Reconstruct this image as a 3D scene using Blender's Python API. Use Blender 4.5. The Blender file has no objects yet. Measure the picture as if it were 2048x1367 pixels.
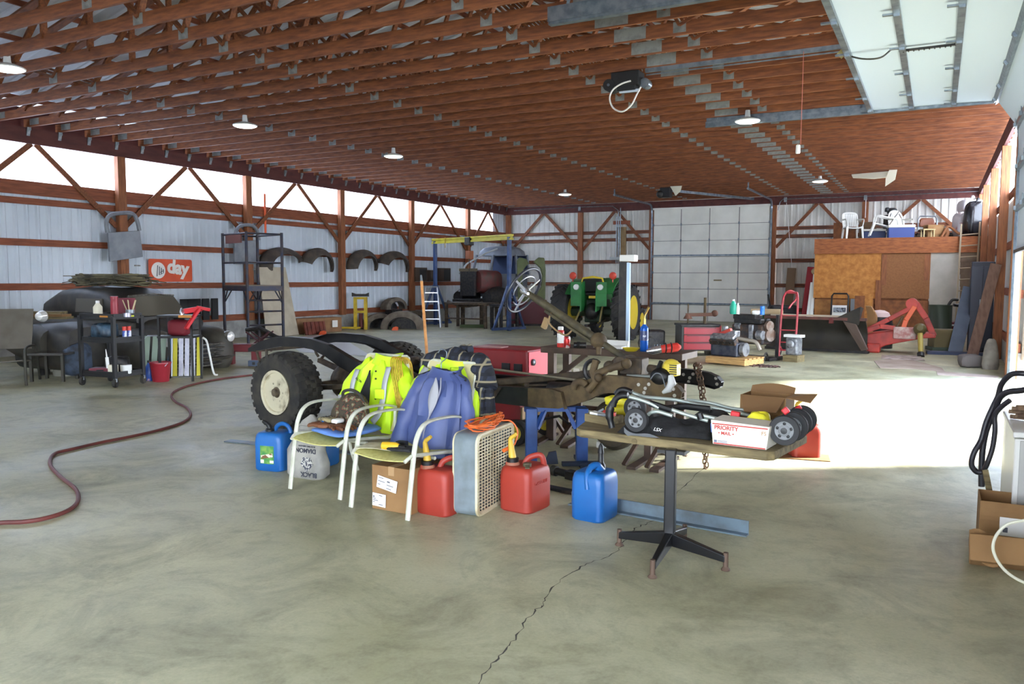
import bpy, bmesh, math, random
from mathutils import Vector as V, Matrix as M
rnd = random.Random(7)
PI = math.pi
sc = bpy.context.scene
col = sc.collection
# ---------------------------------------------------------------- camera
W, H, F = 2048, 1367, 1600.0
CX, CY = 1024.0, 683.5
aY = V((1876-CX, -(559-CY), -F)).normalized()
aX = V((2040+CX, 545-CY, F)); aX = (aX - aY*aX.dot(aY)).normalized()
aZ = aX.cross(aY)
R3 = M((aX, aY, aZ))
EYE = V((0, 0, 1.6))
cd = bpy.data.cameras.new('camera'); cam = bpy.data.objects.new('camera', cd); col.objects.link(cam)
cd.sensor_width = 36; cd.lens = F/W*36; cd.clip_start = .05; cd.clip_end = 500
cam.matrix_world = M.Translation(EYE) @ R3.to_4x4()
sc.camera = cam
def ray(px, py): return R3 @ V((px-CX, -(py-CY), -F))
def at(px, py, z=0.0):            # point of a photograph pixel on the level z
    d = ray(px, py); return EYE + d*((z-EYE.z)/d.z)
def onY(px, py, y): d = ray(px, py); return EYE + d*(y/d.y)
def onX(px, py, x): d = ray(px, py); return EYE + d*(x/d.x)
# ---------------------------------------------------------------- materials
def C(r, g, b):
    f = lambda c: (c/255/12.92 if c/255 <= .04045 else ((c/255+.055)/1.055)**2.4)
    return (f(r), f(g), f(b), 1)
MATS = {}
def mat(name, c, rough=.6, metal=0., c2=None, scale=6., detail=4, lo=.4, hi=.65, bump=0., stretch=None, trans=0., spec=.5, alpha=1, rand=0, emit=None, coat=0, dust=0):
    if name in MATS: return MATS[name]
    m = bpy.data.materials.new(name); m.use_nodes = True
    nt = m.node_tree; N = nt.nodes; L = nt.links
    b = N['Principled BSDF']
    b.inputs['Roughness'].default_value = rough; b.inputs['Metallic'].default_value = metal
    b.inputs['Base Color'].default_value = c
    b.inputs['Specular IOR Level'].default_value = spec
    if coat: b.inputs['Coat Weight'].default_value = coat
    if trans: b.inputs['Transmission Weight'].default_value = trans
    if emit: b.inputs['Emission Color'].default_value = c; b.inputs['Emission Strength'].default_value = emit
    if c2 or bump:
        tc = N.new('ShaderNodeTexCoord'); mp = N.new('ShaderNodeMapping'); nz = N.new('ShaderNodeTexNoise')
        L.new(tc.outputs['Object'], mp.inputs['Vector']); L.new(mp.outputs['Vector'], nz.inputs['Vector'])
        if stretch: mp.inputs['Scale'].default_value = stretch
        nz.inputs['Scale'].default_value = scale; nz.inputs['Detail'].default_value = detail
        if rand:
            oi = N.new('ShaderNodeObjectInfo'); ml = N.new('ShaderNodeMath'); ml.operation = 'MULTIPLY'; ml.inputs[1].default_value = 50
            L.new(oi.outputs['Random'], ml.inputs[0]); cb = N.new('ShaderNodeCombineXYZ')
            for i in range(3): L.new(ml.outputs[0], cb.inputs[i])
            L.new(cb.outputs[0], mp.inputs['Location'])
        if c2:
            cr = N.new('ShaderNodeValToRGB')
            cr.color_ramp.elements[0].position = lo; cr.color_ramp.elements[0].color = c
            cr.color_ramp.elements[1].position = hi; cr.color_ramp.elements[1].color = c2
            L.new(nz.outputs['Fac'], cr.inputs['Fac']); L.new(cr.outputs['Color'], b.inputs['Base Color'])
        if bump:
            bp = N.new('ShaderNodeBump'); bp.inputs['Strength'].default_value = bump; bp.inputs['Distance'].default_value = .02
            L.new(nz.outputs['Fac'], bp.inputs['Height']); L.new(bp.outputs['Normal'], b.inputs['Normal'])
    MATS[name] = m
    return m
# ---------------------------------------------------------------- mesh builder
def frame(t, up=V((0, 0, 1))):
    t = t.normalized()
    if abs(t.dot(up)) > .98: up = V((1, 0, 0)) if abs(t.x) < .9 else V((0, 1, 0))
    a = up.cross(t).normalized(); return a, t.cross(a)
class MB:
    def __init__(s): s.v = []; s.f = []; s.mi = []; s.m = 0; s.T = None
    def add(s, vs, fs):
        o = len(s.v)
        s.v += [V(p) if s.T is None else s.T @ V(p) for p in vs]
        s.f += [[i+o for i in q] for q in fs]; s.mi += [s.m]*len(fs); return s
    def box(s, c, d, rz=0, rx=0, ry=0, taper=1.):
        x, y, z = (k/2 for k in d)
        Rm = (M.Rotation(rz, 3, 'Z') @ M.Rotation(ry, 3, 'Y') @ M.Rotation(rx, 3, 'X'))
        vs = [V(c)+Rm @ V((a*x*(taper if k > 0 else 1), b*y*(taper if k > 0 else 1), k*z)) for k in (-1, 1) for (a, b) in ((-1, -1), (1, -1), (1, 1), (-1, 1))]
        return s.add(vs, [(3, 2, 1, 0), (4, 5, 6, 7), (0, 1, 5, 4), (1, 2, 6, 5), (2, 3, 7, 6), (3, 0, 4, 7)])
    def bar(s, p, q, w, h=None, up=V((0, 0, 1))):       # rectangular bar from p to q
        p, q = V(p), V(q); h = h or w; a, b = frame(q-p, V(up))
        vs = [k+a*i*w/2+b*j*h/2 for k in (p, q) for (i, j) in ((-1, -1), (1, -1), (1, 1), (-1, 1))]
        return s.add(vs, [(3, 2, 1, 0), (4, 5, 6, 7), (0, 1, 5, 4), (1, 2, 6, 5), (2, 3, 7, 6), (3, 0, 4, 7)])
    def tube(s, pts, r, n=8, closed=False, cap=True, sq=1.):
        pts = [V(p) for p in pts]; k = len(pts)
        rr = r if isinstance(r, (list, tuple)) else [r]*k
        a = None; vs = []
        for i, p in enumerate(pts):
            t = (pts[(i+1) % k]-pts[i-1]) if closed else (pts[min(i+1, k-1)]-pts[max(i-1, 0)])
            t = t.normalized() if t.length > 1e-9 else V((0, 0, 1))
            if a is None: a, b = frame(t)
            else:
                a = (a-t*a.dot(t))
                a = a.normalized() if a.length > 1e-6 else frame(t)[0]; b = t.cross(a)
            vs += [p+(a*math.cos(2*PI*j/n)+b*math.sin(2*PI*j/n)*sq)*rr[i] for j in range(n)]
        fs = [(i*n+j, i*n+(j+1) % n, ((i+1) % k)*n+(j+1) % n, ((i+1) % k)*n+j) for i in range(k if closed else k-1) for j in range(n)]
        if cap and not closed: fs += [tuple(range(n))[::-1], tuple(range((k-1)*n, k*n))]
        return s.add(vs, fs)
    def cyl(s, p, q, r, r2=None, n=14): return s.tube([p, q], [r, r if r2 is None else r2], n)
    def lathe(s, prof, n=20, o=(0, 0, 0), ax=(0, 0, 1), ring=False):    # prof: (radius, height) pairs along ax
        o = V(o); t = V(ax).normalized(); a, b = frame(t)
        k = len(prof)
        vs = [o+t*h+(a*math.cos(2*PI*j/n)+b*math.sin(2*PI*j/n))*max(r, 1e-4) for (r, h) in prof for j in range(n)]
        fs = [(i*n+j, i*n+(j+1) % n, ((i+1) % k)*n+(j+1) % n, ((i+1) % k)*n+j) for i in range(k if ring else k-1) for j in range(n)]
        if not ring: fs += [tuple(range(n))[::-1], tuple(range((k-1)*n, k*n))]
        return s.add(vs, fs)
    def sph(s, c, r, n=12, m=8):
        r = r if isinstance(r, (tuple, list)) else (r, r, r)
        vs = []; fs = []
        for i in range(m+1):
            th = PI*i/m
            for j in range(n):
                ph = 2*PI*j/n; vs.append(V(c)+V((r[0]*math.sin(th)*math.cos(ph), r[1]*math.sin(th)*math.sin(ph), r[2]*math.cos(th))))
        fs = [(i*n+j, (i+1)*n+j, (i+1)*n+(j+1) % n, i*n+(j+1) % n) for i in range(m) for j in range(n)]
        return s.add(vs, fs)
    def prism(s, poly, p0, ex, ey, th):                 # polygon in the plane (ex, ey) at p0, thickness vector th
        p0, ex, ey, th = V(p0), V(ex), V(ey), V(th); n = len(poly)
        vs = [p0+ex*a+ey*b for a, b in poly]; vs += [p+th for p in vs]
        return s.add(vs, [tuple(range(n))[::-1], tuple(range(n, 2*n))]+[(i, (i+1) % n, n+(i+1) % n, n+i) for i in range(n)])
    def surf(s, fn, nu, nv, th=0, cu=False):            # sheet from fn(u, v), optional thickness
        vs = [V(fn(i/nu, j/nv)) for i in range(nu+1) for j in range(nv+1)]
        q = lambda i, j: i*(nv+1)+j
        fs = [(q(i, j), q(i+1, j), q(i+1, j+1), q(i, j+1)) for i in range(nu) for j in range(nv)]
        if th:
            nr = [V((0, 0, 0)) for _ in vs]
            for f in fs:
                nn = (vs[f[2]]-vs[f[0]]).cross(vs[f[3]]-vs[f[1]])
                for k in f: nr[k] += nn
            o = len(vs)
            vs += [p-(n_.normalized()*th if n_.length > 1e-12 else V((0, 0, 0))) for p, n_ in zip(vs, nr)]
            b = [q(i, 0) for i in range(nu)]+[q(nu, j) for j in range(nv)]+[q(i, nv) for i in range(nu, 0, -1)]+[q(0, j) for j in range(nv, 0, -1)]
            fs = fs+[tuple(k+o for k in f[::-1]) for f in fs]+[(b[(i+1) % len(b)], b[i], b[i]+o, b[(i+1) % len(b)]+o) for i in range(len(b))]
        return s.add(vs, fs)
    def loft(s, rings, cap=True, closed=True):          # list of equal-length point rings
        n = len(rings[0]); k = len(rings)
        vs = [V(p) for r in rings for p in r]
        fs = [(i*n+j, i*n+(j+1) % n, (i+1)*n+(j+1) % n, (i+1)*n+j) for i in range(k-1) for j in range(n if closed else n-1)]
        if cap and closed: fs += [tuple(range(n))[::-1], tuple(range((k-1)*n, k*n))]
        return s.add(vs, fs)
    def build(s, name, m, parent=None, smooth=False, bev=0., sub=0, solid=0., weld=False, loc=None):
        me = bpy.data.meshes.new(name)
        me.from_pydata([tuple(p) for p in s.v], [], s.f); me.update()
        for k in (m if isinstance(m, (list, tuple)) else [m]): me.materials.append(k)
        me.polygons.foreach_set('material_index', s.mi)
        bm = bmesh.new(); bm.from_mesh(me)
        if weld: bmesh.ops.remove_doubles(bm, verts=bm.verts, dist=1e-4)
        bmesh.ops.recalc_face_normals(bm, faces=bm.faces)
        bm.to_mesh(me); bm.free()
        if smooth:
            me.polygons.foreach_set('use_smooth', [True]*len(me.polygons))
            try: me.set_sharp_from_angle(angle=math.radians(40))
            except Exception: pass
        o = bpy.data.objects.new(name, me); col.objects.link(o)
        if parent: o.parent = parent
        if loc is not None: o.location = loc
        if solid:
            k = o.modifiers.new('s', 'SOLIDIFY'); k.thickness = solid
        if sub:
            k = o.modifiers.new('d', 'SUBSURF'); k.levels = sub; k.render_levels = sub
        if bev:
            k = o.modifiers.new('b', 'BEVEL'); k.width = bev; k.segments = 2; k.limit_method = 'ANGLE'
        return o
def tag(o, label, cat, group=None, kind=None):
    o['label'] = label; o['category'] = cat
    if group: o['group'] = group
    if kind: o['kind'] = kind
    return o
def thing(name, label, cat, loc=(0, 0, 0), rz=0, group=None):
    o = bpy.data.objects.new(name, None); col.objects.link(o); o.empty_display_size = .05
    o.location = loc; o.rotation_euler = (0, 0, rz)
    return tag(o, label, cat, group)
def struct(o): o['kind'] = 'structure'; return o
KIDS = {}
def dup(root, loc=None, rz=None, label=None, group=None, rot=None, scale=None):
    r = root.copy(); col.objects.link(r)
    if loc is not None: r.location = loc
    if rz is not None: r.rotation_euler = (0, 0, rz)
    if rot is not None: r.rotation_euler = rot
    if scale: r.scale = scale
    if label: r['label'] = label
    if group: r['group'] = group
    if root.name not in KIDS or len(KIDS[root.name]) != len(root.children): KIDS[root.name] = list(root.children)
    for ch in KIDS[root.name]:
        c = ch.copy(); col.objects.link(c); c.parent = r
        for g in ch.children:
            d = g.copy(); col.objects.link(d); d.parent = c
    return r
def arc(c, r, a0, a1, n, u=(1, 0, 0), v=(0, 0, 1)):
    c, u, v = V(c), V(u), V(v)
    return [c+u*r*math.cos(a0+(a1-a0)*i/n)+v*r*math.sin(a0+(a1-a0)*i/n) for i in range(n+1)]
def spline(pts, n=6):             # Catmull-Rom through the points
    P = [V(p) for p in pts]; P = [P[0]*2-P[1]]+P+[P[-1]*2-P[-2]]; out = []
    for i in range(1, len(P)-2):
        for k in range(n):
            t = k/n; a, b, c, d = P[i-1], P[i], P[i+1], P[i+2]
            out.append(.5*((2*b)+(c-a)*t+(2*a-5*b+4*c-d)*t*t+(3*b-a-3*c+d)*t**3))
    out.append(P[-2]); return out
def rrect(w, h, r, n=4):          # rounded rectangle outline about the origin
    out = []
    for cx, cy, a in ((w/2-r, h/2-r, 0), (-w/2+r, h/2-r, PI/2), (-w/2+r, -h/2+r, PI), (w/2-r, -h/2+r, 1.5*PI)):
        out += [(cx+r*math.cos(a+PI/2*i/n), cy+r*math.sin(a+PI/2*i/n)) for i in range(n+1)]
    return out
def text(body, size, m, parent, loc, rot, name='lettering', ext=.001, bold=0, align='CENTER', shear=0):
    cu = bpy.data.curves.new(name, 'FONT'); cu.body = body; cu.size = size; cu.align_x = align; cu.align_y = 'CENTER'; cu.extrude = ext; cu.offset = bold; cu.shear = shear
    tmp = bpy.data.objects.new('tmp', cu); col.objects.link(tmp); bpy.context.view_layer.update()
    me = bpy.data.meshes.new_from_object(tmp.evaluated_get(bpy.context.evaluated_depsgraph_get()))
    bpy.data.objects.remove(tmp); bpy.data.curves.remove(cu)
    me.materials.clear(); me.materials.append(m)
    o = bpy.data.objects.new(name, me); col.objects.link(o); o.parent = parent; o.location = loc; o.rotation_euler = rot
    return o
# ================================================================ setting
XL, XR, YB, YF = -16.45, 1.25, 30.45, -7.0
DY0, DY1 = 8.3, 15.15            # overhead door opening in the right wall
wood = mat('framing_lumber', C(140, 82, 44), .65, c2=C(98, 50, 26), scale=3.5, stretch=(1.2, 9, 9), lo=.35, hi=.7, rand=1)
woodY = mat('girt_lumber', C(150, 84, 54), .7, c2=C(116, 62, 40), scale=3, stretch=(9, 1, 9), lo=.35, hi=.7, rand=1)
woodZ = mat('post_lumber', C(158, 98, 60), .7, c2=C(118, 70, 44), scale=3, stretch=(9, 9, 1), lo=.35, hi=.7, rand=1)
redwood = mat('header_paint', C(96, 48, 42), .7, c2=C(78, 38, 34), scale=2, stretch=(4, 1, 4))
sheet = mat('painted_steel_sheet', C(214, 222, 230), .45, c2=C(196, 206, 216), scale=1.2, lo=.3, hi=.75)
sheetb = mat('back_steel_sheet', C(220, 218, 210), .45, c2=C(196, 194, 186), scale=1.5, lo=.3, hi=.75)
roofm = mat('roof_sheet', C(214, 220, 228), .5)
galv = mat('galvanised', C(150, 156, 160), .4, .7, c2=C(118, 126, 132), scale=12)
plate = mat('gusset_steel', C(150, 152, 148), .45, .35, c2=C(120, 122, 120), scale=9)
concrete = mat('curb_concrete', C(168, 168, 164), .85, c2=C(140, 140, 136), scale=4, bump=.2)
# floor: worn concrete slab with stains
fm = bpy.data.materials.new('concrete_slab'); fm.use_nodes = True
nt = fm.node_tree; N = nt.nodes; L = nt.links; bs = N['Principled BSDF']
tc = N.new('ShaderNodeTexCoord')
def noise(s, d=6, r=.6, dist=0.):
    n = N.new('ShaderNodeTexNoise'); n.inputs['Scale'].default_value = s; n.inputs['Detail'].default_value = d; n.inputs['Roughness'].default_value = r; n.inputs['Distortion'].default_value = dist
    L.new(tc.outputs['Object'], n.inputs['Vector']); return n
def ramp(n, a, ca, b, cb):
    r = N.new('ShaderNodeValToRGB'); e = r.color_ramp.elements
    e[0].position = a; e[0].color = ca; e[1].position = b; e[1].color = cb
    L.new(n.outputs['Fac'], r.inputs['Fac']); return r
def mixc(fac, a, b, mode='MIX'):
    m_ = N.new('ShaderNodeMix'); m_.data_type = 'RGBA'; m_.blend_type = mode
    if isinstance(fac, float): m_.inputs['Factor'].default_value = fac
    else: L.new(fac, m_.inputs['Factor'])
    L.new(a, m_.inputs['A']); L.new(b, m_.inputs['B']); return m_.outputs['Result']
g = lambda k: (k, k, k, 1)
base = ramp(noise(.55, 8, .62), .36, C(155, 152, 119), .66, C(195, 191, 160))
st1 = ramp(noise(1.5, 8, .72, .8), .45, g(1.05), .72, g(.56))
st2 = ramp(noise(6, 7, .8), .5, g(1.02), .8, g(.66))
fine = ramp(noise(60, 3, .6), .3, g(.93), .7, g(1.05))
cc = mixc(1., base.outputs['Color'], st1.outputs['Color'], 'MULTIPLY')
cc = mixc(1., cc, st2.outputs['Color'], 'MULTIPLY'); cc = mixc(1., cc, fine.outputs['Color'], 'MULTIPLY')
L.new(cc, bs.inputs['Base Color'])
rr = ramp(noise(1.1, 6, .6), .35, g(.34), .7, g(.66)); bs.inputs['Specular IOR Level'].default_value = .32; L.new(rr.outputs['Color'], bs.inputs['Roughness'])
bp = N.new('ShaderNodeBump'); bp.inputs['Strength'].default_value = .12; bp.inputs['Distance'].default_value = .004
L.new(noise(18, 5).outputs['Fac'], bp.inputs['Height']); L.new(bp.outputs['Normal'], bs.inputs['Normal'])
b = MB(); b.box(((XL+XR)/2-1, (YB+YF)/2, -.1), (XR-XL+4, YB-YF+3, .2)); struct(b.build('floor', fm))
# crack running across the slab
crk = mat('crack_dark', C(70, 66, 58), .95)
cp = [at(*p) for p in ((940, 1390), (955, 1367), (975, 1340), (1000, 1310), (1025, 1283), (1048, 1248), (1070, 1222), (1088, 1205), (1100, 1180), (1130, 1152), (1170, 1130), (1200, 1118), (1235, 1100), (1250, 1078), (1262, 1062), (1285, 1050), (1305, 1040), (1325, 1012), (1348, 990), (1370, 970), (1395, 945), (1420, 925))]
b = MB(); vs = []; fs = []
pts = spline(cp, 5)
for i, p in enumerate(pts):
    j = V((rnd.uniform(-1, 1), rnd.uniform(-1, 1), 0))*.012; w = rnd.choice((.0012, .002, .003, .005))
    vs += [p+j+V((-w, 0, .0008)), p+j+V((w, 0, .0008))]
    if i: fs.append((2*i-2, 2*i-1, 2*i+1, 2*i))
b.add(vs, fs); struct(b.build('floor_crack', crk))
# outside ground
b = MB(); b.box((40, 12, -.14), (77.2, 130, .2)); b.box((-60, 12, -.14), (83, 130, .2)); struct(b.build('ground', mat('yard_gravel', C(176, 172, 162), .95, c2=C(150, 146, 136), scale=3)))

def ribbed(b, x0, x1, z0, z1, put, pitch=.229, ht=.02, flat=.05, top=.022):
    """trapezoidal ribbed sheet; put(s, z, d) turns along/height/depth into a point"""
    prof = []; s = x0
    while s < x1-.001:
        e = min(s+pitch, x1)
        prof += [(s, 0), (min(s+pitch-2*flat-.0, e), 0), (min(s+pitch-flat*1.45, e), ht), (min(s+pitch-flat*.6, e), ht)]
        m_ = s+(pitch-2*flat)/2
        s = e
    prof.append((x1, 0))
    vs = [put(a, z, d) for (a, d) in prof for z in (z0, z1)]
    b.add(vs, [(2*i, 2*i+1, 2*i+3, 2*i+2) for i in range(len(prof)-1)])
# left wall : sheet to z 3.5, light band above, posts at
PL = [.4, 4.2, 8.1, 11.93, 15.68, 19.47, 23.2, 27.0, 30.33]
b = MB(); b.box((XL-.06, (YF+YB)/2, .24), (.26, YB-YF, .52)); struct(b.build('wall_left_curb', concrete))
b = MB(); ribbed(b, YF, YB, .4, 3.52, lambda s, z, d: (XL-.02+d*1.5, s, z)); struct(b.build('wall_left', sheet))
b = MB(); ribbed(b, 29.3, YB, 3.5, 4.6, lambda s, z, d: (XL-.02+d, s, z)); struct(b.build('wall_left_upper', sheet))
b = MB(); b.box((XL-.03, (YF+YB)/2, 4.72), (.03, YB-YF, .56)); struct(b.build('wall_left_eave', redwood))
# translucent light panels, one per bay
lp = bpy.data.materials.new('translucent_panel'); lp.use_nodes = True
nt2 = lp.node_tree; nt2.nodes.clear()
o_ = nt2.nodes.new('ShaderNodeOutputMaterial'); t_ = nt2.nodes.new('ShaderNodeBsdfTranslucent'); r_ = nt2.nodes.new('ShaderNodeBsdfTransparent'); mx = nt2.nodes.new('ShaderNodeMixShader')
t_.inputs['Color'].default_value = (.8, .82, .85, 1); r_.inputs['Color'].default_value = (.8, .82, .85, 1); mx.inputs[0].default_value = .88
nt2.links.new(r_.outputs[0], mx.inputs[1]); nt2.links.new(t_.outputs[0], mx.inputs[2]); nt2.links.new(mx.outputs[0], o_.inputs[0])
edges = [YF]+PL[:-1]+[29.3]
for i in range(len(edges)-1):
    b = MB(); ribbed(b, edges[i], edges[i+1], 3.5, 4.5, lambda s, z, d: (XL-.02+d, s, z), pitch=.305, ht=.012)
    struct(b.build('window_%d' % (i+1), lp))
for i, (z0, z1, dx) in enumerate(((3.25, 3.53, .05), (3.06, 3.19, .05), (2.22, 2.36, .05), (1.32, 1.46, .05), (.46, .62, .05))):
    b = MB(); b.box((XL+.05, (YF+YB)/2, (z0+z1)/2), (.045, YB-YF, z1-z0)); struct(b.build('trim_%d' % (i+1), woodY))
b = MB(); b.box((XL+.17, (YF+YB)/2, 4.42), (.06, YB-YF, .31)); struct(b.build('beam', redwood))
def post(x, y, z1=4.58, w=.2, d=.15, z0=0):
    b = MB(); b.box((x, y, (z0+z1)/2), (d, w, z1-z0)); return struct(b.build('column', woodZ, bev=.006))
for y in PL: post(XL+.16, y, z0=.45, d=.14, z1=4.27)
def brace(p, q, w=.035, h=.11):
    b = MB(); b.bar(p, q, w, h, up=(1, 0, 0) if abs(p[0]-q[0]) < .01 else (0, 1, 0)); return struct(b.build('trim_brace', wood))
for i in range(1, len(PL)-1):
    a, c = PL[i], PL[i+1]; m_ = (a+c)/2
    brace((XL+.12, a+.1, 2.72), (XL+.12, m_-.04, 4.28), .11, .035); brace((XL+.12, c-.1, 2.72), (XL+.12, m_+.04, 4.28), .11, .035)
# back wall with the closed overhead door
BX = [-16.28, -12.95, -9.93, -5.36, -2.31, 1.1]
b = MB()
ribbed(b, XL, -9.85, .3, 4.65, lambda s, z, d: (s, YB+.02-d, z)); ribbed(b, -5.42, XR, .3, 4.65, lambda s, z, d: (s, YB+.02-d, z)); ribbed(b, -9.85, -5.42, 4.2, 4.65, lambda s, z, d: (s, YB+.02-d, z))
struct(b.build('wall_back', sheetb))
b = MB(); b.box(((XL-9.9)/2, YB+.05, .2), (-9.9-XL, .2, .42)); b.box(((-5.4+XR)/2, YB+.05, .2), (XR+5.4, .2, .42)); struct(b.build('wall_back_curb', concrete))
for x in BX: post(x, YB-.12, z1=4.27, w=.14, d=.2)
for i, (z0, z1) in enumerate(((3.37, 3.5), (3.08, 3.21), (2.2, 2.34), (1.3, 1.44), (.42, .56))):
    for (xa, xb) in ((XL, BX[2]), (BX[3], XR)):
        b = MB(); b.box(((xa+xb)/2, YB-.04, (z0+z1)/2), (xb-xa, .045, z1-z0)); struct(b.build('trim_back', mat('back_girt_lumber', C(138, 84, 56), .7, c2=C(84, 50, 36), scale=2.4, stretch=(1, 9, 9), lo=.4, hi=.62)))
b = MB(); b.box(((XL+XR)/2, YB-.2, 4.42), (XR-XL, .06, .31)); struct(b.build('beam_back', redwood))
for a, c in ((0, 1), (1, 2), (3, 4), (4, 5)):
    xa, xc = BX[a], BX[c]; m_ = (xa+xc)/2
    brace((xa+.1, YB-.09, 2.75), (m_-.04, YB-.09, 4.28), .11, .035); brace((xc-.1, YB-.09, 2.75), (m_+.04, YB-.09, 4.28), .11, .035)
# right wall, with the raised overhead door
b = MB(); P_ = lambda s, z, d: (XR+.02-d, s, z)
ribbed(b, DY1, YB, .3, 3.2, P_); ribbed(b, YF, -4.6, .3, 3.2, P_); ribbed(b, 1.4, DY0, .3, 3.2, P_); ribbed(b, DY0, DY1, 4.35, 4.65, P_)  # gap beside the viewer: unseen opening added to bring daylight to the foreground
struct(b.build('wall_right', sheetb))
for k, (ya, yb) in enumerate(((15.4, 19.), (19., 22.7), (22.7, 26.5), (26.5, 30.3))):
    b = MB(); ribbed(b, ya, yb, 3.2, 4.5, P_, pitch=.305, ht=.012); struct(b.build('window_%d' % (k+20), lp))
b = MB(); ribbed(b, YF, -4.6, 3.2, 4.65, P_); ribbed(b, -4.6, 1.4, 2.3, 4.65, P_); ribbed(b, 1.4, DY0, 3.2, 4.65, P_); struct(b.build('wall_right_upper', sheetb))
b = MB(); b.box((XR+.05, (DY1+.2+YB)/2, .2), (.2, YB-DY1-.2, .42)); b.box((XR+.05, (DY0+1.4)/2, .2), (.2, DY0-1.4, .42)); struct(b.build('wall_right_curb', concrete))
for y in (15.3, 19., 22.7, 26.5, 29.2): post(XR-.14, y, z1=4.27, d=.16)
for y in (DY0-.1, 4.4, 1.5, -4.7): post(XR-.14, y, z1=4.27, d=.16)
b = MB(); b.box((XR-.17, (YF+YB)/2, 4.42), (.06, YB-YF, .31)); struct(b.build('beam_right', redwood))
for z0, z1 in ((3.2, 3.33), (2.2, 2.34), (1.3, 1.44), (.42, .56)):
    for ya, yb in ((DY1+.2, YB), (1.4, DY0)):
        b = MB(); b.box((XR-.04, (ya+yb)/2, (z0+z1)/2), (.045, yb-ya, z1-z0)); struct(b.build('trim_right', woodY))
# front wall behind the viewer, with an unseen opening added to daylight the foreground
b = MB(); Q_ = lambda s, z, d: (s, YF-.02+d, z)
for xa, xb, z0 in ((XL, -14.4, .3), (-14.4, -4.6, .3), (-.2, XR, .3), (-4.6, -.2, 3.4)): ribbed(b, xa, xb, z0, 4.65, Q_)
struct(b.build('wall_front', sheetb))
# ---------------------------------------------------------------- roof
xc = (XL+XR)/2; hw = (XR-XL)/2; ze = 4.95; SL = .25
zt = lambda x: ze+(hw+.2-abs(x-xc))*SL
b = MB()
for sgn in (-1, 1):
    n = int((YB-YF+1)/.229); s = YF-.4; prof = []
    for k in range(n):
        y0 = YF-.4+k*.229; prof += [(y0, 0), (y0+.15, 0), (y0+.17, -.02), (y0+.205, -.02)]
    vs = []
    for (y, d) in prof: vs += [(xc, y, zt(xc)+.14+d), (xc+sgn*(hw+.6), y, zt(xc+sgn*(hw+.6))+.14+d)]
    b.add(vs, [(2*i, 2*i+1, 2*i+3, 2*i+2) for i in range(len(prof)-1)])
struct(b.build('ceiling', roofm))
for sgn in (-1, 1):
    for k in range(9):
        x = xc+sgn*(.15+k*1.06); b = MB(); b.bar((x, YF-.3, zt(x)+.07), (x, YB+.3, zt(x)+.07), .038, .09, up=(0, 0, 1)); struct(b.build('trim_purlin', woodY))
b = MB()   # gable above the back wall
b.prism([(XL-.3, 4.6), (XR+.3, 4.6), (XR+.3, zt(XR+.3)+.1), (xc, zt(xc)+.1), (XL-.3, zt(XL-.3)+.1)], (0, YB+.06, 0), (1, 0, 0), (0, 0, 1), (0, .02, 0)); struct(b.build('wall_back_gable', sheetb))
b = MB(); b.prism([(XL-.3, 4.6), (XR+.3, 4.6), (XR+.3, zt(XR+.3)+.1), (xc, zt(xc)+.1), (XL-.3, zt(XL-.3)+.1)], (0, YF-.06, 0), (1, 0, 0), (0, 0, 1), (0, .02, 0)); struct(b.build('wall_front_gable', sheetb))
# trusses : each one a thing
NB = [-16.3, -12.29, -8.58, -4.9, -2.92, .9]
def web(b, p, q): b.bar((p[0], 0, p[1]), (q[0], 0, q[1]), .036, .085, up=(0, 1, 0)); return b
zb0, zb1 = 4.58, 4.74
def make_truss(full):
    t = thing('roof_truss', 'orange-brown wooden roof truss spanning the shop overhead', 'truss', (0, 0, 0), 0, 'roof trusses overhead')
    b = MB(); b.box(((XL+XR)/2, 0, (zb0+zb1)/2), (XR-XL-.2, .038, zb1-zb0)); b.build('bottom_chord', wood, t)
    for sg in (-1, 1):
        b = MB(); b.bar((xc, 0, zt(xc)-.06), (xc+sg*(hw+.15), 0, zt(xc+sg*(hw+.15))-.06), .036, .14, up=(0, 1, 0)); b.build('top_chord', wood, t)
    prs = [((-15.2, zb1), (-14.6, None)), ((-12.29, zb1), (-14.5, None)), ((-12.29, zb1), (-10.5, None)), ((-8.58, zb1), (-10.4, None)), ((-8.58, zb1), (-7.62, None)), ((-4.9, zb1), (-7.5, None)), ((-4.9, zb1), (-3.9, None)), ((-2.92, zb1), (-3.8, None)), ((-2.92, zb1), (-1.2, None)), ((-10.45, zb1), (-10.45, None)), ((-.2, zb1), (-.8, None))]
    if full:
        for p, q in prs:
            b = MB(); web(b, (p[0], p[1]-.05), (q[0], zt(q[0])-.1)); b.build('web', wood, t)
    else:
        b = MB()
        for p, q in prs: web(b, (p[0], p[1]-.05), (q[0], zt(q[0])-.1))
        b.build('web_frame', wood, t)
    for x, w, h in ((-12.29, .2, .15), (-8.58, .17, .13), (-4.9, .16, .13), (-2.92, .16, .13), (-3.56, .42, .155), (-16.0, .3, .12)):
        b = MB(); b.box((x, 0, (zb0+zb1)/2+.012), (w, .044, h)); b.build('gusset_plate', plate, t)
    b = MB(); b.box((XL+.21, 0, 4.5), (.03, .07, .17), ry=.25); b.box((XL+.23, .03, 4.57), (.02, .03, .09)); b.build('hanger', galv, t)
    return t
tr = make_truss(True); tr.location.y = 9.22
ys = [9.22+.652*k for k in range(-14, 33)]
for y in ys:
    if abs(y-9.22) > .01 and y <= 17.5: dup(tr, (0, y, 0))
t2 = make_truss(False); t2.location.y = ys[28]
for y in ys:
    if y > 17.5 and abs(y-ys[28]) > .01 and y < YB-.15: dup(t2, (0, y, 0))
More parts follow.
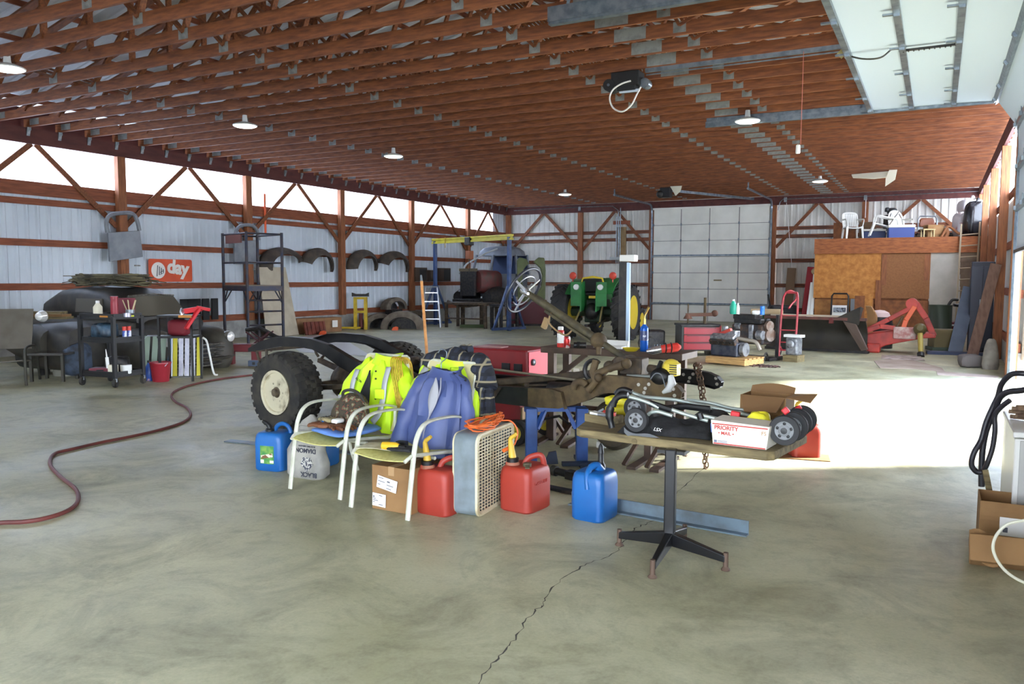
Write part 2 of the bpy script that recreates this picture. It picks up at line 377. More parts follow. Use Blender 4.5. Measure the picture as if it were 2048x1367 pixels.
# ---------------------------------------------------------------- light
w_ = bpy.data.worlds.new('sky'); sc.world = w_; w_.use_nodes = True
bg = w_.node_tree.nodes['Background']
WN = w_.node_tree; tcw = WN.nodes.new('ShaderNodeTexCoord'); sx = WN.nodes.new('ShaderNodeSeparateXYZ'); crw = WN.nodes.new('ShaderNodeValToRGB')
WN.links.new(tcw.outputs['Generated'], sx.inputs[0]); WN.links.new(sx.outputs['Z'], crw.inputs['Fac']); WN.links.new(crw.outputs['Color'], bg.inputs['Color'])
crw.color_ramp.elements[0].position = 0; crw.color_ramp.elements[0].color = (.83, .90, 1, 1)
crw.color_ramp.elements[1].position = .8; crw.color_ramp.elements[1].color = (.42, .60, 1, 1)
bg.inputs['Strength'].default_value = 4.8
sd = bpy.data.lights.new('sun', 'SUN'); sun = bpy.data.objects.new('sun', sd); col.objects.link(sun)
sd.energy = 7.5; sd.angle = .09; sd.color = (1, .98, .95)
sun.rotation_euler = V((-3.1, -1.9, -2.05)).to_track_quat('-Z', 'Y').to_euler()
sun.location = (20, 20, 20)
vs_ = sc.view_settings; vs_.view_transform = 'Standard'; vs_.look = 'None'; vs_.gamma = 1; vs_.use_curve_mapping = False
vs_.exposure = 2.25
sc.cycles.max_bounces = 10; sc.cycles.diffuse_bounces = 6; sc.cycles.glossy_bounces = 4; sc.cycles.transmission_bounces = 6; sc.cycles.transparent_max_bounces = 12
sc.cycles.sample_clamp_indirect = 6; sc.cycles.use_denoising = True
# ================================================================ doors and ceiling fittings
doorw = mat('door_panel_white', C(234, 232, 222), .5, c2=C(220, 218, 208), scale=1.2)
doorj = mat('door_stile_gray', C(128, 126, 120), .5, .2)
doorb = mat('raised_door_white', C(196, 208, 222), .45)
steel = mat('track_steel', C(142, 152, 160), .35, .75, c2=C(112, 122, 132), scale=9)
dark = mat('dark_metal', C(38, 38, 40), .45, .4, c2=C(60, 56, 52), scale=14)
blk = mat('black_plastic', C(20, 20, 21), .45)
rub = mat('tyre_rubber', C(38, 37, 35), .85, c2=C(62, 58, 50), scale=7, bump=.15)
wht = mat('white_enamel', C(232, 232, 226), .35)
cream = mat('cream_plastic', C(226, 220, 196), .45)
gray = mat('gray_paint', C(120, 124, 128), .5)
cord_w = mat('white_cord', C(224, 220, 216), .5)
def structroot(name, loc=(0, 0, 0)):
    o = bpy.data.objects.new(name, None); col.objects.link(o); o.location = loc; o['kind'] = 'structure'; return o
# closed door in the back wall
d1 = structroot('door_1', (-7.66, YB-.18, 0))
for k in range(7):
    b = MB(); z0 = k*.61
    for c in range(4): b.box((-1.64+c*1.093, 0, z0+.3), (1.06, .045, .592))
    b.build('panel', doorw, d1); b = MB(); b.box((0, .012, z0+.3), (4.4, .03, .612)); b.build('backing', doorj, d1)
for k in range(8):
    for x in (-2.18, -1.09, 0, 1.09, 2.18):
        if 0 < k < 7:
            b = MB(); b.box((x, -.035, .02+k*.608), (.05, .03, .09)); b.build('hinge', steel, d1)
for z in (.62, 2.45, .64+1.2):
    pass
for z in (.61, 2.44): b = MB(); b.box((0, -.045, z+.05), (4.34, .05, .06)); b.build('strut', steel, d1)
b = MB(); b.box((0, -.03, 4.28), (4.5, .1, .07)); b.build('header_rail', doorw, d1)
b = MB(); b.box((.35, -.03, 1.55), (.3, .01, .05)); b.build('lift_handle', mat('aged_brass', C(140, 130, 96), .5, .5), d1)
for x in (-2.24, 2.24): b = MB(); b.box((x, -.03, 2.1), (.06, .08, 4.2)); b.build('track', steel, d1)
for x in (-2.24, 2.24):
    b = MB(); b.tube(arc((0, -.35, 4.15), .3, 0, PI/2, 6, (0, 1, 0))+[V((0, -4.2, 4.45))], .04, 6); o = b.build('ceiling_track', steel, d1); o.location.x = x
    b = MB(); b.bar((x, -4.15, 4.44), (x, -4.15, 4.75), .04, .04); b.build('track_hanger', steel, d1)
# raised door in the right wall: horizontal leaves, bend and hanging leaves
d2 = structroot('door_2', (0, (DY0+DY1)/2, 0)); hl = (DY1-DY0)/2-.05
prof = [(-1.12, 4.46), (-.5, 4.46), (.11, 4.46), (.72, 4.44), (1.02, 4.0), (1.07, 3.36), (1.08, 2.72), (1.08, 2.06)]
for i in range(7):
    (x0, z0), (x1, z1) = prof[i], prof[i+1]
    p, q = V((x0, 0, z0)), V((x1, 0, z1)); d = (q-p).normalized(); n_ = V((-d.z, 0, d.x))
    if n_.z < 0 or i > 3: n_ = V((abs(n_.x), 0, abs(n_.z)))
    b = MB(); vs = [p+d*.006+V((0, s*hl, 0)) for s in (-1, 1)]+[q-d*.006+V((0, s*hl, 0)) for s in (1, -1)]
    vs += [v+n_*.045 for v in vs]
    b.add(vs, [(0, 1, 2, 3), (7, 6, 5, 4), (0, 4, 5, 1), (1, 5, 6, 2), (2, 6, 7, 3), (3, 7, 4, 0)]); b.build('panel', doorb, d2)
    m_ = -n_
    b = MB(); b.bar(p+m_*.03+V((0, -hl, 0)), p+m_*.03+V((0, hl, 0)), .075, .05, up=tuple(n_)); b.build('strut', steel, d2)
    for f in (-.92, -.62, -.2, .2, .62, .92):
        c = p+m_*.05+V((0, f*hl, 0))
        b = MB(); b.bar(c-d*.14, c+d*.02, .05, .02, up=tuple(n_)); b.bar(c-d*.03+m_*.02, c+d*.03+m_*.02, .09, .03, up=tuple(n_)); b.build('hinge', steel, d2)
b = MB(); b.box((1.07, 0, 2.05), (.05, 2*hl, .05)); b.build('bottom_seal', dark, d2)
for s in (-1, 1):
    y = s*(hl+.04)
    b = MB(); b.bar((-3.95, y, 4.47), (.7, y, 4.47), .05, .09); b.bar((-3.95, y+s*.045, 4.52), (.7, y+s*.045, 4.52), .015, .16); b.bar((-3.95, y-s*.01, 4.42), (.7, y-s*.01, 4.42), .08, .015)
    b.tube([(.7, y, 4.47), (.85, y, 4.42), (.98, y, 4.25), (1.04, y, 4.05), (1.07, y, 3.8), (1.08, y, .05)], .04, 6); b.build('track', steel, d2)
    for x in (-3.75, -1.3): b = MB(); b.bar((x, y, 4.5), (x+.05, y+s*.02, 4.7), .04, .01); b.bar((x, y, 4.66), (x+.4, y+s*.3, 4.72), .03, .008); b.build('track_hanger', steel, d2)
b = MB(); b.box((1.12, hl+.12, 2.15), (.08, .08, 4.3)); b.box((1.12, -hl-.12, 2.15), (.08, .08, 4.3)); b.build('door_frame', wht, d2)
# electric opener of the raised door
RY = 11.2
t = thing('door_opener', 'black electric door opener with looping white cord at end of ceiling rail', 'door opener', (-3.95, RY, 4.5))
b = MB(); b.bar((.15, 0, .06), (2.85, 0, .06), .05, .07); b.bar((.15, .03, .0), (2.85, .03, .0), .02, .015); b.build('rail', steel, t)
b = MB(); b.box((-.12, 0, -.05), (.42, .26, .2)); b.box((-.1, -.02, -.17), (.28, .2, .1)); b.build('motor_housing', blk, t, bev=.012)
b = MB(); b.cyl((-.36, -.14, -.12), (-.36, .1, -.12), .085); b.build('motor_can', blk, t, True)
b = MB(); b.cyl((-.36, -.142, -.12), (-.36, -.15, -.12), .02); b.build('shaft_cap', steel, t)
b = MB(); b.cyl((.14, -.03, -.12), (.14, .12, -.12), .07); b.build('drive_pulley', steel, t, True)
b = MB(); b.box((-.06, -.08, -.225), (.3, .04, .03)); b.build('terminal_cover', mat('pale_label', C(196, 206, 220), .5), t)
b = MB(); b.tube(spline([(-.02, -.14, -.1), (-.15, -.16, -.13), (-.28, -.16, -.2), (-.33, -.16, -.32), (-.27, -.16, -.46), (-.13, -.16, -.52), (0, -.16, -.44), (.08, -.16, -.3), (.13, -.14, -.2)], 6), .012, 8); b.build('power_cord', cord_w, t, True)
for x in (-.25, .1): b = MB(); b.bar((x, 0, .05), (x-.05, 0, .24), .03, .006); b.build('hanger_strap', galv, t)
b = MB(); b.bar((2.72, 0, .0), (2.78, .02, -.06), .09, .07); b.build('trolley', mat('brass_trolley', C(170, 160, 110), .45, .5), t)
b = MB(); b.tube(spline([(2.78, .0, -.05), (3.0, 0, -.13), (3.2, 0, -.14), (3.32, 0, -.06), (3.4, 0, .0)], 5), .02, 6, sq=.5); b.build('curved_arm', dark, t)
b = MB(); b.box((3.72, 0, -.085), (.62, .05, .02)); 
for k in range(10): b.box((3.46+k*.057, 0, -.1), (.014, .055, .012))
b.build('door_bracket', dark, t)
p = at(1607, 108, 4.44); q = onY(1605, 288, p.y)
t = thing('pull_cord', 'thin red pull cord with white handle hanging from opener trolley', 'cord', (p.x, p.y, q.z))
b = MB(); b.cyl((0, 0, 0), (0, 0, p.z-q.z+.03), .004, n=6); b.build('cord', mat('red_cord', C(206, 120, 104), .6), t)
b = MB(); b.lathe([(.012, 0), (.026, -.01), (.03, -.1), (.024, -.115)], 12, (-.03, 0, 0)); b.build('handle', wht, t, True)
# opener of the back door
t = thing('door_opener', 'small black door opener with pale cover near the closed back door', 'door opener', onY(1335, 385, 26.2))
b = MB(); b.box((-.05, 0, 0), (.35, .3, .32)); b.build('motor_housing', blk, t, bev=.02)
b = MB(); b.sph((-.22, -.1, -.05), .13); b.build('motor_can', dark, t, True)
b = MB(); b.bar((.1, .15, .08), (2.0, 4.0, .06), .06, .08); b.build('rail', steel, t)
b = MB(); b.prism([(0, 0), (.42, .02), (.36, -.2), (.2, -.34)], (.1, -.1, .22), (1, 0, 0), (0, 0, 1), (0, .04, 0)); b.build('cover', cream, t)
# dome lamps
lampw = mat('lamp_lens', C(255, 252, 240), .3, emit=2.2)
shade = mat('lamp_shade', C(206, 208, 206), .4)
def lamp(x, y, lab):
    t = thing('pendant_dome_lamp', lab, 'lamp', (x, y, 4.42), 0, 'dome lamps on the ceiling')
    b = MB(); b.lathe([(.22, 0), (.225, .015), (.2, .03), (.12, .06), (.05, .08), (.04, .2)], 24); b.build('shade', shade, t, True)
    b = MB(); b.lathe([(.205, -.004), (.17, -.018), (.08, -.03), (.01, -.032)], 24); b.build('lens', lampw, t, True)
for (px, py), lab in (((15, 138), 'dome ceiling lamp at the upper left edge of the photo'), ((490, 252), 'dome ceiling lamp, second along the left row of lamps'), ((787, 313), 'bright dome ceiling lamp midway along the left row of lamps'), ((1130, 389), 'small far dome lamp at the back end of the left row'), ((1495, 243), 'bright dome ceiling lamp hung below the raised door track'), ((1640, 363), 'small far dome lamp above the plywood room')):
    p = at(px, py, 4.42); lamp(p.x, p.y, lab)
# torn white sheet under the joists
p = at(1745, 350, 4.5)
t = thing('insulation_sheet', 'torn cream plastic sheet hanging under the joists above the loft', 'sheet', p)
b = MB(); b.prism([(-.55, .1), (.45, .16), (.4, -.12), (.05, -.16), (-.5, -.06)], (0, 0, 0), (1, 0, 0), (0, .5, .6), (0, .03, -.02)); b.build('main_flap', cream, t)
b = MB(); b.prism([(.42, .14), (.62, .14), (.58, -.2), (.34, -.42), (.34, -.14)], (0, -.05, 0), (1, 0, 0), (0, .1, .8), (0, .03, 0)); b.build('hanging_flap', cream, t)
b = MB(); b.prism([(-.3, .26), (.4, .3), (.3, .2), (-.3, .2)], (0, .25, .1), (1, 0, 0), (0, .6, .6), (0, .02, -.02)); b.build('upper_flap', cream, t)
# conduit along the back header
t = thing('conduit', 'thin grey electrical conduit along the back wall header beside the ladder', 'conduit', (0, YB-.26, 0))
pts = [onY(x, y, YB-.26) for x, y in ((1028, 421), (1160, 414), (1225, 412), (1236, 420), (1238, 470), (1236, 525))]
b = MB(); b.tube([p-V((0, YB-.26, 0)) for p in pts], .016, 6); b.build('pipe', galv, t)
pts = [onY(x, y, YB-.26) for x, y in ((1556, 420), (1560, 404), (1566, 398), (1740, 392), (1962, 382))]
b = MB(); b.tube([p-V((0, YB-.26, 0)) for p in pts], .016, 6); b.build('pipe', galv, t)
for x, y in ((1159, 417), (1571, 399), (1731, 395)):
    p = onY(x, y, YB-.27); b = MB(); b.box((p.x, -.01, p.z), (.1, .06, .16)); b.build('junction_box', galv, t)
b = MB(); p = onY(1732, 400, YB-.26); b.tube([(p.x, -.02, p.z), (p.x, -.02, p.z-.6)], .014, 6); p = onY(1573, 405, YB-.26); b.tube([(p.x, 0, p.z), (p.x+.05, .05, p.z-.5), (p.x+.25, .1, p.z-2.4)], .01, 6); b.build('drop_wire', cord_w, t)
t = thing('meter_board', 'tan wooden board with grey pipes on the back wall above the tractor', 'board', (0, YB-.2, 0))
p = onY(1243, 488, YB-.2); b = MB(); b.box((p.x, 0, p.z), (.36, .06, 1.35)); b.build('board', mat('tan_board', C(150, 124, 84), .7, c2=C(122, 98, 64), scale=3), t)
b = MB()
for dx in (-.2, -.12, -.04): b.cyl((p.x+dx, -.05, p.z-.75), (p.x+dx, -.05, p.z+1.5-abs(dx)*2), .02, n=6)
b.build('pipe', galv, t)
b = MB(); b.box((p.x, -.02, p.z+.85), (.7, .04, .14)); b.build('crosspiece', woodY, t)
# ================================================================ truck frame
rust = mat('rusty_steel', C(106, 88, 60), .75, .1, c2=C(74, 60, 42), scale=9, bump=.2)
rustd = mat('greasy_steel', C(66, 56, 46), .6, .3, c2=C(96, 82, 64), scale=11, bump=.2)
blackp = mat('black_chassis_paint', C(24, 24, 25), .4, .2, c2=C(40, 38, 36), scale=8)
bluep = mat('blue_stand_paint', C(52, 96, 172), .4, c2=C(40, 76, 140), scale=5)
brown = mat('brown_steel', C(74, 58, 48), .6, .2, c2=C(92, 72, 58), scale=8)
rimm = mat('worn_cream_rim', C(206, 198, 168), .6, .1, c2=C(120, 104, 78), scale=8, lo=.5, hi=.75)
hubm = mat('dirty_hub', C(110, 98, 78), .7, .3, c2=C(70, 60, 48), scale=14)
P0 = V((-3.0, 6.2, 0)); AX = V((.99, -.145, 0)).normalized(); QX = V((.145, .99, 0)).normalized()
tf = thing('truck_chassis', 'bare black and rusty truck chassis with rear wheels and steering column', 'truck frame', P0, math.atan2(AX.y, AX.x))
def toTF(p): d = V(p)-P0; return V((d.dot(AX), d.dot(QX), d.z))
top = [(-4.15, .77), (-3.93, .86), (-3.69, .92), (-3.43, .94), (-3.05, .935), (-2.76, .885), (-2.41, .76), (-2.08, .655), (-1.8, .62), (-1.4, .61), (-.78, .615), (-.37, .635), (-.14, .64), (.06, .65), (.19, .67), (.37, .73), (.53, .785), (.63, .81), (.78, .815), (.93, .815), (1.06, .815), (1.19, .8), (1.27, .77), (1.31, .73)]
bot = [(1.30, .68), (1.25, .66), (1.13, .68), (.9, .69), (.6, .66), (.47, .59), (.34, .54), (.18, .49), (-.01, .48), (-.14, .476), (-.27, .475), (-.52, .475), (-.79, .475), (-1.4, .48), (-1.8, .49), (-2.1, .51), (-2.42, .61), (-2.6, .67), (-2.81, .76), (-3.01, .82), (-3.22, .835), (-3.56, .825), (-3.88, .77), (-4.15, .73)]
def strip(b, t0, t1, lo, hi):   # side rail web between s = lo..hi
    tp = [p for p in top if lo <= p[0] <= hi]; bt = [p for p in bot if lo <= p[0] <= hi]
    b.prism(tp+bt, (0, t0, 0), (1, 0, 0), (0, 0, 1), (0, t1-t0, 0))
def flange(b, line, t0, t1, th):
    vs = []
    for s, z in line: vs += [(s, t0, z), (s, t1, z), (s, t1, z+th), (s, t0, z+th)]
    fs = [(4*i+a, 4*i+(a+1) % 4, 4*i+4+(a+1) % 4, 4*i+4+a) for i in range(len(line)-1) for a in range(4)]
    n = 4*(len(line)-1); fs += [(3, 2, 1, 0), (n, n+1, n+2, n+3)]; b.add(vs, fs)
for side, t0 in ((0, 0.), (1, .85)):
    inn = .065 if side == 0 else -.065
    for nm, lo, hi, mt in (('rear_rail', -5, -.14, blackp), ('front_rail', -.14, 5, rust if side == 0 else blackp)):
        b = MB(); strip(b, t0-.004, t0+.004, lo, hi)
        flange(b, [p for p in top if lo <= p[0] <= hi], t0, t0+inn, -.007); flange(b, [p for p in bot if lo <= p[0] <= hi], t0, t0+inn, .007)
        b.build(nm, mt, tf)
    b = MB()
    for s, z in ((1.24, .75), (1.25, .7), (1.0, .735), (1.03, .77), (.94, .76), (.99, .70)): b.cyl((s, t0-.012, z), (s, t0+.012, z), .014, n=10)
    b.build('bolt', mat('pale_bolt', C(190, 186, 176), .4, .4), tf)
    b = MB(); b.tube([(-4.05, t0+.03, .78), (-4.0, t0+.03, .66), (-3.96, t0+.03, .62)], .018, 6); b.tube([(-3.85, t0+.03, .8), (-3.85, t0+.03, .64), (-3.9, t0+.03, .6)], .018, 6); b.build('spring_shackle', rustd, tf)
    b = MB(); b.surf(lambda u, v: (-3.93+1.9*u, t0+.03+.07*(v-.5), .6-.16*math.sin(PI*u)), 14, 1, th=.05); b.build('leaf_spring', rustd, tf)
b = MB(); b.prism([(-.36, .0), (-.22, .0), (-.3, -.1), (-.36, -.12), (-.46, -.15), (-.4, -.08)], (-.2, -.02, .62), (1, 0, 0), (0, 0, 1), (0, .012, 0)); b.build('bracket', rustd, tf)
b = MB(); b.prism([(.12, .04), (.23, .02), (.27, -.12)], (0, -.05, .62), (1, 0, 0), (0, 0, 1), (0, .05, 0)); b.build('gusset', rust, tf)
for s, z, w in ((-4.05, .78, .1), (-2.3, .68, .16), (-1.2, .55, .16), (.12, .58, .2), (.72, .74, .18)):
    b = MB(); b.box((s, .425, z), (w, .85, .09)); b.build('crossmember', rustd, tf, bev=.008)
# axle, differential and drive shaft
b = MB(); b.cyl((-2.95, -.3, .42), (-2.95, 1.15, .42), .05, n=12); b.build('rear_axle', rustd, tf, True)
b = MB(); b.sph((-2.95, .43, .43), (.2, .17, .2), 14, 10); b.cyl((-2.95, .43, .43), (-2.6, .43, .46), .09, .06); b.build('differential', rustd, tf, True)
b = MB(); b.cyl((-2.6, .43, .46), (-.4, .35, .62), .04); b.build('drive_shaft', rust, tf, True)
# tires
def tire_mesh(b, R, r, w, lugs, o, yc, lug_h=.018):
    prof = [(r, -w*.42), (r+.03, -w*.5), (R*.86, -w*.53), (R*.955, -w*.5), (R*.99, -w*.38), (R, -w*.2), (R, w*.2), (R*.99, w*.38), (R*.955, w*.5), (R*.86, w*.53), (r+.03, w*.5), (r, w*.42)]
    b.lathe(prof, 44, (o[0], yc, o[1]), (0, 1, 0), ring=True)
    for k in range(lugs):
        a = 2*PI*k/lugs
        for (y0, y1, da) in ((-w*.52, -w*.22, 0), (-w*.2, .0, .5), (.0, w*.2, 0), (w*.22, w*.52, .5)):
            aa = a+da*2*PI/lugs; c = V((math.cos(aa), 0, math.sin(aa))); tg = V((-math.sin(aa), 0, math.cos(aa))); wd = PI*R/lugs*.62
            vs = []
            for rr, ym in ((R-.02, 1), (R+lug_h, 1)):
                for (sy, st) in ((y0, -wd), (y1, -wd*.9), (y1, wd*.9), (y0, wd)):
                    rad = rr-(.02 if abs(sy) > w*.4 else 0)
                    vs.append(V((o[0], yc, o[1]))+c*rad+tg*st+V((0, sy, 0)))
            b.add(vs, [(3, 2, 1, 0), (4, 5, 6, 7), (0, 1, 5, 4), (1, 2, 6, 5), (2, 3, 7, 6), (3, 0, 4, 7)])
for sgn, yc in ((-1, -.4), (1, 1.25)):
    b = MB(); tire_mesh(b, .40, .215, .29, 30, (-2.95, .415), yc); w_ob = b.build('tire', rub, tf)
    f = lambda y: yc+sgn*y
    b = MB(); b.lathe([(.222, f(.125)), (.232, f(.15)), (.205, f(.145)), (.195, f(.1)), (.165, f(.06)), (.16, f(.075)), (.13, f(.1)), (.085, f(.105)), (.08, f(.06)), (.02, f(.055))], 32, (-2.95, 0, .415), (0, 1, 0)); b.build('rim', rimm, w_ob, True)
    b = MB(); b.lathe([(.196, f(.09)), (.19, f(.112)), (.168, f(.1)), (.166, f(.07))], 32, (-2.95, 0, .415), (0, 1, 0), ring=True); b.lathe([(.118, f(.1)), (.112, f(.108)), (.098, f(.108)), (.094, f(.1))], 32, (-2.95, 0, .415), (0, 1, 0), ring=True); b.build('rim_rust', mat('rim_rust', C(104, 76, 52), .8, c2=C(150, 130, 96), scale=10), w_ob, True)
    b = MB(); b.lathe([(.075, f(.05)), (.07, f(.12)), (.045, f(.13)), (.04, f(.16)), (.01, f(.165))], 20, (-2.95, 0, .415), (0, 1, 0))
    for k in range(6): a = k*PI/3; b.cyl((-2.95+.1*math.cos(a), f(.1), .415+.1*math.sin(a)), (-2.95+.1*math.cos(a), f(.125), .415+.1*math.sin(a)), .012, n=6)
    b.build('hub', hubm, w_ob, True)
# steering column with its wheel
c0, c1 = V((.78, .3, .86)), V((-.39, .3, 1.48)); cdv = (c1-c0).normalized()
b = MB(); b.cyl(c0, c1, .028); b.cyl(c0+cdv*.45, c0+cdv*1.2, .036); b.cyl(c0+cdv*.5+V((0, -.03, -.045)), c0+cdv*1.05+V((0, -.03, -.045)), .014, n=8)
scol = b.build('steering_column', mat('olive_grime', C(92, 84, 62), .6, .2, c2=C(64, 58, 46), scale=12), tf, True)
b = MB(); b.sph(c0+cdv*.44, (.075, .07, .07), 14, 10); b.cyl(c0+cdv*.44+V((0, 0, .03)), c0+cdv*.44+V((.02, -.03, -.12)), .035, .02); b.build('collar', rust, scol, True)
b = MB(); b.tube(arc(c0+cdv*.42+V((-.03, -.05, -.25)), .092, .3*PI, 2.1*PI, 16), [.014+.008*math.sin(i/16*PI) for i in range(17)], 8); b.box(c0+cdv*.42+V((-.065, -.05, -.34)), (.05, .03, .06)); b.build('clamp_ring', dark, scol, True)
b = MB(); b.tube(spline([c0+cdv*.98+V((0, -.02, -.02)), c0+cdv*.94+V((-.03, -.06, -.1)), c0+cdv*.86+V((.05, -.05, -.16)), c0+cdv*.8+V((.08, -.03, -.08))], 6), .008, 6); b.box(c0+cdv*.98+V((-.05, -.04, -.12)), (.05, .03, .1), ry=.4); b.build('wiring', mat('tan_wire', C(150, 122, 84), .7), scol)
ua, ub = frame(cdv); wc = c1+cdv*.02; RW = .225
sw = MB(); sw.tube(arc(wc, RW, 0, 2*PI, 40, ua, ub)[:-1], .0125, 8, closed=True)
swo = sw.build('steering_wheel', mat('wheel_grip', C(44, 46, 56), .35), scol, True)
b = MB()
for k in range(44):
    a = 2*PI*k/44; d = ua*math.cos(a)+ub*math.sin(a); b.sph(wc+d*(RW+.004), .008, 6, 4)
b.build('rim_beads', mat('pale_bead', C(214, 214, 224), .3), swo, True)
b = MB()
for a in (.5, .5+2*PI/3, .5+4*PI/3):
    d = ua*math.cos(a)+ub*math.sin(a); b.bar(wc-cdv*.03, wc+d*RW, .02, .01, up=tuple(cdv)); b.bar(wc-cdv*.03, wc+d*RW*.5, .032, .012, up=tuple(cdv))
b.tube(arc(wc-cdv*.01, RW*.66, -.3, 2.6, 20, ua, ub), .006, 6); b.tube(arc(wc-cdv*.01, RW*.66, 3.2, 5.4, 16, ua, ub), .006, 6)
b.build('spokes', mat('pewter', C(176, 178, 184), .3, .6), swo, True)
b = MB(); b.cyl(wc-cdv*.06, wc+cdv*.015, .036); b.bar(wc-cdv*.05+ua*.0, wc-cdv*.06-ub*.0+V((.06, -.09, .0)), .02); b.build('horn_button', mat('chrome', C(220, 222, 226), .15, .9), swo, True)
# steering gear and joints lying on the front rail
b = MB(); b.box((.78, .22, .88), (.2, .14, .14)); b.cyl((.7, .1, .9), (.7, .34, .9), .06); b.cyl((.92, .2, .87), (1.1, .18, .86), .035); b.sph((.6, .12, .87), .05); b.build('steering_gear', rustd, tf, True, bev=.01)
b = MB(); b.tube([(.56, -.03, .93), (.55, -.06, .84), (.58, -.07, .76), (.52, -.08, .68)], [.03, .032, .028, .03], 10); b.tube([(.57, -.06, .82), (.68, -.05, .87), (.8, -.02, .91)], [.03, .028, .034], 10); b.sph((.62, -.09, .8), .035); b.sph((.83, -.01, .92), .042); b.tube(arc((.44, -.07, .68), .07, .2*PI, 1.0*PI, 10), .03, 10); b.build('steering_knuckle', rust, tf, True)
b = MB(); b.tube([(-1.05, .35, .73), (-.9, .3, .74), (.62, .06, .73)], .012, 8); b.box((.5, .07, .735), (.03, .05, .06)); b.build('tie_rod', mat('bare_rod', C(150, 140, 118), .4, .6), tf)
b = MB(); b.sph((-.95, .25, .66), (.15, .14, .1), 16, 10); b.cyl((-.95, .25, .62), (-.95, .25, .76), .13, .08); b.cyl((-1.2, .3, .68), (-.95, .25, .68), .06); b.tube([(-.95, .12, .72), (-.84, .1, .78), (-.76, .12, .7), (-.74, .14, .62)], .028, 8); b.sph((-1.02, .2, .79), (.09, .06, .05)); b.build('gear_housing', rust, tf, True)
b = MB(); b.bar((-.7, .25, .62), (.2, .6, .74), .1, .06); b.bar((-.3, .2, .63), (.1, .5, .64), .03, .02); b.build('cross_brace', rustd, tf, bev=.008)
b = MB(); b.cyl((-.1, .3, .6), (.25, .25, .62), .07); b.cyl((.2, .28, .64), (.42, .2, .68), .03); b.sph((.36, .22, .68), .05); b.build('gear_linkage', dark, tf, True)
for s, t_, z in ((-1.05, .06, .625), (.02, .55, .76)):
    b = MB(); b.box((s, t_, z), (.06, .04, .03), rz=.4); b.build('paper_tag', mat('tag_paper', C(226, 218, 200), .7), tf)
# ---------------------------------------------------------------- supports under the frame
def stand(name, lab, pts, m, grp=None, zt=.47):
    pass
t = thing('support_stand', 'blue steel two-legged stand holding up the near frame rail', 'stand', (-2.86, 6.22, 0), .55)
for x in (-.22, .22):
    b = MB(); b.box((x, 0, .245), (.1, .08, .48)); b.build('leg', bluep, t, bev=.006)
b = MB(); b.box((0, .14, .455), (.54, .07, .04)); b.build('top_bar', bluep, t)
b = MB(); b.bar((-.17, .03, .3), (-.09, .13, .45), .04, .03); b.bar((.17, .03, .3), (.09, .05, .47), .04, .03); b.build('brace', bluep, t)
b = MB(); b.box((.22, 0, .015), (.08, .42, .03)); b.box((.2, -.14, .03), (.34, .06, .03)); b.prism([(-.12, 0), (.0, .0), (-.02, .11), (-.08, .1)], (.0, -.15, .03), (1, 0, 0), (0, 0, 1), (0, .03, 0)); b.build('foot', mat('dark_blue_foot', C(36, 48, 72), .5), t)
def trestle(lab, loc, rz, w=.32, h=.5, cross=True):
    t = thing('steel_trestle', lab, 'stand', loc, rz, None)
    for x in (-w/2, w/2):
        b = MB(); b.box((x, 0, h/2), (.06, .05, h)); b.build('leg', brown, t)
    b = MB(); b.box((0, 0, h-.02), (w+.12, .08, .05)); b.build('top_bar', brown, t)
    for x in (-w/2, w/2):
        b = MB(); b.bar((x, -.02, h*.55), (x-.1, -.34, .03), .04, .02); b.bar((x, .02, h*.55), (x+.06, .25, .03), .04, .02); b.build('brace', brown, t)
        b = MB(); b.box((x-.03, -.06, .012), (.08, .6, .024)); b.build('foot', brown, t)
    return t
trestle('brown steel trestle under the frame behind the blue stand', at(1128, 880, 0), .1, .3, .5)
trestle('brown steel trestle with splayed feet below the plank table', at(1318, 925, 0), .0, .2, .6)
# brown welding bench behind the frame
wb = thing('steel_workbench', 'dark brown steel bench frame behind the steering column', 'bench', (-2.8, 7.25, 0), -.06)
b = MB(); b.box((.1, 0, .9), (1.45, .42, .06)); b.build('top', brown, wb, bev=.004)
for x, y in ((-.52, -.16), (-.52, .16), (.7, -.16), (.7, .16)):
    b = MB(); b.box((x, y, .44), (.07, .06, .88)); b.build('leg', brown, wb)
b = MB(); b.bar((-.5, -.17, .6), (-.15, -.17, .87), .05, .04); b.bar((.2, -.17, .87), (-.1, -.17, .55), .05, .04); b.bar((-.5, .16, .3), (.68, .16, .3), .05, .04); b.build('brace', brown, wb)
ZB = .93
def bench(px, y=7.2): p = onY(px, 700, y); return (p.x, y, ZB)
redl = mat('red_label', C(190, 34, 34), .35, c2=C(214, 60, 52), scale=6)
t = thing('spray_can', 'tall red and white spray can on the brown bench', 'spray can', bench(1121, 7.12))
b = MB(); b.lathe([(.034, 0), (.035, .004), (.035, .15), (.033, .158), (.022, .172), (.02, .176)], 18); b.build('body', redl, t, True)
b = MB(); b.lathe([(.0354, .04), (.0354, .135)], 18); b.build('label', wht, t, True)
b = MB(); b.lathe([(.027, .168), (.028, .19), (.024, .2)], 16); b.build('cap', wht, t, True)
t = thing('soda_can', 'short red and silver drink can beside the tall spray can', 'can', bench(1134, 7.05))
b = MB(); b.lathe([(.026, 0), (.032, .008), (.033, .1), (.027, .112)], 18); b.build('body', mat('can_print', C(196, 44, 44), .3, .4, c2=C(220, 200, 196), scale=22, lo=.52, hi=.56), t, True)
b = MB(); b.lathe([(.026, .112), (.027, .115), (.024, .112), (.02, .111)], 16); b.build('rim', mat('chrome', C(0, 0, 0)), t, True)
t = thing('torch_cylinder', 'blue gas torch cylinder with brass nozzle on the bench', 'torch', bench(1288, 7.1))
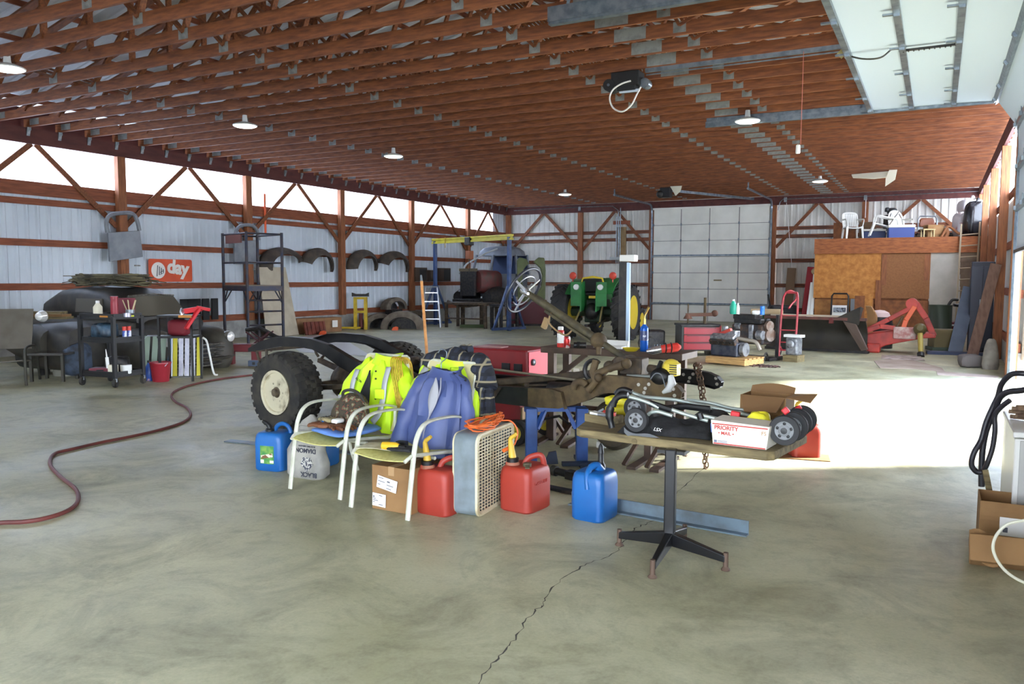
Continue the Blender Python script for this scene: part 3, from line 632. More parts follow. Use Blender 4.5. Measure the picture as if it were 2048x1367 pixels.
b = MB(); b.lathe([(.036, 0), (.038, .006), (.038, .21), (.034, .225), (.018, .24), (.016, .25)], 20); b.build('cylinder', mat('torch_blue', C(24, 92, 190), .22, .2), t, True)
b = MB(); b.lathe([(.0386, .1), (.0386, .19)], 20); b.build('label', mat('torch_label', C(60, 70, 110), .3, c2=C(196, 200, 214), scale=24, lo=.56, hi=.6), t, True)
b = MB(); b.cyl((0, 0, .245), (0, 0, .3), .012); b.tube([(0, 0, .29), (.0, 0, .33), (.025, -.01, .37), (.045, -.02, .41)], [.007, .007, .008, .012], 8); b.build('nozzle', mat('brass', C(196, 164, 96), .3, .8), t, True)
t = thing('polisher', 'red and silver electric polisher lying beside the torch cylinder', 'power tool', (bench(1326, 6.95)[0], 6.95, .97), .5)
b = MB(); b.tube([(-.02, 0, 0), (.06, 0, .01), (.13, .0, .02), (.16, 0, .02)], [.035, .042, .04, .015], 14); b.build('body', mat('tool_red', C(214, 58, 48), .4), t, True)
b = MB(); b.tube([(-.15, 0, -.02), (-.1, 0, -.015), (-.02, 0, 0)], [.012, .034, .036], 14); b.build('gear_head', mat('chrome', C(0, 0, 0)), t, True)
b = MB(); b.tube(arc((.07, 0, .01), .046, 0, 2*PI, 14, (0, 1, 0), (0, 0, 1)), .006, 6); b.tube(arc((.02, 0, .01), .046, 0, 2*PI, 14, (0, 1, 0), (0, 0, 1)), .006, 6); b.build('cord_wrap', blk, t, True)
t = thing('paper_tray', 'white paper tray lying on the bench behind the column', 'tray', bench(1222, 7.25), -.1)
b = MB(); b.prism([(-.15, -.08), (.15, -.08), (.13, .1), (-.16, .1)], (0, 0, .004), (1, 0, 0), (0, 1, 0), (0, 0, .02)); b.build('sheet', wht, t); b = MB(); b.box((.02, .09, .04), (.24, .02, .06), rx=-.4); b.build('raised_flap', wht, t)
t = thing('plastic_dish', 'shallow yellow plastic dish next to the blue torch cylinder', 'dish', bench(1262, 7.05))
b = MB(); b.lathe([(.02, 0), (.05, .0), (.08, .03), (.084, .03), (.055, .004), (.02, .004)], 20); b.build('dish', mat('yellow_plastic', C(222, 200, 40), .4), t, True)
t = thing('steel_fitting', 'small dark threaded pipe fitting lying on the bench', 'pipe fitting', bench(1160, 7.1), .3)
b = MB(); b.cyl((-.06, 0, .03), (.06, 0, .03), .028); b.cyl((-.03, 0, .03), (.0, 0, .03), .036, n=6); b.build('body', dark, t, True)
# tall adjustable post stand with white head
pb = onY(1252, 640, 8.3)
t = thing('roller_stand', 'tall dark post with bright strip and white box on top', 'stand', (pb.x, 8.3, 0))
b = MB(); b.box((-.03, 0, .9), (.09, .07, 1.76)); b.build('post', dark, t)
b = MB(); b.box((.03, -.02, 1.02), (.035, .035, 1.5)); b.build('slide', mat('bright_strip', C(176, 200, 224), .3, .6), t)
b = MB(); b.box((.02, 0, 1.82), (.17, .12, .07)); b.build('head', wht, t, bev=.006)
b = MB(); b.box((-.1, 0, 1.82), (.16, .1, .03)); b.build('head_plate', gray, t)
b = MB(); b.box((0, 0, .02), (.5, .5, .04)); b.build('base', dark, t, bev=.01)
# red welder-generator on a wagon
gz = .86; A_ = onY(1055, 700, 7.4); A_.z = 0; B_ = A_-V((.8, -.04, 0)); gx = (A_-B_); gl = gx.length; gx.normalize()
t = thing('welder_generator', 'red engine-driven welder with pink-lit end panel behind the truck frame', 'welder', (A_+B_)/2, math.atan2(gx.y, gx.x))
gred = mat('welder_red', C(142, 20, 28), .4, c2=C(126, 18, 24), scale=3)
b = MB(); b.box((0, .25, .52), (gl, .5, .66)); b.build('cabinet', gred, t, bev=.02)
b = MB(); b.box((gl/2+.006, .25, .52), (.012, .47, .62)); ep = b.build('end_panel', mat('end_panel_lit_red', C(206, 60, 76), .4), t, bev=.003)  # paler red paints the door light falling on this end
b = MB(); b.lathe([(.035, 0), (.035, .02), (.02, .03)], 16, (gl/2+.012, .09, .72), (1, 0, 0)); b.build('gauge', mat('gauge_face', C(80, 80, 84), .3, .5), ep, True)
b = MB(); b.box((gl/2+.015, .3, .5), (.01, .16, .14)); b.build('label', wht, ep); b = MB(); b.box((gl/2+.02, .29, .5), (.012, .08, .08)); b.build('outlet', blk, ep); b = MB(); b.box((gl/2+.015, .27, .36), (.01, .26, .06)); b.build('lower_label', wht, ep)
for x in (.14, .29): b = MB(); b.box((x, -.004, .66), (.1, .012, .09)); b.build('control_panel', blk, t)
b = MB(); b.box((-.15, .2, .852), (.3, .16, .006)); b.build('warning_label', mat('faded_label', C(200, 150, 140), .5), t)
b = MB(); b.box((0, .3, .16), (gl*.98, .5, .05)); b.build('wagon_bed', dark, t)
for x in (-gl/2+.2, gl/2-.18):
    for y in (.02, .48):
        b = MB(); b.lathe([(.1, -.04), (.155, -.05), (.17, -.02), (.17, .02), (.155, .05), (.1, .04)], 26, (x, y, .17), (0, 1, 0), ring=True); w = b.build('wheel', rub, t, True)
        b = MB(); b.lathe([(.1, -.03), (.105, 0), (.06, .0), (.03, -.03), (.01, -.03)], 20, (x, y-.01, .17), (0, 1, 0)); b.build('hub', mat('hub_yellow', C(216, 190, 50), .45), w, True)
b = MB(); b.tube([(gl/2, .3, .16), (gl/2+.3, .3, .22), (gl/2+.55, .3, .12)], .015, 8); b.build('tow_handle', dark, t)
# red garden wagon pushed in under the near rail
wq = at(1043, 866, .12)
t = thing('garden_wagon', 'red garden wagon with yellow-hubbed wheels under the middle of the truck frame', 'wagon', (wq.x-.55, wq.y+.3, 0), -.04)
b = MB(); b.box((-.05, 0, .33), (1.15, .5, .2)); b.build('bed', gred, t, bev=.012)
b = MB(); b.box((.535, 0, .3), (.02, .46, .12)); b.build('lit_end', mat('wagon_end_lit_tan', C(190, 160, 120), .7), t)  # pale tan paints the light caught by the wagon's right end
b = MB(); b.box((-.05, 0, .2), (1.0, .3, .05)); b.build('undercarriage', dark, t)
for x in (-.5, .52):
    for y in (-.3, .3):
        b = MB(); b.lathe([(.07, -.04), (.115, -.045), (.125, -.02), (.125, .02), (.115, .045), (.07, .04)], 24, (x, y, .126), (0, 1, 0), ring=True); w = b.build('wheel', rub, t, True)
        b = MB(); b.lathe([(.075, -.03), (.07, .0), (.04, -.01), (.025, -.04), (.001, -.04)], 18, (x, y, .126), (0, 1, 0)); b.build('hub', mat('hub_yellow', C(0, 0, 0)), w, True)
b = MB(); b.tube([(.55, 0, .2), (.8, .05, .26), (.98, .1, .12)], .014, 8); b.build('tow_handle', dark, t)
# small yellow two-stroke engine on the rail end
e0 = toTF(onY(1346, 742, 6.1))
t = thing('trimmer_engine', 'yellow and black two-stroke trimmer engine resting on the near rail', 'engine', onY(1335, 757, 6.12), -.1)
b = MB(); b.sph((.03, 0, .09), (.075, .07, .07), 14, 10); b.box((.06, -.02, .08), (.08, .1, .1)); b.build('cowl', mat('cowl_yellow', C(224, 200, 70), .4), t, True, bev=.01)
b = MB()
for k in range(5): b.box((.075, -.074, .05+k*.017), (.06, .008, .007))
b.build('vent', blk, t)
b = MB(); b.sph((-.03, -.06, .02), (.09, .06, .07), 14, 10); b.cyl((-.06, -.05, .08), (-.03, -.06, .14), .018); b.build('recoil_housing', blk, t, True)
b = MB(); b.tube([(.06, -.08, .04), (.075, -.09, -.02), (.05, -.09, -.07), (.0, -.09, -.1)], [.02, .034, .03, .012], 10); b.build('fuel_tank', mat('translucent_tank', C(220, 222, 220), .3), t, True)
b = MB(); b.cyl((-.35, -.0, -.0), (-.1, -.02, .01), .014, n=10); b.build('shaft_tube', mat('pale_tube', C(150, 156, 150), .4, .5), t, True)
b = MB(); b.tube(spline([(-.1, -.1, .0), (-.05, -.12, .05), (.0, -.12, .04), (.03, -.11, -.05)], 5), .005, 6); b.build('fuel_line', gray, t)
# chain over the far horn, hanging in front of the trestle
t = thing('chain', 'rusty steel chain draped over the frame horn and hanging beside the table post', 'chain', (0, 0, 0))
b = MB()
def links(b, pts, L_=.046, r=.0055, w=.013):
    pts = spline(pts, 14); acc = 0; cur = pts[0]; k = 0; i = 1
    while i < len(pts):
        d = (pts[i]-cur).length
        if acc+d < L_*.72: acc += d; cur = pts[i]; i += 1; continue
        c = cur; dirv = (pts[i]-pts[max(0, i-3)]).normalized(); a_, b_ = frame(dirv); s_ = a_ if k % 2 else b_
        loop = [c+dirv*(L_/2-w)*(1 if j < 6 else -1)+(dirv*math.sin(PI*(j % 6)/5)*(1 if j < 6 else -1)*w+s_*math.cos(PI*(j % 6)/5)*w*(1 if j < 6 else -1)) for j in range(12)]
        b.tube(loop, r, 6, closed=True); k += 1; acc = 0; cur = pts[i]; i += 1
hb = P0+AX*1.07+QX*.85
b_y = hb.y
f_ = lambda px, py, y: onY(px, py, y)
links(b, [f_(1388, 742, 6.86), f_(1391, 728, 6.82), f_(1397, 735, 6.74), f_(1404, 760, 6.68), f_(1409, 800, 6.66), f_(1412, 850, 6.66), f_(1413, 900, 6.66), f_(1414, 950, 6.66)])
links(b, [f_(1402, 744, 6.9), f_(1400, 730, 6.82), f_(1395, 745, 6.72), f_(1400, 775, 6.67), f_(1406, 830, 6.64), f_(1408, 880, 6.64), f_(1409, 925, 6.64), f_(1411, 955, 6.64), f_(1414, 948, 6.66)])
b.build('links', mat('chain_rust', C(120, 92, 70), .5, .5, c2=C(86, 70, 58), scale=20), t, True)
# ================================================================ foreground: plank table and what lies on it
plank = mat('weathered_plank', C(138, 122, 84), .75, c2=C(90, 78, 52), scale=3, stretch=(1.2, 10, 10), lo=.35, hi=.68, bump=.15)
card = mat('cardboard', C(146, 110, 68), .8, c2=C(128, 94, 56), scale=3)
cardd = mat('cardboard_inner', C(124, 92, 58), .85)
TZ = .67
t = thing('pedestal_table', 'plank-topped table on a black four-footed pedestal in the foreground', 'table', (-1.31, 4.42, 0), 0)
FL_, FR_, BR_, BL_ = at(1150, 857, TZ), at(1545, 905, TZ), at(1618, 868, TZ), at(1197, 820, TZ)
b = MB(); o_ = V((-1.31, 4.42, 0)); cut = .06
quad = [FL_-o_, FR_-o_, BR_-o_, BL_-o_]; poly = []
for i in range(4):
    p, a_, c_ = quad[i], quad[i-1], quad[(i+1) % 4]
    poly += [p+(a_-p).normalized()*.035, p+(c_-p).normalized()*.035]
vs = [(p.x, p.y, TZ-.05) for p in poly]+[(p.x, p.y, TZ) for p in poly]; n = len(poly)
b.add(vs, [tuple(range(n))[::-1], tuple(range(n, 2*n))]+[(i, (i+1) % n, n+(i+1) % n, n+i) for i in range(n)]); b.build('tabletop', plank, t, bev=.008)
b = MB(); b.box((0, 0, .36), (.062, .062, .54), rz=.1); b.build('column', mat('black_enamel', C(22, 22, 24), .3), t, bev=.008)
b = MB(); b.box((0, .05, .61), (.16, .12, .02)); b.build('top_plate', blk, t)
for x, y in ((.02, -.37), (.34, -.07), (-.32, .04), (.0, .32)):
    d = V((x, y, 0)).normalized(); e = V((x, y, 0))
    b = MB(); vs = []
    s_ = V((-d.y, d.x, 0))
    for p, w, z0, z1 in ((V((0, 0, 0)), .024, .07, .15), (e, .016, .045, .085)): vs += [p-s_*w+V((0, 0, z0)), p+s_*w+V((0, 0, z0)), p+s_*w+V((0, 0, z1)), p-s_*w+V((0, 0, z1))]
    b.add(vs, [(3, 2, 1, 0), (4, 5, 6, 7), (0, 1, 5, 4), (1, 2, 6, 5), (2, 3, 7, 6), (3, 0, 4, 7)]); lg = b.build('leg', MATS['black_enamel'], t, bev=.006)
    b = MB(); b.cyl(e+V((0, 0, .012)), e+V((0, 0, .1)), .014, n=10); b.lathe([(.024, 0), (.026, .006), (.014, .02)], 12, e); b.build('foot', mat('rusty_foot', C(96, 76, 62), .7, .2), lg, True)
# ---- folded stroller
pale = mat('pale_frame_tube', C(176, 186, 178), .35, .4)
t = thing('folded_stroller', 'folded black stroller with grey tubes lying across the plank table', 'stroller', (-1.35, 4.75, TZ))
org = V((-1.35, 4.75, TZ))
def px(l, y): return [onY(a_, c_, y)-org for a_, c_ in l]
ytub = [(4.62, [(1248, 791), (1275, 797), (1300, 806), (1318, 815)]), (4.86, [(1262, 784), (1289, 793), (1320, 796), (1356, 800), (1406, 811), (1460, 822), (1500, 831)]), (4.98, [(1374, 799), (1423, 806), (1462, 816), (1508, 821)]), (4.64, [(1341, 818), (1375, 829), (1416, 841)]), (4.64, [(1400, 829), (1458, 842), (1531, 852), (1560, 856)]), (4.9, [(1480, 824), (1530, 840), (1590, 850)])]
for y, l in ytub:
    b = MB(); b.tube(spline(px(l, y), 5), .0115, 10); b.build('frame_tube', pale, t, True)
b = MB(); b.tube(spline(px([(1296, 829), (1303, 824), (1318, 823), (1345, 831)], 4.6), 5), .0115, 10); b.build('frame_tube', pale, t, True)
for y, l in ((4.6, [(1256, 790), (1242, 791), (1231, 798), (1226, 812)]), (4.84, [(1264, 784), (1250, 779), (1240, 780), (1232, 788)])):
    b = MB(); b.tube(spline(px(l, y)+px([(1222, 840), (1226, 858)], y)[:0], 5), .019, 10); b.build('foam_grip', blk, t, True)
b = MB(); b.tube(spline(px([(1231, 800), (1222, 812), (1219, 830), (1224, 855)], 4.6), 5), [.02]*6+[.026]*6+[.02]*4, 10); b.build('handle_grip', blk, t, True)
b = MB()
for l, y in (([(1300, 806), (1322, 813), (1343, 820)], 4.63), ([(1398, 826), (1402, 838)], 4.62), ([(1322, 818), (1370, 812), (1420, 818)], 4.76)): b.tube(px(l, y), .02, 8)
b.build('hinge_joint', blk, t, True)
def caster(cx_, cy_, y, r, w=.035):
    c = onY(cx_, cy_, y)-org
    b = MB(); b.lathe([(r*.62, -w/2), (r*.95, -w*.5), (r, -w*.2), (r, w*.2), (r*.95, w*.5), (r*.62, w/2)], 30, c, (0, 1, 0), ring=True); w_ob = b.build('wheel', mat('wheel_rubber', C(40, 40, 42), .7), t, True)
    b = MB(); b.lathe([(r*.64, -w*.35), (r*.6, -w*.45), (r*.42, -w*.3), (r*.3, -w*.55), (r*.2, -w*.6), (.001, -w*.6)], 26, c, (0, 1, 0)); b.lathe([(r*.64, w*.35), (.001, w*.4)], 16, c, (0, 1, 0)); b.build('hub', mat('gray_hub', C(128, 130, 132), .5), w_ob, True)
    b = MB(); b.lathe([(r*.22, -w*.62), (.001, -w*.66)], 14, c, (0, 1, 0))
    for k in range(5): a_ = k*2*PI/5+.3; b.sph(c+V((math.cos(a_)*r*.46, -w*.38, math.sin(a_)*r*.46)), (r*.11, w*.08, r*.11), 8, 6)
    b.build('hub_cap', blk, w_ob, True)
caster(1273, 839, 4.52, .073); caster(1270, 815, 4.78, .073)
caster(1569, 860, 4.50, .083); caster(1585, 852, 4.62, .083); caster(1594, 845, 4.78, .083); caster(1604, 838, 4.9, .083)
b = MB(); c = onY(1569, 860, 4.5)-org; c2 = onY(1604, 838, 4.9)-org; b.cyl(c, c2, .012); b.build('axle', pale, t)
for l, y in (([(1567, 816), (1576, 826)], 4.6), ([(1594, 812), (1600, 820)], 4.85), ([(1462, 826), (1480, 830)], 4.7)):
    b = MB(); p_ = px(l, y); b.bar(p_[0], p_[1], .03, .035); b.build('red_latch', mat('latch_red', C(214, 36, 44), .4), t, bev=.006)
# black fabric sling: lumpy folded cloth
fab = mat('black_fabric', C(26, 26, 28), .85, c2=C(44, 44, 46), scale=20, bump=.3)
def lump(u0, u1, v0, v1, y0, y1, seed, amp=.02):
    r_ = random.Random(seed); ph = [r_.uniform(0, 6) for _ in range(6)]
    a_ = onY(u0, v1, y0)-org; c_ = onY(u1, v1, y0)-org; h_ = (onY(u0, v0, y0)-onY(u0, v1, y0)).z
    def fn(u, v):
        x = a_.x+(c_.x-a_.x)*u; y = (y0-4.75)+(y1-y0)*v
        env = math.sin(PI*min(1, max(0, v)))**.6*(math.sin(PI*u)**.5)
        z = h_*env*(.75+.25*math.sin(7*u+ph[0]+3*v))+amp*math.sin(13*u+ph[1])*math.sin(9*v+ph[2])*env
        return (x, y+.012*math.sin(9*u+ph[3]), max(.004, z+.004))
    return fn
b = MB(); b.surf(lump(1232, 1300, 852, 884, 4.5, 5.0, 1), 18, 14); b.surf(lump(1262, 1420, 850, 890, 4.55, 4.95, 2), 30, 14); b.surf(lump(1330, 1470, 830, 880, 4.68, 5.0, 3), 24, 14); b.build('fabric_seat', fab, t, True)
b = MB()
for i, (x0, y0) in enumerate(((1246, 862), (1275, 876), (1300, 874), (1330, 880))): pass
b.surf(lambda u, v: onY(1248+95*u, 858+24*u**.6+10*v+3*math.sin(9*u), 4.5-.012*v)-org+V((0, 0, .012)), 16, 3, th=.004); b.build('fabric_edge', mat('gray_trim', C(96, 98, 100), .7), t, True)
text('LSX', .028, wht, t, onY(1316, 858, 4.5)-org+V((0, -.015, 0)), (PI/2-.3, .1, .05), 'logo', .0005, shear=.3)
b = MB(); 
for x0 in (1268, 1303): b.cyl(onY(x0, 887, 4.475)-org+V((0, 0, .014)), onY(x0, 887, 4.475)-org+V((0, .12, .014)), .018)
b.build('wooden_roller', plank, t, True)
# ---- other things on the table
t = thing('mail_box', 'white postal box with red lettering at the right end of the plank table', 'box', (onY(1478, 894, 4.46).x, 4.46, TZ), -.1)
mailw = mat('mail_white', C(226, 222, 206), .6)
b = MB(); b.prism([(-.15, 0), (.15, 0), (.165, .128), (-.165, .136)], (0, 0, .002), (1, 0, 0), (0, 0, 1), (0, .2, 0)); b.build('body', mailw, t, bev=.002)
mred = mat('mail_red', C(190, 50, 44), .6); mblue = mat('mail_blue', C(50, 80, 150), .6)
b = MB(); b.box((0, -.001, .118), (.31, .002, .006)); b.box((0, -.001, .008), (.29, .002, .006)); b.build('stripe', mred, t)
text('PRIORITY', .032, mred, t, (-.075, -.002, .098), (PI/2, 0, 0), 'lettering', .0005, .0008); text('\u2022 MAIL \u2022', .026, mred, t, (-.075, -.002, .068), (PI/2, 0, 0), 'lettering', .0005, .0006)
b = MB(); b.box((-.135, -.001, .02), (.016, .002, .014)); b.box((-.095, -.001, .024), (.055, .002, .003)); b.box((-.095, -.001, .016), (.055, .002, .003)); b.build('printed_mark', mat('print_gray', C(110, 116, 140), .6), t)
b = MB(); b.box((-.162, .06, .09), (.012, .1, .05), ry=-.1); b.build('blue_corner', mblue, t)
text('FS', .03, mat('print_tan', C(170, 120, 60), .6), t, (.135, -.003, .09), (PI/2, 0, 0), 'lettering', .0005)
t = thing('wooden_block_box', 'shallow wooden box of small parts on the left corner of the plank table', 'box', at(1203, 846, TZ)+V((0, .04, 0)), -.35)
b = MB()
for c, d in (((0, 0, .005), (.2, .14, .01)), ((0, -.07, .028), (.2, .012, .05)), ((0, .07, .028), (.2, .012, .05)), ((-.1, 0, .028), (.012, .14, .05)), ((.1, 0, .028), (.012, .14, .05))): b.box(c, d)
b.build('box', plank, t, bev=.003)
b = MB(); b.box((-.03, -.01, .05), (.11, .06, .02), rz=.2, ry=.1); b.build('white_packet', wht, t)
b = MB(); b.box((.05, .02, .055), (.05, .04, .03), rz=.5); b.box((-.01, .04, .06), (.07, .02, .02), rz=-.3); b.build('red_packet', mat('packet_red', C(216, 70, 60), .5), t)
b = MB(); b.cyl((-.07, .0, .05), (-.03, .03, .08), .008); b.box((.02, -.03, .055), (.07, .02, .015), rz=.4); b.build('gray_fitting', gray, t)
yel = mat('yellow_cloth', C(222, 212, 40), .6, c2=C(200, 188, 36), scale=8, bump=.2)
def pillow(b, c, d, seed=0, n=14):
    c = V(c); r_ = random.Random(seed); ph = [r_.uniform(0, 6) for _ in range(4)]
    def pt(i, j):
        th = PI*i/n; f = 2*PI*j/(2*n); sg = lambda x: math.copysign(abs(x)**.55, x)
        w = 1+.06*math.sin(3*f+ph[0])*math.sin(2*th+ph[1])+.05*math.sin(5*f+ph[2]+3*th)
        return c+V((d[0]/2*sg(math.sin(th))*sg(math.cos(f))*w, d[1]/2*sg(math.sin(th))*sg(math.sin(f))*w, d[2]/2*sg(math.cos(th))*w))
    vs = [pt(i, j) for i in range(n+1) for j in range(2*n)]
    fs = [(i*2*n+j, (i+1)*2*n+j, (i+1)*2*n+(j+1) % (2*n), i*2*n+(j+1) % (2*n)) for i in range(n) for j in range(2*n)]
    return b.add(vs, fs)
p = at(1232, 832, TZ)
t = thing('plastic_pouch', 'lower puffy yellow pouch behind the wooden parts box', 'pouch', (p.x, p.y+.08, TZ))
b = MB(); pillow(b, (0, 0, .035), (.2, .14, .07), 1); b.build('pouch', yel, t, True)
t = thing('plastic_pouch', 'upper puffy yellow pouch stacked below the stroller handle', 'pouch', (p.x-.01, p.y+.08, TZ+.066))
b = MB(); pillow(b, (0, 0, .03), (.19, .13, .06), 2); b.build('pouch', yel, t, True)
p = onY(1518, 842, 4.72)
t = thing('yellow_rag', 'crumpled yellow rag tucked behind the white postal box', 'rag', (p.x, 4.72, TZ))
b = MB(); pillow(b, (0, 0, .08), (.13, .1, .16), 5); b.build('rag', yel, t, True)
p0 = onY(1480, 845, 4.98)
t = thing('cardboard_box', 'open cardboard box with raised flaps on the back of the plank table', 'box', (p0.x, 4.98, TZ), -.1)
b = MB(); w_, d_, h_ = .27, .2, onY(1473, 788, 4.98).z-TZ
for c, d in (((w_/2, 0, h_/2), (w_, .005, h_)), ((w_/2, d_, h_/2), (w_, .005, h_)), ((0, d_/2, h_/2), (.005, d_, h_)), ((w_, d_/2, h_/2), (.005, d_, h_)), ((w_/2, d_/2, .003), (w_, d_, .005))): b.box(c, d)
b.build('body', card, t)
b = MB(); b.surf(lambda u, v: (w_*u, d_+.03*v, h_+(.035+.02*math.sin(3*u))*v), 10, 2, th=.004); b.build('back_flap', cardd, t); b = MB(); b.add([(w_, 0, h_), (w_, d_, h_), (w_+.14, d_-.01, h_+.012), (w_+.14, .02, h_-.02)], [(0, 1, 2, 3)]); b.build('right_flap', card, t, solid=.004)
b = MB(); b.add([(0, 0, h_), (w_, 0, h_), (w_-.02, -.12, h_-.075), (.06, -.12, h_-.085)], [(3, 2, 1, 0)]); b.build('front_flap', cardd, t, solid=.004)
# ---------------------------------------------------------------- jugs and cans
def can_body(b, w, d, h, top=.8, dish=.02):
    rings = []
    for z, k, r in ((0, .93, .05), (.012, 1, .05), (h*.35, 1.0, .045), (h*.75, 1.0, .045), (h*.86, .985, .05), (h*.94, .94, .05), (h*.985, .86, .05), (h, .74, .04)):
        rings.append([(x, y, z) for x, y in rrect(w*k, d*k, min(r, w*k*.45), 5)])
    b.loft(rings); return b
rplast = mat('red_jerry_plastic', C(166, 54, 38), .5, c2=C(148, 48, 36), scale=3, lo=.35, hi=.7)
bplast = mat('blue_jerry_plastic', C(26, 98, 166), .38, c2=C(22, 86, 152), scale=3)
dustm = mat('dusty_top', C(160, 104, 80), .7, c2=C(190, 70, 52), scale=9, lo=.45, hi=.6)
spy = mat('spout_yellow', C(214, 176, 60), .5)
def red_can(name, lab, loc, rz, w=.25, d=.25, h=.31, flip=1, vent=False):
    t = thing(name, lab, 'gas can', loc, rz, None)
    b = MB(); can_body(b, w, d, h); b.build('body', rplast, t, True)
    b = MB(); b.lathe([(.05, h-.02), (.05, h+.01), (.042, h+.02)], 16, (-w*.26*flip, -d*.2, 0)); b.build('neck', dustm, t, True)
    b = MB(); b.lathe([(.042, h+.005), (.044, h+.045), (.028, h+.05)], 18, (-w*.26*flip, -d*.2, 0)); b.build('collar', blk, t, True)
    x0, y0 = -w*.26*flip, -d*.2
    b = MB(); b.tube([(x0, y0, h+.04), (x0-.008, y0, h+.09), (x0-.02, y0, h+.17), (x0-.012, y0, h+.185), (x0+.03, y0, h+.215)], [.028, .024, .016, .016, .012], 12); b.build('spout', spy, t, True)
    b = MB(); b.tube(spline([(x0+.05, y0+.06, h-.03), (x0+.075, y0+.08, h+.035), (x0+.13, y0+.12, h+.06), (w*.36, d*.24, h+.045), (w*.4, d*.3, h-.04)], 5), .017, 10, sq=1.2); b.build('handle', rplast, t, True)
    if vent:
        b = MB(); b.lathe([(.03, h-.01), (.03, h+.02), (.02, h+.024)], 14, (w*.18, -d*.16, 0)); b.bar((w*.18, -d*.16, h+.02), (w*.34, -d*.36, h-.0), .03, .008); b.build('vent_cap', mat('vent_grime', C(96, 90, 70), .6, .3), t, True)
    return t
red_can('gas_can', 'red gas can with yellow spout between the cardboard box and the box fan', (-2.96, 4.53, 0), -.05, .27, .22, .31)
red_can('gas_can', 'red gas can with yellow spout and dusty top right of the box fan', (-2.49, 4.9, 0), -.12, .26, .30, .31, vent=True)
text('GASOLINE', .035, mat('moulded_red', C(160, 44, 34), .5), bpy.data.objects['gas_can.001'], (.132, .0, .2), (PI/2, 0, PI/2), 'lettering', .001)
red_can('gas_can', 'sunlit red gas can on the floor beyond the right end of the plank table', (-1.02, 7.6, 0), .4, .26, .26, .30)
def blue_can(lab, loc, rz, w=.24, d=.26, h=.36, spout='up', label=False):
    t = thing('water_can', lab, 'jerry can', loc, rz, None)
    b = MB(); can_body(b, w, d, h*.92); b.build('body', bplast, t, True)
    if spout == 'up':
        b = MB(); b.lathe([(.034, h*.9), (.034, h*1.0), (.026, h*1.03), (.02, h*1.06), (.018, h*1.22), (.022, h*1.23), (.016, h*1.36), (.006, h*1.42)], 14, (.02, .04, 0)); b.build('spout', blk, t, True)
        b = MB(); b.tube(spline([(.03, .03, h*.9), (.015, -.02, h*1.02), (-.0, -.07, h*.99), (0, -d*.44, h*.84), (.015, -d*.5, h*.62)], 6), [.03]*6+[.024]*6+[.02]*6+[.017]*7, 10); b.build('handle', bplast, t, True)
    else:
        b = MB(); b.lathe([(.036, h*.86), (.038, h*.96), (.03, h*.99)], 14, (-.04, -.02, 0)); b.tube([(-.04, -.02, h*.96), (-.045, -.02, h*1.04), (-.075, -.02, h*1.12), (-.1, -.02, h*1.15)], [.022, .02, .017, .012], 10); b.build('spout', blk, t, True)
        b = MB(); b.tube(arc((.06, .02, h*.88), .075, 0, PI, 10), .018, 10); b.build('handle', bplast, t, True)
    if label:
        b = MB(); b.box((.0, -d/2-.001, h*.4), (.13, .002, .15)); lb = b.build('label', mat('label_green', C(60, 130, 66), .5, c2=C(120, 160, 70), scale=22), t)
        b = MB(); b.box((.0, -d/2-.003, h*.4-.01), (.11, .002, .03), ry=-.2); b.build('label_picture', mat('label_picture', C(220, 210, 190), .5, c2=C(120, 80, 50), scale=30, lo=.5, hi=.52), lb)
        b = MB(); b.box((-.045, -d/2-.003, h*.24), (.03, .002, .028)); b.box((.045, -d/2-.003, h*.24), (.035, .002, .022)); b.build('label_print', mailw, lb)
    return t
blue_can('blue jerry can with black upright spout standing beside the table pedestal', (-1.98, 4.93, 0), -.1, .24, .27, .35)
blue_can('blue jerry can with green label and curved spout beside the coal sack', (-4.86, 4.93, 0), .18, .27, .25, .345, 'curl', True)
blue_can('blue jerry can half hidden behind the coal sack', (-4.62, 5.22, 0), .1, .24, .25, .35, 'curl')
# coal sack
t = thing('coal_sack', 'grey paper sack with upside-down lettering standing beside blue can', 'sack', (-4.42, 4.83, 0), .06)
sackm = mat('sack_paper', C(164, 160, 150), .7, c2=C(132, 130, 124), scale=6, bump=.3)
b = MB(); rings = []
for z, w, d, tw in ((0, .31, .13, 0), (.03, .36, .17, .0), (.12, .36, .17, .01), (.22, .33, .16, -.01), (.29, .29, .13, .01), (.335, .22, .09, .0), (.37, .24, .06, .02), (.40, .26, .04, .03)):
    rings.append([(x*(1+.03*math.sin(9*z+5*x*9))+tw, y+.006*math.sin(40*x+30*z), z) for x, y in rrect(w, d, min(d*.48, .07), 6)])
b.loft(rings); b.build('body', sackm, t, True)
b = MB(); b.loft([[(x-.05+z*.2, y, z) for x, y in rrect(w, d, d*.45, 5)] for z, w, d in ((.37, .1, .06), (.42, .2, .09), (.46, .16, .05), (.51, .03, .02))]); b.loft([[(x+.06, y-.02, z) for x, y in rrect(w, d, d*.45, 5)] for z, w, d in ((.36, .12, .06), (.4, .22, .1), (.425, .2, .08))]); b.build('torn_top', sackm, t, True)
sink = mat('sack_ink', C(44, 46, 60), .7)
text('BLACK', .052, sink, t, (.08, -.088, .045), (PI/2, PI, 0), 'lettering', .001, .001)
text('DIAMOND', .05, sink, t, (.03, -.083, .235), (PI/2+.08, PI, 0), 'lettering', .001, .001)
text('BLASTING ABRASIVE', .018, sink, t, (.06, -.082, .27), (PI/2+.12, PI, 0), 'lettering', .001)
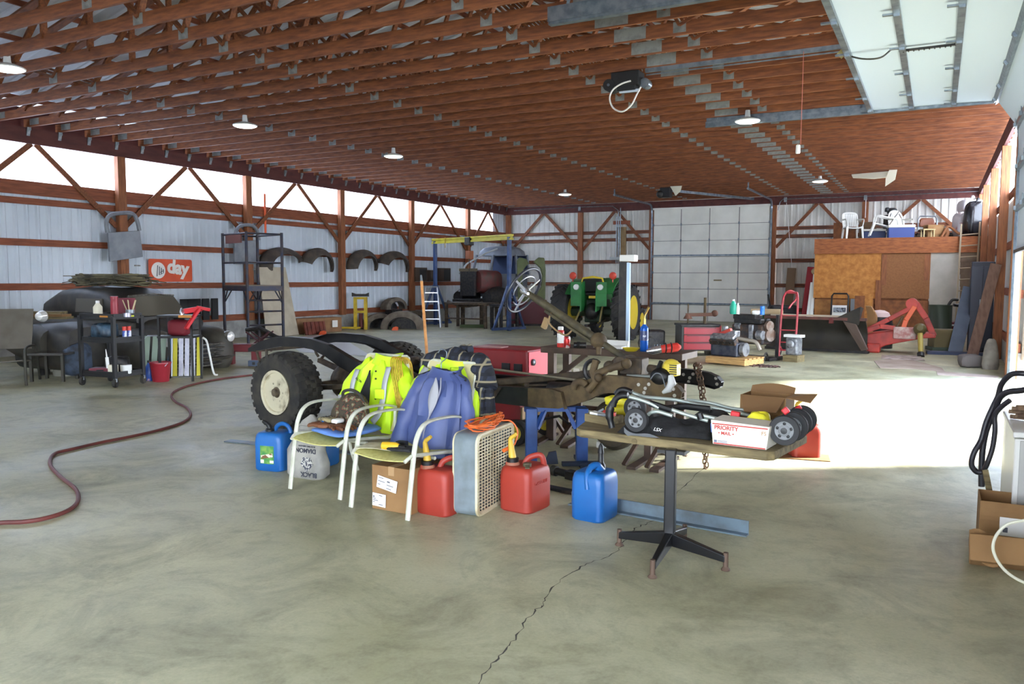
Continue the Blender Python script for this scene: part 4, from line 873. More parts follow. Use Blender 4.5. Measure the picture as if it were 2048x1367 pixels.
b = MB(); b.prism([(-.06, 0), (-.035, .055), (.035, .055), (.06, 0), (0, -.06)], (.06, -.086, .125), (1, 0, 0), (0, 0, 1), (0, .004, 0)); b.build('emblem', mat('ink_pattern', C(60, 62, 76), .7, c2=C(190, 188, 180), scale=60, lo=.48, hi=.52), t)
# box fan
t = thing('box_fan', 'old box fan with cream grille standing between two red gas cans', 'fan', (-2.83, 4.5, 0), .06)
fw, fh, fd = .6, .56, .17      # local: x thickness, y width
fside = mat('fan_blue_gray', C(122, 134, 140), .5, c2=C(104, 114, 116), scale=7)
fcream = mat('fan_cream', C(208, 198, 166), .5, c2=C(176, 160, 122), scale=9, lo=.45, hi=.75)
b = MB(); o1 = rrect(fw, fh, .07, 6); o2 = rrect(fw-.02, fh-.02, .062, 6)
b.loft([[(x, fw/2+p, fh/2+q) for p, q in o] for x, o in ((0, o1), (fd, o1), (fd, o2), (0, o2), (0, o1))], cap=False); b.build('housing', fside, t, True)
for x, s in ((fd, 1), (0, -1)):
    b = MB()
    b.loft([[(x+s*dx, fw/2+p, fh/2+q) for p, q in rrect(fw-k, fh-k, .07, 6)] for dx, k in ((-.005, -.006), (.008, .0), (.012, .02), (.004, .05), (-.005, .05), (-.005, -.006))], cap=False)
    for i in range(13): b.bar((x+s*.003, .04+i*(fw-.08)/12, .03), (x+s*.003, .04+i*(fw-.08)/12, fh-.03), .005, .006, up=(0, 1, 0))
    for i in range(24): b.bar((x+s*.004, .03, .03+i*(fh-.06)/23), (x+s*.004, fw-.03, .03+i*(fh-.06)/23), .006, .006)
    b.build('grille', fcream, t)
b = MB(); b.cyl((.06, fw/2, fh/2), (.13, fw/2, fh/2), .05)
for k in range(4):
    a_ = k*PI/2; b.surf(lambda u, v: (.07+.05*v, fw/2+(.04+.2*u)*math.cos(a_+.9*(v-.5)), fh/2+(.04+.2*u)*math.sin(a_+.9*(v-.5))), 5, 5, th=.003)
b.build('fan_blade', mat('fan_blade_gray', C(90, 92, 92), .5), t, True)
b = MB(); b.tube([(.03, fw*.55, fh), (.03, fw*.6, fh+.03), (.03, fw*.75, fh+.03), (.03, fw*.8, fh)], .01, 8); b.build('carry_handle', fcream, t, True)
b = MB(); b.lathe([(.02, 0), (.016, .03)], 12, (.1, fw*.62, fh-.002)); b.build('speed_knob', fcream, t, True)
# orange extension cord coiled on the fan
t = thing('extension_cord', 'orange extension cord coiled on top of the box fan', 'cord', (-2.76, 4.72, fh+.005))
b = MB()
for k in range(7):
    r_ = random.Random(k); L_ = .2+.02*r_.random(); W_ = .06+.015*r_.random(); z0 = .008+.006*k
    b.tube([(W_*math.sin(a_)*(1-.4*math.cos(a_)) + .02*r_.uniform(-1, 1), .1+L_*math.cos(a_), z0+.012*math.sin(2*a_+k)+.02*max(0, math.cos(a_-.2))) for a_ in [2*PI*j/28 for j in range(28)]], .0055, 7, closed=True)
b.tube(spline([(.06, .2, .03), (.12, .25, .02), (.16, .27, -.05), (.165, .22, -.13), (.15, .16, -.16)], 6), .0055, 7); b.build('coil', mat('cord_orange', C(226, 108, 44), .5), t, True)
b = MB(); b.cyl((.15, .17, -.15), (.14, .1, -.16), .014); b.build('plug', mat('cord_orange', C(0, 0, 0)), t, True)
# cardboard box under the second chair
t = thing('cardboard_box', 'taped cardboard box with two shipping labels under the patio chair', 'box', (-3.25, 4.36, 0), -.03)
b = MB(); b.box((0, .19, .155), (.34, .36, .31)); b.build('body', card, t, bev=.004)
b = MB(); b.box((0, .19, .311), (.05, .36, .002)); b.box((0, .009, .28), (.05, .002, .06)); b.build('tape', mat('tape_tan', C(170, 136, 96), .3), t)
lbl = mat('label_paper', C(232, 230, 222), .6)
def paper(b_, c, w, h, rz, par, seed):
    b = MB(); b.box(c, (w, .002, h), ry=rz); o = b.build('shipping_label', lbl, par); b = MB(); r_ = random.Random(seed); cs, sn = math.cos(rz), math.sin(rz)
    for k in range(6):
        zz = h*.36-k*h*.14; ww = w*r_.uniform(.2, .42)
        if k % 3 == 1: ww *= .5
        xo = -w*.45+ww/2+r_.choice((0, w*.45)); b.box((c[0]+xo*cs+zz*sn, c[1]-.002, c[2]-xo*sn+zz*cs), (ww, .002, h*.05+(h*.06 if k == 1 else 0)), ry=rz)
    b.build('label_print', mat('label_print', C(90, 92, 100), .7), o)
paper(b, (-.03, -.001, .19), .17, .085, .16, t, 3); paper(b, (-.1, -.001, .07), .115, .09, .04, t, 8)
# ---------------------------------------------------------------- patio chairs with clothes
frw = mat('chair_white_frame', C(204, 204, 186), .35, c2=C(186, 186, 166), scale=14)
sling = mat('sling_yellow', C(206, 202, 128), .75, c2=C(190, 184, 110), scale=40)
slingt = mat('sling_tan', C(196, 186, 140), .75)
def patio_chair(lab, loc, rz):
    t = thing('patio_chair', lab, 'chair', loc, rz, None)
    for s in (-1, 1):
        x = s*.265
        b = MB(); pts = spline([(x, 0, 0), (x, .03, .2), (x, .065, .42), (x, .09, .52), (x, .14, .595), (x, .22, .63), (x, .36, .635), (x, .5, .625), (x, .6, .6)], 5)
        vs = []
        for i, p in enumerate(pts):
            tg = (pts[min(i+1, len(pts)-1)]-pts[max(i-1, 0)]).normalized(); nn = V((1, 0, 0)).cross(tg)
            vs.append([p+V((a_*.019, 0, 0))+nn*c_*.009 for a_, c_ in ((-1, -.5), (-.6, -1), (.6, -1), (1, -.5), (1, .5), (.6, 1), (-.6, 1), (-1, .5))])
        b.loft(vs); b.build('arm_leg', frw, t, True)
        b = MB(); b.tube(spline([(x, .6, .6), (x, .6, .45), (x, .64, .2), (x, .72, 0)], 4), .014, 8); b.build('rear_leg', frw, t, True)
        b = MB(); b.tube(spline([(s*.24, .0, .385), (s*.25, .04, .41), (s*.25, .1, .415), (s*.25, .4, .385), (s*.25, .56, .37), (s*.25, .64, .45), (s*.24, .72, .7), (s*.23, .8, .93), (s*.2, .815, .97)], 5), .013, 8); b.build('side_rail', frw, t, True)
    b = MB(); b.surf(lambda u, v: ((u-.5)*.49, .005+.55*v, .43-.05*v-.035*(1-v)**6-.02*math.sin(PI*u)), 10, 14, th=.008); b.build('seat', sling, t, True)
    b = MB(); b.surf(lambda u, v: ((u-.5)*(.48-.04*v), .6+.2*v+.02*math.sin(PI*u), .4+.57*v), 10, 10, th=.008); b.build('backrest', slingt, t, True)
    b = MB(); b.cyl((-.2, .815, .97), (.2, .815, .97), .013); b.build('top_rail', frw, t, True); b = MB(); b.cyl((-.25, .3, .36), (.25, .3, .36), .012); b.build('seat_rail', frw, t, True)
    return t
ca = patio_chair('white-framed patio chair holding camouflage bag, brown gloves and high-visibility jacket', (-4.02, 4.46, 0), -.1)
cb = patio_chair('white-framed patio chair with yellow drill on its seat and blue jacket on its back', (-3.30, 4.29, 0), -.12)
def cloth_body(b, H_, prof, n=36, wr=.012, seed=0, yoff=lambda z: 0, openf=None):
    """torso of a hanging garment: prof rows (z, half width, half depth)"""
    r_ = random.Random(seed); ph = [r_.uniform(0, 6.3) for _ in range(8)]; rings = []
    for z, hw_, hd in prof:
        ring = []
        for j in range(n):
            a_ = 2*PI*j/n; ca_, sa = math.cos(a_), math.sin(a_)
            w = wr*(math.sin(5*a_+ph[0]+3*z)+.8*math.sin(9*a_+ph[1]-7*z)+.5*math.sin(14*a_+ph[2]+11*z))
            ring.append((hw_*math.copysign(abs(ca_)**.7, ca_)+w*ca_, hd*math.copysign(abs(sa)**.8, sa)+w*sa+yoff(z), z+.01*math.sin(3*a_+ph[3])))
        rings.append(ring)
    return b.loft(rings)
def sleeve(b, pts, r, seed=0, n=14, fl=.75):
    pts = spline(pts, 7); k = len(pts); r_ = random.Random(seed); ph = r_.uniform(0, 6); rings = []; a = None
    for i, p in enumerate(pts):
        tg = (pts[min(i+1, k-1)]-pts[max(i-1, 0)]).normalized()
        if a is None: a, c = frame(tg, V((0, 1, 0)))
        else: a = (a-tg*a.dot(tg)).normalized(); c = tg.cross(a)
        u = i/(k-1); rad = r[0]+(r[1]-r[0])*u
        rings.append([p+(a*math.cos(2*PI*j/n)+c*math.sin(2*PI*j/n)*fl)*rad*(1+.09*math.sin(19*u+ph+2*math.sin(2*PI*j/n))+.06*math.sin(33*u+3*2*PI*j/n)) for j in range(n)])
    return b.loft(rings)
def collar(b, c, rx, ry, h, tilt=.2):
    b.loft([[(c[0]+rx*k*math.cos(a_), c[1]+ry*k*math.sin(a_)+tilt*z, c[2]+z+.012*math.sin(2*a_)) for a_ in [2*PI*j/24 for j in range(24)]] for z, k in ((-.03, 1.15), (h*.5, 1.05), (h, 1.12), (h*.95, .98), (-.02, .95))], cap=False)
hiv = mat('hi_vis_yellow', C(206, 246, 30), .6, c2=C(188, 228, 24), scale=5, bump=.25); refl = mat('reflective_gray', C(170, 172, 172), .4); lin = mat('black_lining', C(16, 16, 18), .8)
# high visibility jacket on the first chair
t = thing('safety_jacket', 'bright yellow safety jacket with grey stripes draped over the first chair back', 'jacket', ca.location+V((.08, .72, .36)), -.1)
b = MB(); cloth_body(b, .6, [(.02, .25, .13), (.1, .26, .15), (.25, .26, .15), (.4, .25, .14), (.5, .22, .12), (.55, .16, .1), (.58, .11, .08)], seed=2, wr=.024, yoff=lambda z: .12*z); b.build('body', hiv, t, True)
b = MB(); sleeve(b, [(-.13, .05, .53), (-.2, .02, .48), (-.27, -.04, .38), (-.31, -.08, .26), (-.3, -.1, .12), (-.28, -.12, .0)], (.07, .075), 3); b.build('left_sleeve', hiv, t, True)
b = MB(); sleeve(b, [(.13, .05, .53), (.2, .02, .48), (.29, -.03, .4), (.36, -.06, .3), (.42, -.06, .18), (.45, -.05, .06)], (.07, .08), 4); b.build('right_sleeve', hiv, t, True)
b = MB(); collar(b, (.02, .05, .57), .115, .085, .05, .5); b.build('collar', hiv, t, True)
b = MB(); b.surf(lambda u, v: (-.05+.10*(1-v)**.8*(u-.5)*2-.05*(1-v), -.175+.1*v-.015*math.sin(PI*u), .08+.42*v), 8, 14, th=.006); b.build('open_lining', lin, t, True)
def ribbon(b, pts, w, up=V((0, -1, 0))):
    pts = spline(pts, 6); vs = []
    for i, p in enumerate(pts):
        tg = (pts[min(i+1, len(pts)-1)]-pts[max(i-1, 0)]).normalized(); s_ = tg.cross(up).normalized(); vs += [p+s_*w/2, p-s_*w/2]
    b.add(vs, [(2*i, 2*i+1, 2*i+3, 2*i+2) for i in range(len(pts)-1)])
b = MB(); ribbon(b, [(.15, -.08, .54), (.155, -.135, .42), (.15, -.15, .3), (.12, -.165, .18), (.05, -.17, .1)], .05); ribbon(b, [(-.19, -.08, .5), (-.2, -.13, .38), (-.215, -.14, .2)], .045); b.build('reflective_stripe', refl, t, True, solid=.008)
for u, arms in ((.55, ((-.31, -.08, .28), (-.305, -.09, .2))), (.5, ((.39, -.06, .24), (.425, -.06, .16))), (.9, ((-.285, -.11, .06), (-.28, -.12, .0))), (.9, ((.435, -.055, .12), (.45, -.05, .06)))):
    b = MB(); b.tube([V(arms[0]), V(arms[1])], .084, 14, sq=.8, cap=False); b.build('sleeve_band', refl, t, True)
for z in (.5, .44, .28): b = MB(); b.sph((.035, -.11+.12*z*.1-.02*(.5-z), z), .008, 8, 6); b.build('snap', blk, t, True)
b = MB(); b.box((.12, -.155, .33), (.09, .02, .08), rz=.15); b.build('pocket_flap', hiv, t, bev=.01)
text('ALL ON', .028, blk, t, (-.13, -.13, .42), (PI/2-.15, .25, -.3), 'lettering', .001)
# second yellow jacket under the blue one
t = thing('safety_jacket', 'second yellow safety jacket hanging underneath the blue jacket', 'jacket', cb.location+V((.08, .74, .34)), -.12)
b = MB(); cloth_body(b, .6, [(.0, .25, .1), (.15, .27, .11), (.35, .26, .11), (.5, .22, .1), (.6, .14, .08)], seed=6, wr=.016, yoff=lambda z: .15*z); b.build('body', hiv, t, True)
b = MB(); sleeve(b, [(-.2, .06, .55), (-.26, .0, .42), (-.32, -.05, .28), (-.34, -.08, .12)], (.085, .07), 7); b.build('left_sleeve', hiv, t, True)
b = MB(); sleeve(b, [(.2, .06, .5), (.25, .0, .3), (.255, -.03, .1), (.25, -.04, -.12), (.235, -.05, -.28)], (.06, .03), 8, fl=.5); b.build('right_sleeve', hiv, t, True)
b = MB(); ribbon(b, [(-.2, .0, .58), (-.235, -.06, .48), (-.26, -.09, .36)], .05); b.build('reflective_stripe', refl, t, True, solid=.008)
b = MB(); b.tube([(-.325, -.06, .2), (-.335, -.07, .12)], .085, 14, sq=.8, cap=False); b.build('sleeve_band', refl, t, True)
b = MB(); collar(b, (0, .1, .6), .12, .08, .05); b.build('collar', hiv, t, True)
# blue jacket on a hanger
jb = mat('blue_nylon', C(76, 90, 138), .5, c2=C(64, 76, 124), scale=4, bump=.25)
t = thing('windbreaker', 'blue nylon windbreaker on a black hanger hung over the second chair back', 'jacket', cb.location+V((.1, .58, .3)), -.14)
b = MB(); cloth_body(b, .6, [(.0, .23, .06), (.015, .235, .085), (.1, .24, .1), (.3, .235, .1), (.45, .225, .095), (.53, .2, .08), (.575, .14, .075), (.6, .09, .06)], seed=11, wr=.022, yoff=lambda z: .18*z-.02); b.build('body', jb, t, True)
b = MB(); sleeve(b, [(-.1, .09, .57), (-.18, .06, .52), (-.25, .02, .4), (-.31, -.03, .2), (-.35, -.06, .02)], (.06, .07), 12); b.build('left_sleeve', jb, t, True)
b = MB(); sleeve(b, [(.1, .09, .57), (.18, .07, .52), (.24, .03, .4), (.28, -.0, .2), (.29, -.02, -.02)], (.06, .07), 13); b.build('right_sleeve', jb, t, True)
b = MB(); collar(b, (0, .09, .6), .12, .085, .035, .8); b.build('collar', jb, t, True)
b = MB(); b.surf(lambda u, v: (.0+.045*math.sin(PI*min(1, v*1.0))*(u-.5)*2+.02*v, -.115+.18*(.28+.3*v)-.02-.015*math.sin(PI*u), .3+.28*v), 8, 12, th=.006); b.build('gray_lining', mat('lining_gray', C(160, 160, 164), .8), t, True)
b = MB(); ribbon(b, [(.05, -.02, .58), (.06, -.045, .48), (.02, -.075, .36), (-.03, -.105, .22), (-.06, -.12, .05)], .012); b.build('zipper', mat('zipper_gray', C(140, 142, 156), .5), t, True, solid=.006)
t = thing('coat_hanger', 'black plastic coat hanger through the collar of the blue windbreaker', 'hanger', cb.location+V((.1, .66, .93)), -.14)
b = MB(); b.tube([(-.23, -.02, -.06), (-.05, -.02, .0), (.05, -.02, .0), (.23, -.02, -.05), (.235, -.02, -.065), (.2, -.02, -.07), (-.2, -.02, -.075)], .006, 8, closed=True); b.build('bar', blk, t, True)
b = MB(); b.tube(spline([(0, -.02, 0), (.0, -.02, .05), (.04, -.02, .08), (.05, -.02, .13), (.0, -.02, .15), (-.03, -.02, .12)], 5), .004, 8); b.build('hook', steel, t, True)
# dark plaid coat bundled behind
pm = bpy.data.materials.new('navy_plaid'); pm.use_nodes = True; n3 = pm.node_tree; b3 = n3.nodes['Principled BSDF']; b3.inputs['Roughness'].default_value = .85
tc3 = n3.nodes.new('ShaderNodeTexCoord'); prev = None
for ax_, sc_ in (('BANDS_DIRECTION', 11.),):
    pass
def wave(direction, scale, pos, col_, base):
    w = n3.nodes.new('ShaderNodeTexWave'); w.bands_direction = direction; w.inputs['Scale'].default_value = scale; n3.links.new(tc3.outputs['Object'], w.inputs['Vector']); w.inputs['Distortion'].default_value = .4
    r = n3.nodes.new('ShaderNodeValToRGB'); r.color_ramp.elements[0].position = pos; r.color_ramp.elements[0].color = (0, 0, 0, 1); r.color_ramp.elements[1].position = min(1, pos+.05); r.color_ramp.elements[1].color = (1, 1, 1, 1)
    n3.links.new(w.outputs['Fac'], r.inputs['Fac']); m_ = n3.nodes.new('ShaderNodeMix'); m_.data_type = 'RGBA'; n3.links.new(r.outputs['Color'], m_.inputs['Factor'])
    if base is None: m_.inputs['A'].default_value = C(40, 46, 62)
    else: n3.links.new(base, m_.inputs['A'])
    m_.inputs['B'].default_value = col_; return m_.outputs['Result']
x_ = wave('X', 5, .62, C(28, 30, 40), None); x_ = wave('Z', 5, .62, C(24, 26, 34), x_); x_ = wave('X', 2.6, .95, C(150, 140, 112), x_); x_ = wave('Z', 2.6, .95, C(150, 140, 112), x_)
n3.links.new(x_, b3.inputs['Base Color'])
t = thing('plaid_coat', 'navy plaid coat bundled over the back of the second chair', 'coat', cb.location+V((.08, .92, .3)), -.12)
b = MB(); sleeve(b, [(-.3, -.02, .56), (-.22, .0, .64), (-.05, .0, .66), (.08, .0, .64), (.2, -.02, .64), (.27, -.06, .58), (.31, -.1, .48)], (.1, .1), 21, fl=.9); b.build('shoulders', pm, t, True)
b = MB(); cloth_body(b, .5, [(-.1, .07, .05), (.1, .09, .07), (.3, .1, .08), (.48, .1, .08), (.58, .06, .05)], seed=23, wr=.012); o = b.build('hanging_front', pm, t, True); o.location = (.26, -.08, .0)
b = MB(); sleeve(b, [(-.1, .05, .62), (-.05, .08, .72), (.05, .08, .74)], (.06, .05), 25); b.build('hood', pm, t, True)
# yellow rope coil hung on the first chair
t = thing('rope_coil', 'hank of yellow rope hung over the first chair between both yellow jackets', 'rope', ca.location+V((.3, .68, .55)), 0)
b = MB()
for k in range(7):
    dx = .017*k-.055; b.tube(spline([(dx*.6+.05, -.06, .0), (dx+.02, -.05, .2), (dx-.03, -.02, .38), (dx-.03, .03, .42), (dx+.0, .08, .36), (dx+.02, .09, .1)], 5), .0048, 7)
b.build('strands', mat('rope_yellow', C(206, 166, 50), .6, c2=C(168, 128, 32), scale=40), t, True)
# things on the chair seats
t = thing('seat_cushion', 'flat light blue cushion on the seat of the first patio chair', 'cushion', ca.location+V((.05, .05, .432)), -.1)
b = MB(); pillow(b, (0, .24, .014), (.44, .44, .045), 4); b.build('cushion', mat('cushion_blue', C(96, 134, 200), .7), t, True)
camo = mat('camo_print', C(70, 62, 46), .8, c2=C(150, 142, 120), scale=26, lo=.42, hi=.62, bump=.3)
cm = camo.node_tree; crn = [n_ for n_ in cm.nodes if n_.type == 'VALTORGB'][0]
for pos, cl in ((.47, C(44, 48, 34)), (.52, C(120, 66, 52)), (.57, C(96, 104, 70))): e = crn.color_ramp.elements.new(pos); e.color = cl
crn.color_ramp.interpolation = 'CONSTANT'
t = thing('camouflage_bag', 'leafy camouflage bag sitting on the blue cushion of the first chair', 'bag', ca.location+V((.05, .34, .47)), -.1)
b = MB(); b.loft([[(x, y*(1+.1*math.sin(8*x*10))+z*.25, z) for x, y in rrect(w, d, d*.45, 7)] for z, w, d in ((0, .3, .16), (.03, .33, .19), (.1, .32, .19), (.16, .28, .17), (.21, .2, .13), (.235, .1, .08))]); b.build('body', camo, t, True)
b = MB(); b.tube(spline([(-.08, .02, .2), (-.06, .01, .25), (.02, .01, .27), (.09, .03, .24), (.12, .05, .18)], 5), .012, 8); b.build('strap', mat('strap_dark', C(52, 50, 44), .8), t, True)
def glove(name, lab, loc, rz, m, cuffm, sc_=1., curl=.02):
    t = thing(name, lab, 'glove', loc, rz, None)
    b = MB(); pillow(b, (0, 0, .02), (.1*sc_, .1*sc_, .035), 7, 8); b.build('palm', m, t, True)
    for i, (x, l, a_) in enumerate(((-.036, .07, .18), (-.012, .085, .05), (.014, .08, -.06), (.038, .06, -.2))):
        d = V((-math.sin(a_), math.cos(a_), 0)); p0 = V((x*sc_, .035*sc_, .02)); b = MB(); b.tube([p0, p0+d*l*.5*sc_+V((0, 0, curl*.5)), p0+d*l*.85*sc_+V((0, 0, curl*.2)), p0+d*l*sc_+V((0, 0, -.004))], [.014, .013, .012, .006], 8); b.build('finger', m, t, True)
    b = MB(); b.tube([(.04*sc_, -.02*sc_, .02), (.075*sc_, .01*sc_, .025), (.09*sc_, .045*sc_, .02)], [.016, .014, .007], 8); b.build('thumb', m, t, True)
    b = MB(); pillow(b, (0, -.075*sc_, .02), (.11*sc_, .07*sc_, .035), 9, 7); b.build('cuff', cuffm, t, True)
    return t
lea = mat('brown_leather', C(122, 74, 40), .65, c2=C(96, 56, 30), scale=9, bump=.2)
glove('work_glove', 'brown leather work glove lying at the left of the blue cushion', ca.location+V((-.02, .15, .47)), 1.9, lea, lea, 1.1)
glove('work_glove', 'brown leather work glove lying at the right of the blue cushion', ca.location+V((.15, .14, .47)), -1.9, lea, lea, 1.1)
glove('work_glove', 'pale camouflage glove with white tab in front of the camouflage bag', ca.location+V((.0, .2, .505)), 1.5, mat('camo_glove', C(150, 138, 100), .8, c2=C(60, 56, 48), scale=22, lo=.45, hi=.6), wht, .9)
t = thing('instruction_sheet', 'folded paper sheet lying on the yellow seat of the second chair', 'paper', cb.location+V((-.1, .14, .425)), .2)
b = MB(); b.surf(lambda u, v: ((u-.5)*.26, (v-.5)*.18, .008*math.sin(PI*u)+.004*v), 8, 4, th=.003); b.build('sheet', mat('old_paper', C(214, 208, 176), .7, c2=C(190, 180, 140), scale=14), t)
t = thing('cordless_drill', 'yellow and black cordless drill lying on the second chair seat', 'drill', cb.location+V((.03, .1, .45)), .1)
b = MB(); b.tube([(-.06, 0, 0), (-.02, 0, 0), (.04, 0, 0), (.07, 0, 0)], [.026, .03, .03, .02], 12); b.build('motor_body', mat('drill_yellow', C(226, 178, 40), .45), t, True, )
b = MB(); b.cyl((.07, 0, 0), (.12, 0, 0), .018, .012); b.cyl((.12, 0, 0), (.15, 0, 0), .005); b.build('chuck', blk, t, True)
b = MB(); b.bar((-.03, 0, 0), (-.0, .12, -.01), .035, .03); b.box((.01, .14, -.01), (.08, .05, .04)); b.build('handle', blk, t, bev=.006)
t = thing('tool_pouch', 'flat black tool pouch beside the drill on the second chair seat', 'pouch', cb.location+V((.12, .12, .425)), .1)
b = MB(); pillow(b, (0, 0, .014), (.2, .14, .028), 12, 8); b.build('pouch', fab, t, True)
# broom handle leaning on the frame
pA, pB = onY(843, 562, 6.35), onY(868, 735, 6.15); pB.z = max(pB.z, .62)
t = thing('broom_pole', 'long golden wooden pole standing up behind the plaid coat', 'pole', (pB.x+.08, pB.y-.12, 0))
b = MB(); b.cyl((0, 0, 0), pA-V((pB.x+.08, pB.y-.12, 0)), .016, .014, 10); b.build('pole', mat('pole_wood', C(214, 150, 84), .5, c2=C(190, 124, 64), scale=20), t, True)
b = MB(); q_ = (pA-V((pB.x+.08, pB.y-.12, 0))); d_ = q_.normalized(); b.cyl(q_, q_+d_*.06, .012, .008); b.build('tip', steel, t, True)
# ---------------------------------------------------------------- on the floor
ang = mat('angle_iron', C(120, 138, 150), .45, .5, c2=C(104, 112, 116), scale=6)
t = thing('steel_angle', 'long steel angle bar lying on the floor behind the table pedestal', 'steel bar', at(1495, 1072), 0)
d_ = at(1140, 1008)-at(1495, 1072)
b = MB(); b.bar((0, 0, .006), d_+V((0, 0, .006)), .06, .01); b.bar(V((0, .03, .045)), d_+V((0, .03, .045)), .01, .09); b.build('bar', ang, t)
t = thing('flat_bar', 'dull flat steel bar lying on the floor behind the blue cans', 'steel bar', at(455, 882), 0)
d_ = at(820, 918)-at(455, 882)
b = MB(); b.bar((0, 0, .006), d_+V((0, 0, .006)), .1, .012); b.build('bar', ang, t)
t = thing('hitch_drawbar', 'short dark drawbar lying on the floor behind the blue can', 'drawbar', at(1135, 957), -.35)
b = MB(); b.cyl((-.14, 0, .04), (.02, 0, .04), .03); b.box((.14, 0, .04), (.28, .07, .07)); b.cyl((-.17, 0, .04), (-.12, 0, .04), .042); b.build('bar', dark, t, True, bev=.004)
t = thing('steel_offcut', 'small notched steel offcut on the floor below the drawbar', 'steel plate', at(1135, 985), -.2)
b = MB(); b.prism([(-.2, -.03), (.05, -.03), (.05, .0), (.2, .0), (.2, .05), (-.2, .04)], (0, 0, .002), (1, 0, 0), (0, 1, 0), (0, 0, .02)); b.build('plate', dark, t)
t = thing('spare_trailer_tire', 'worn brownish small tire standing behind the left end of the plank table', 'tire', (-2.62, 7.0, 0), -.25)
b = MB(); b.lathe([(.15, -.05), (.2, -.06), (.235, -.03), (.235, .03), (.2, .06), (.15, .05)], 32, (0, 0, .236), (0, 1, 0), ring=True); b.build('tire', mat('brown_rubber', C(92, 82, 66), .8, c2=C(70, 62, 50), scale=6), t, True)
b = MB(); b.lathe([(.155, -.04), (.15, .0), (.03, .0), (.03, -.03)], 24, (0, 0, .236), (0, 1, 0), ring=True); b.build('rim', gray, t, True)
t = thing('small_carton', 'tiny white carton on the floor under the left end of the table', 'box', at(1203, 894), .2)
b = MB(); b.box((0, 0, .03), (.09, .06, .06)); b.build('carton', wht, t, bev=.004)
t = thing('flattened_cardboard', 'flattened cardboard sheet on the floor by the sunlit gas can', 'cardboard', at(1590, 912), .1)
b = MB(); b.prism([(-.25, -.15), (.3, -.12), (.28, .15), (-.22, .18)], (0, 0, .002), (1, 0, 0), (0, 1, 0), (0, 0, .006)); b.build('sheet', card, t)
for (x, y), h, lab in (((1580, 905), .13, 'taller white bottle on the flattened cardboard'), ((1592, 908), .07, 'small white carton on the flattened cardboard')):
    t = thing('white_bottle' if h > .1 else 'white_carton', lab, 'bottle' if h > .1 else 'box', at(x, y)+V((0, 0, .008)), .2)
    b = MB()
    if h > .1: b.lathe([(.028, 0), (.03, .01), (.03, h*.65), (.014, h*.8), (.014, h)], 14)
    else: b.box((0, 0, h/2), (.08, .06, h))
    b.build('body', wht, t, h > .1)
# floor hose
hp = [(-60, 1062), (0, 1050), (45, 1048), (85, 1042), (125, 1030), (150, 1015), (157, 998), (150, 980), (125, 960), (105, 940), (100, 925), (110, 910), (140, 902), (200, 888), (260, 876), (320, 862), (365, 847), (381, 833), (374, 818), (352, 806), (343, 794), (352, 783), (380, 772), (430, 761), (480, 754), (530, 749)]
t = thing('air_hose', 'long dark red air hose snaking across the floor at the left', 'hose', (0, 0, 0))
b = MB(); b.tube([at(x, y)+V((0, 0, .016)) for x, y in [(p.x, p.y) for p in spline([V((x, y, 0)) for x, y in hp], 6)]], .015, 8); b.build('hose', mat('hose_red', C(106, 52, 46), .55, c2=C(84, 42, 38), scale=4), t, True)
# ---------------------------------------------------------------- right foreground
HZ = .66; n0 = at(2030, 864, HZ); f0 = at(1997, 821, HZ)
t = thing('white_chest', 'white metal chest by the right wall under draped black hoses', 'chest', (n0.x, n0.y, 0), 0)
dy = f0.y-n0.y; dxx = XR-.2-n0.x
b = MB(); b.box((dxx/2, dy/2, HZ/2-.02), (dxx, dy, HZ-.04)); b.build('body', wht, t, bev=.01)
b = MB(); b.box((dxx/2, dy/2, HZ-.015), (dxx+.02, dy+.02, .035)); b.build('lid', wht, t, bev=.008)
b = MB(); b.box((dxx/2, -.004, HZ*.5), (dxx*.9, .008, HZ*.85)); b.build('front_shade_panel', mat('front_shade_gray', C(186, 186, 180), .5), t, bev=.004)  # gray paints the shade on the near face of the white chest
ck = HZ+.004
t = thing('kindling_bundle', 'loose bundle of brown sticks lying on the white chest', 'sticks', (n0.x+.12, n0.y+dy*.55, ck), .1)
for k in range(7):
    b = MB(); r_ = random.Random(k+40); b.tube([(-.1+r_.uniform(-.02, .02), r_.uniform(-.08, .08), .014+.013*k), (.1, r_.uniform(-.06, .06), .02+.012*k), (.36, r_.uniform(-.05, .05), .016+.012*k)], [.014, .016, .012], 7); b.build('stick', mat('stick_brown', C(142, 116, 90), .8, c2=C(90, 70, 56), scale=20), t, True)
t = thing('oil_pan', 'dark round pan at the near corner on the white chest', 'pan', (n0.x+.2, n0.y+.14, ck))
b = MB(); b.lathe([(.02, 0), (.09, 0), (.12, .035), (.126, .035), (.095, -.0), (.02, .002)], 20); b.build('pan', dark, t, True)
hosem = mat('black_hose', C(34, 32, 40), .4)
t = thing('rubber_hose', 'thick black rubber hose loops draped over the end of the white chest', 'hose', (0, 0, 0))
Yh = f0.y
def hp_(l, y): return spline([onY(a_, c_, y+dy_) for a_, c_, dy_ in l], 6)
b = MB()
b.tube(hp_([(2075, 750, -.1), (2040, 746, -.1), (2020, 750, -.05), (2003, 768, 0), (1996, 792, .02), (1985, 815, .03), (1972, 845, .03), (1962, 880, .02), (1948, 905, .0), (1943, 928, 0), (1952, 942, 0), (1963, 944, 0)], Yh), .02, 10)
b.tube(hp_([(2075, 772, -.15), (2045, 780, -.12), (2018, 783, -.05), (2002, 792, 0), (1994, 806, .02), (1984, 830, .05), (1972, 862, .05), (1965, 900, .05), (1963, 940, .05), (1963, 972, .05)], Yh), .022, 10)
b.tube(hp_([(2020, 800, -.06), (2003, 813, -.03), (1990, 830, 0), (1990, 860, .0), (1985, 895, .0), (1975, 925, .0), (1965, 945, .02)], Yh), .018, 10)
b.build('hose', hosem, t, True)
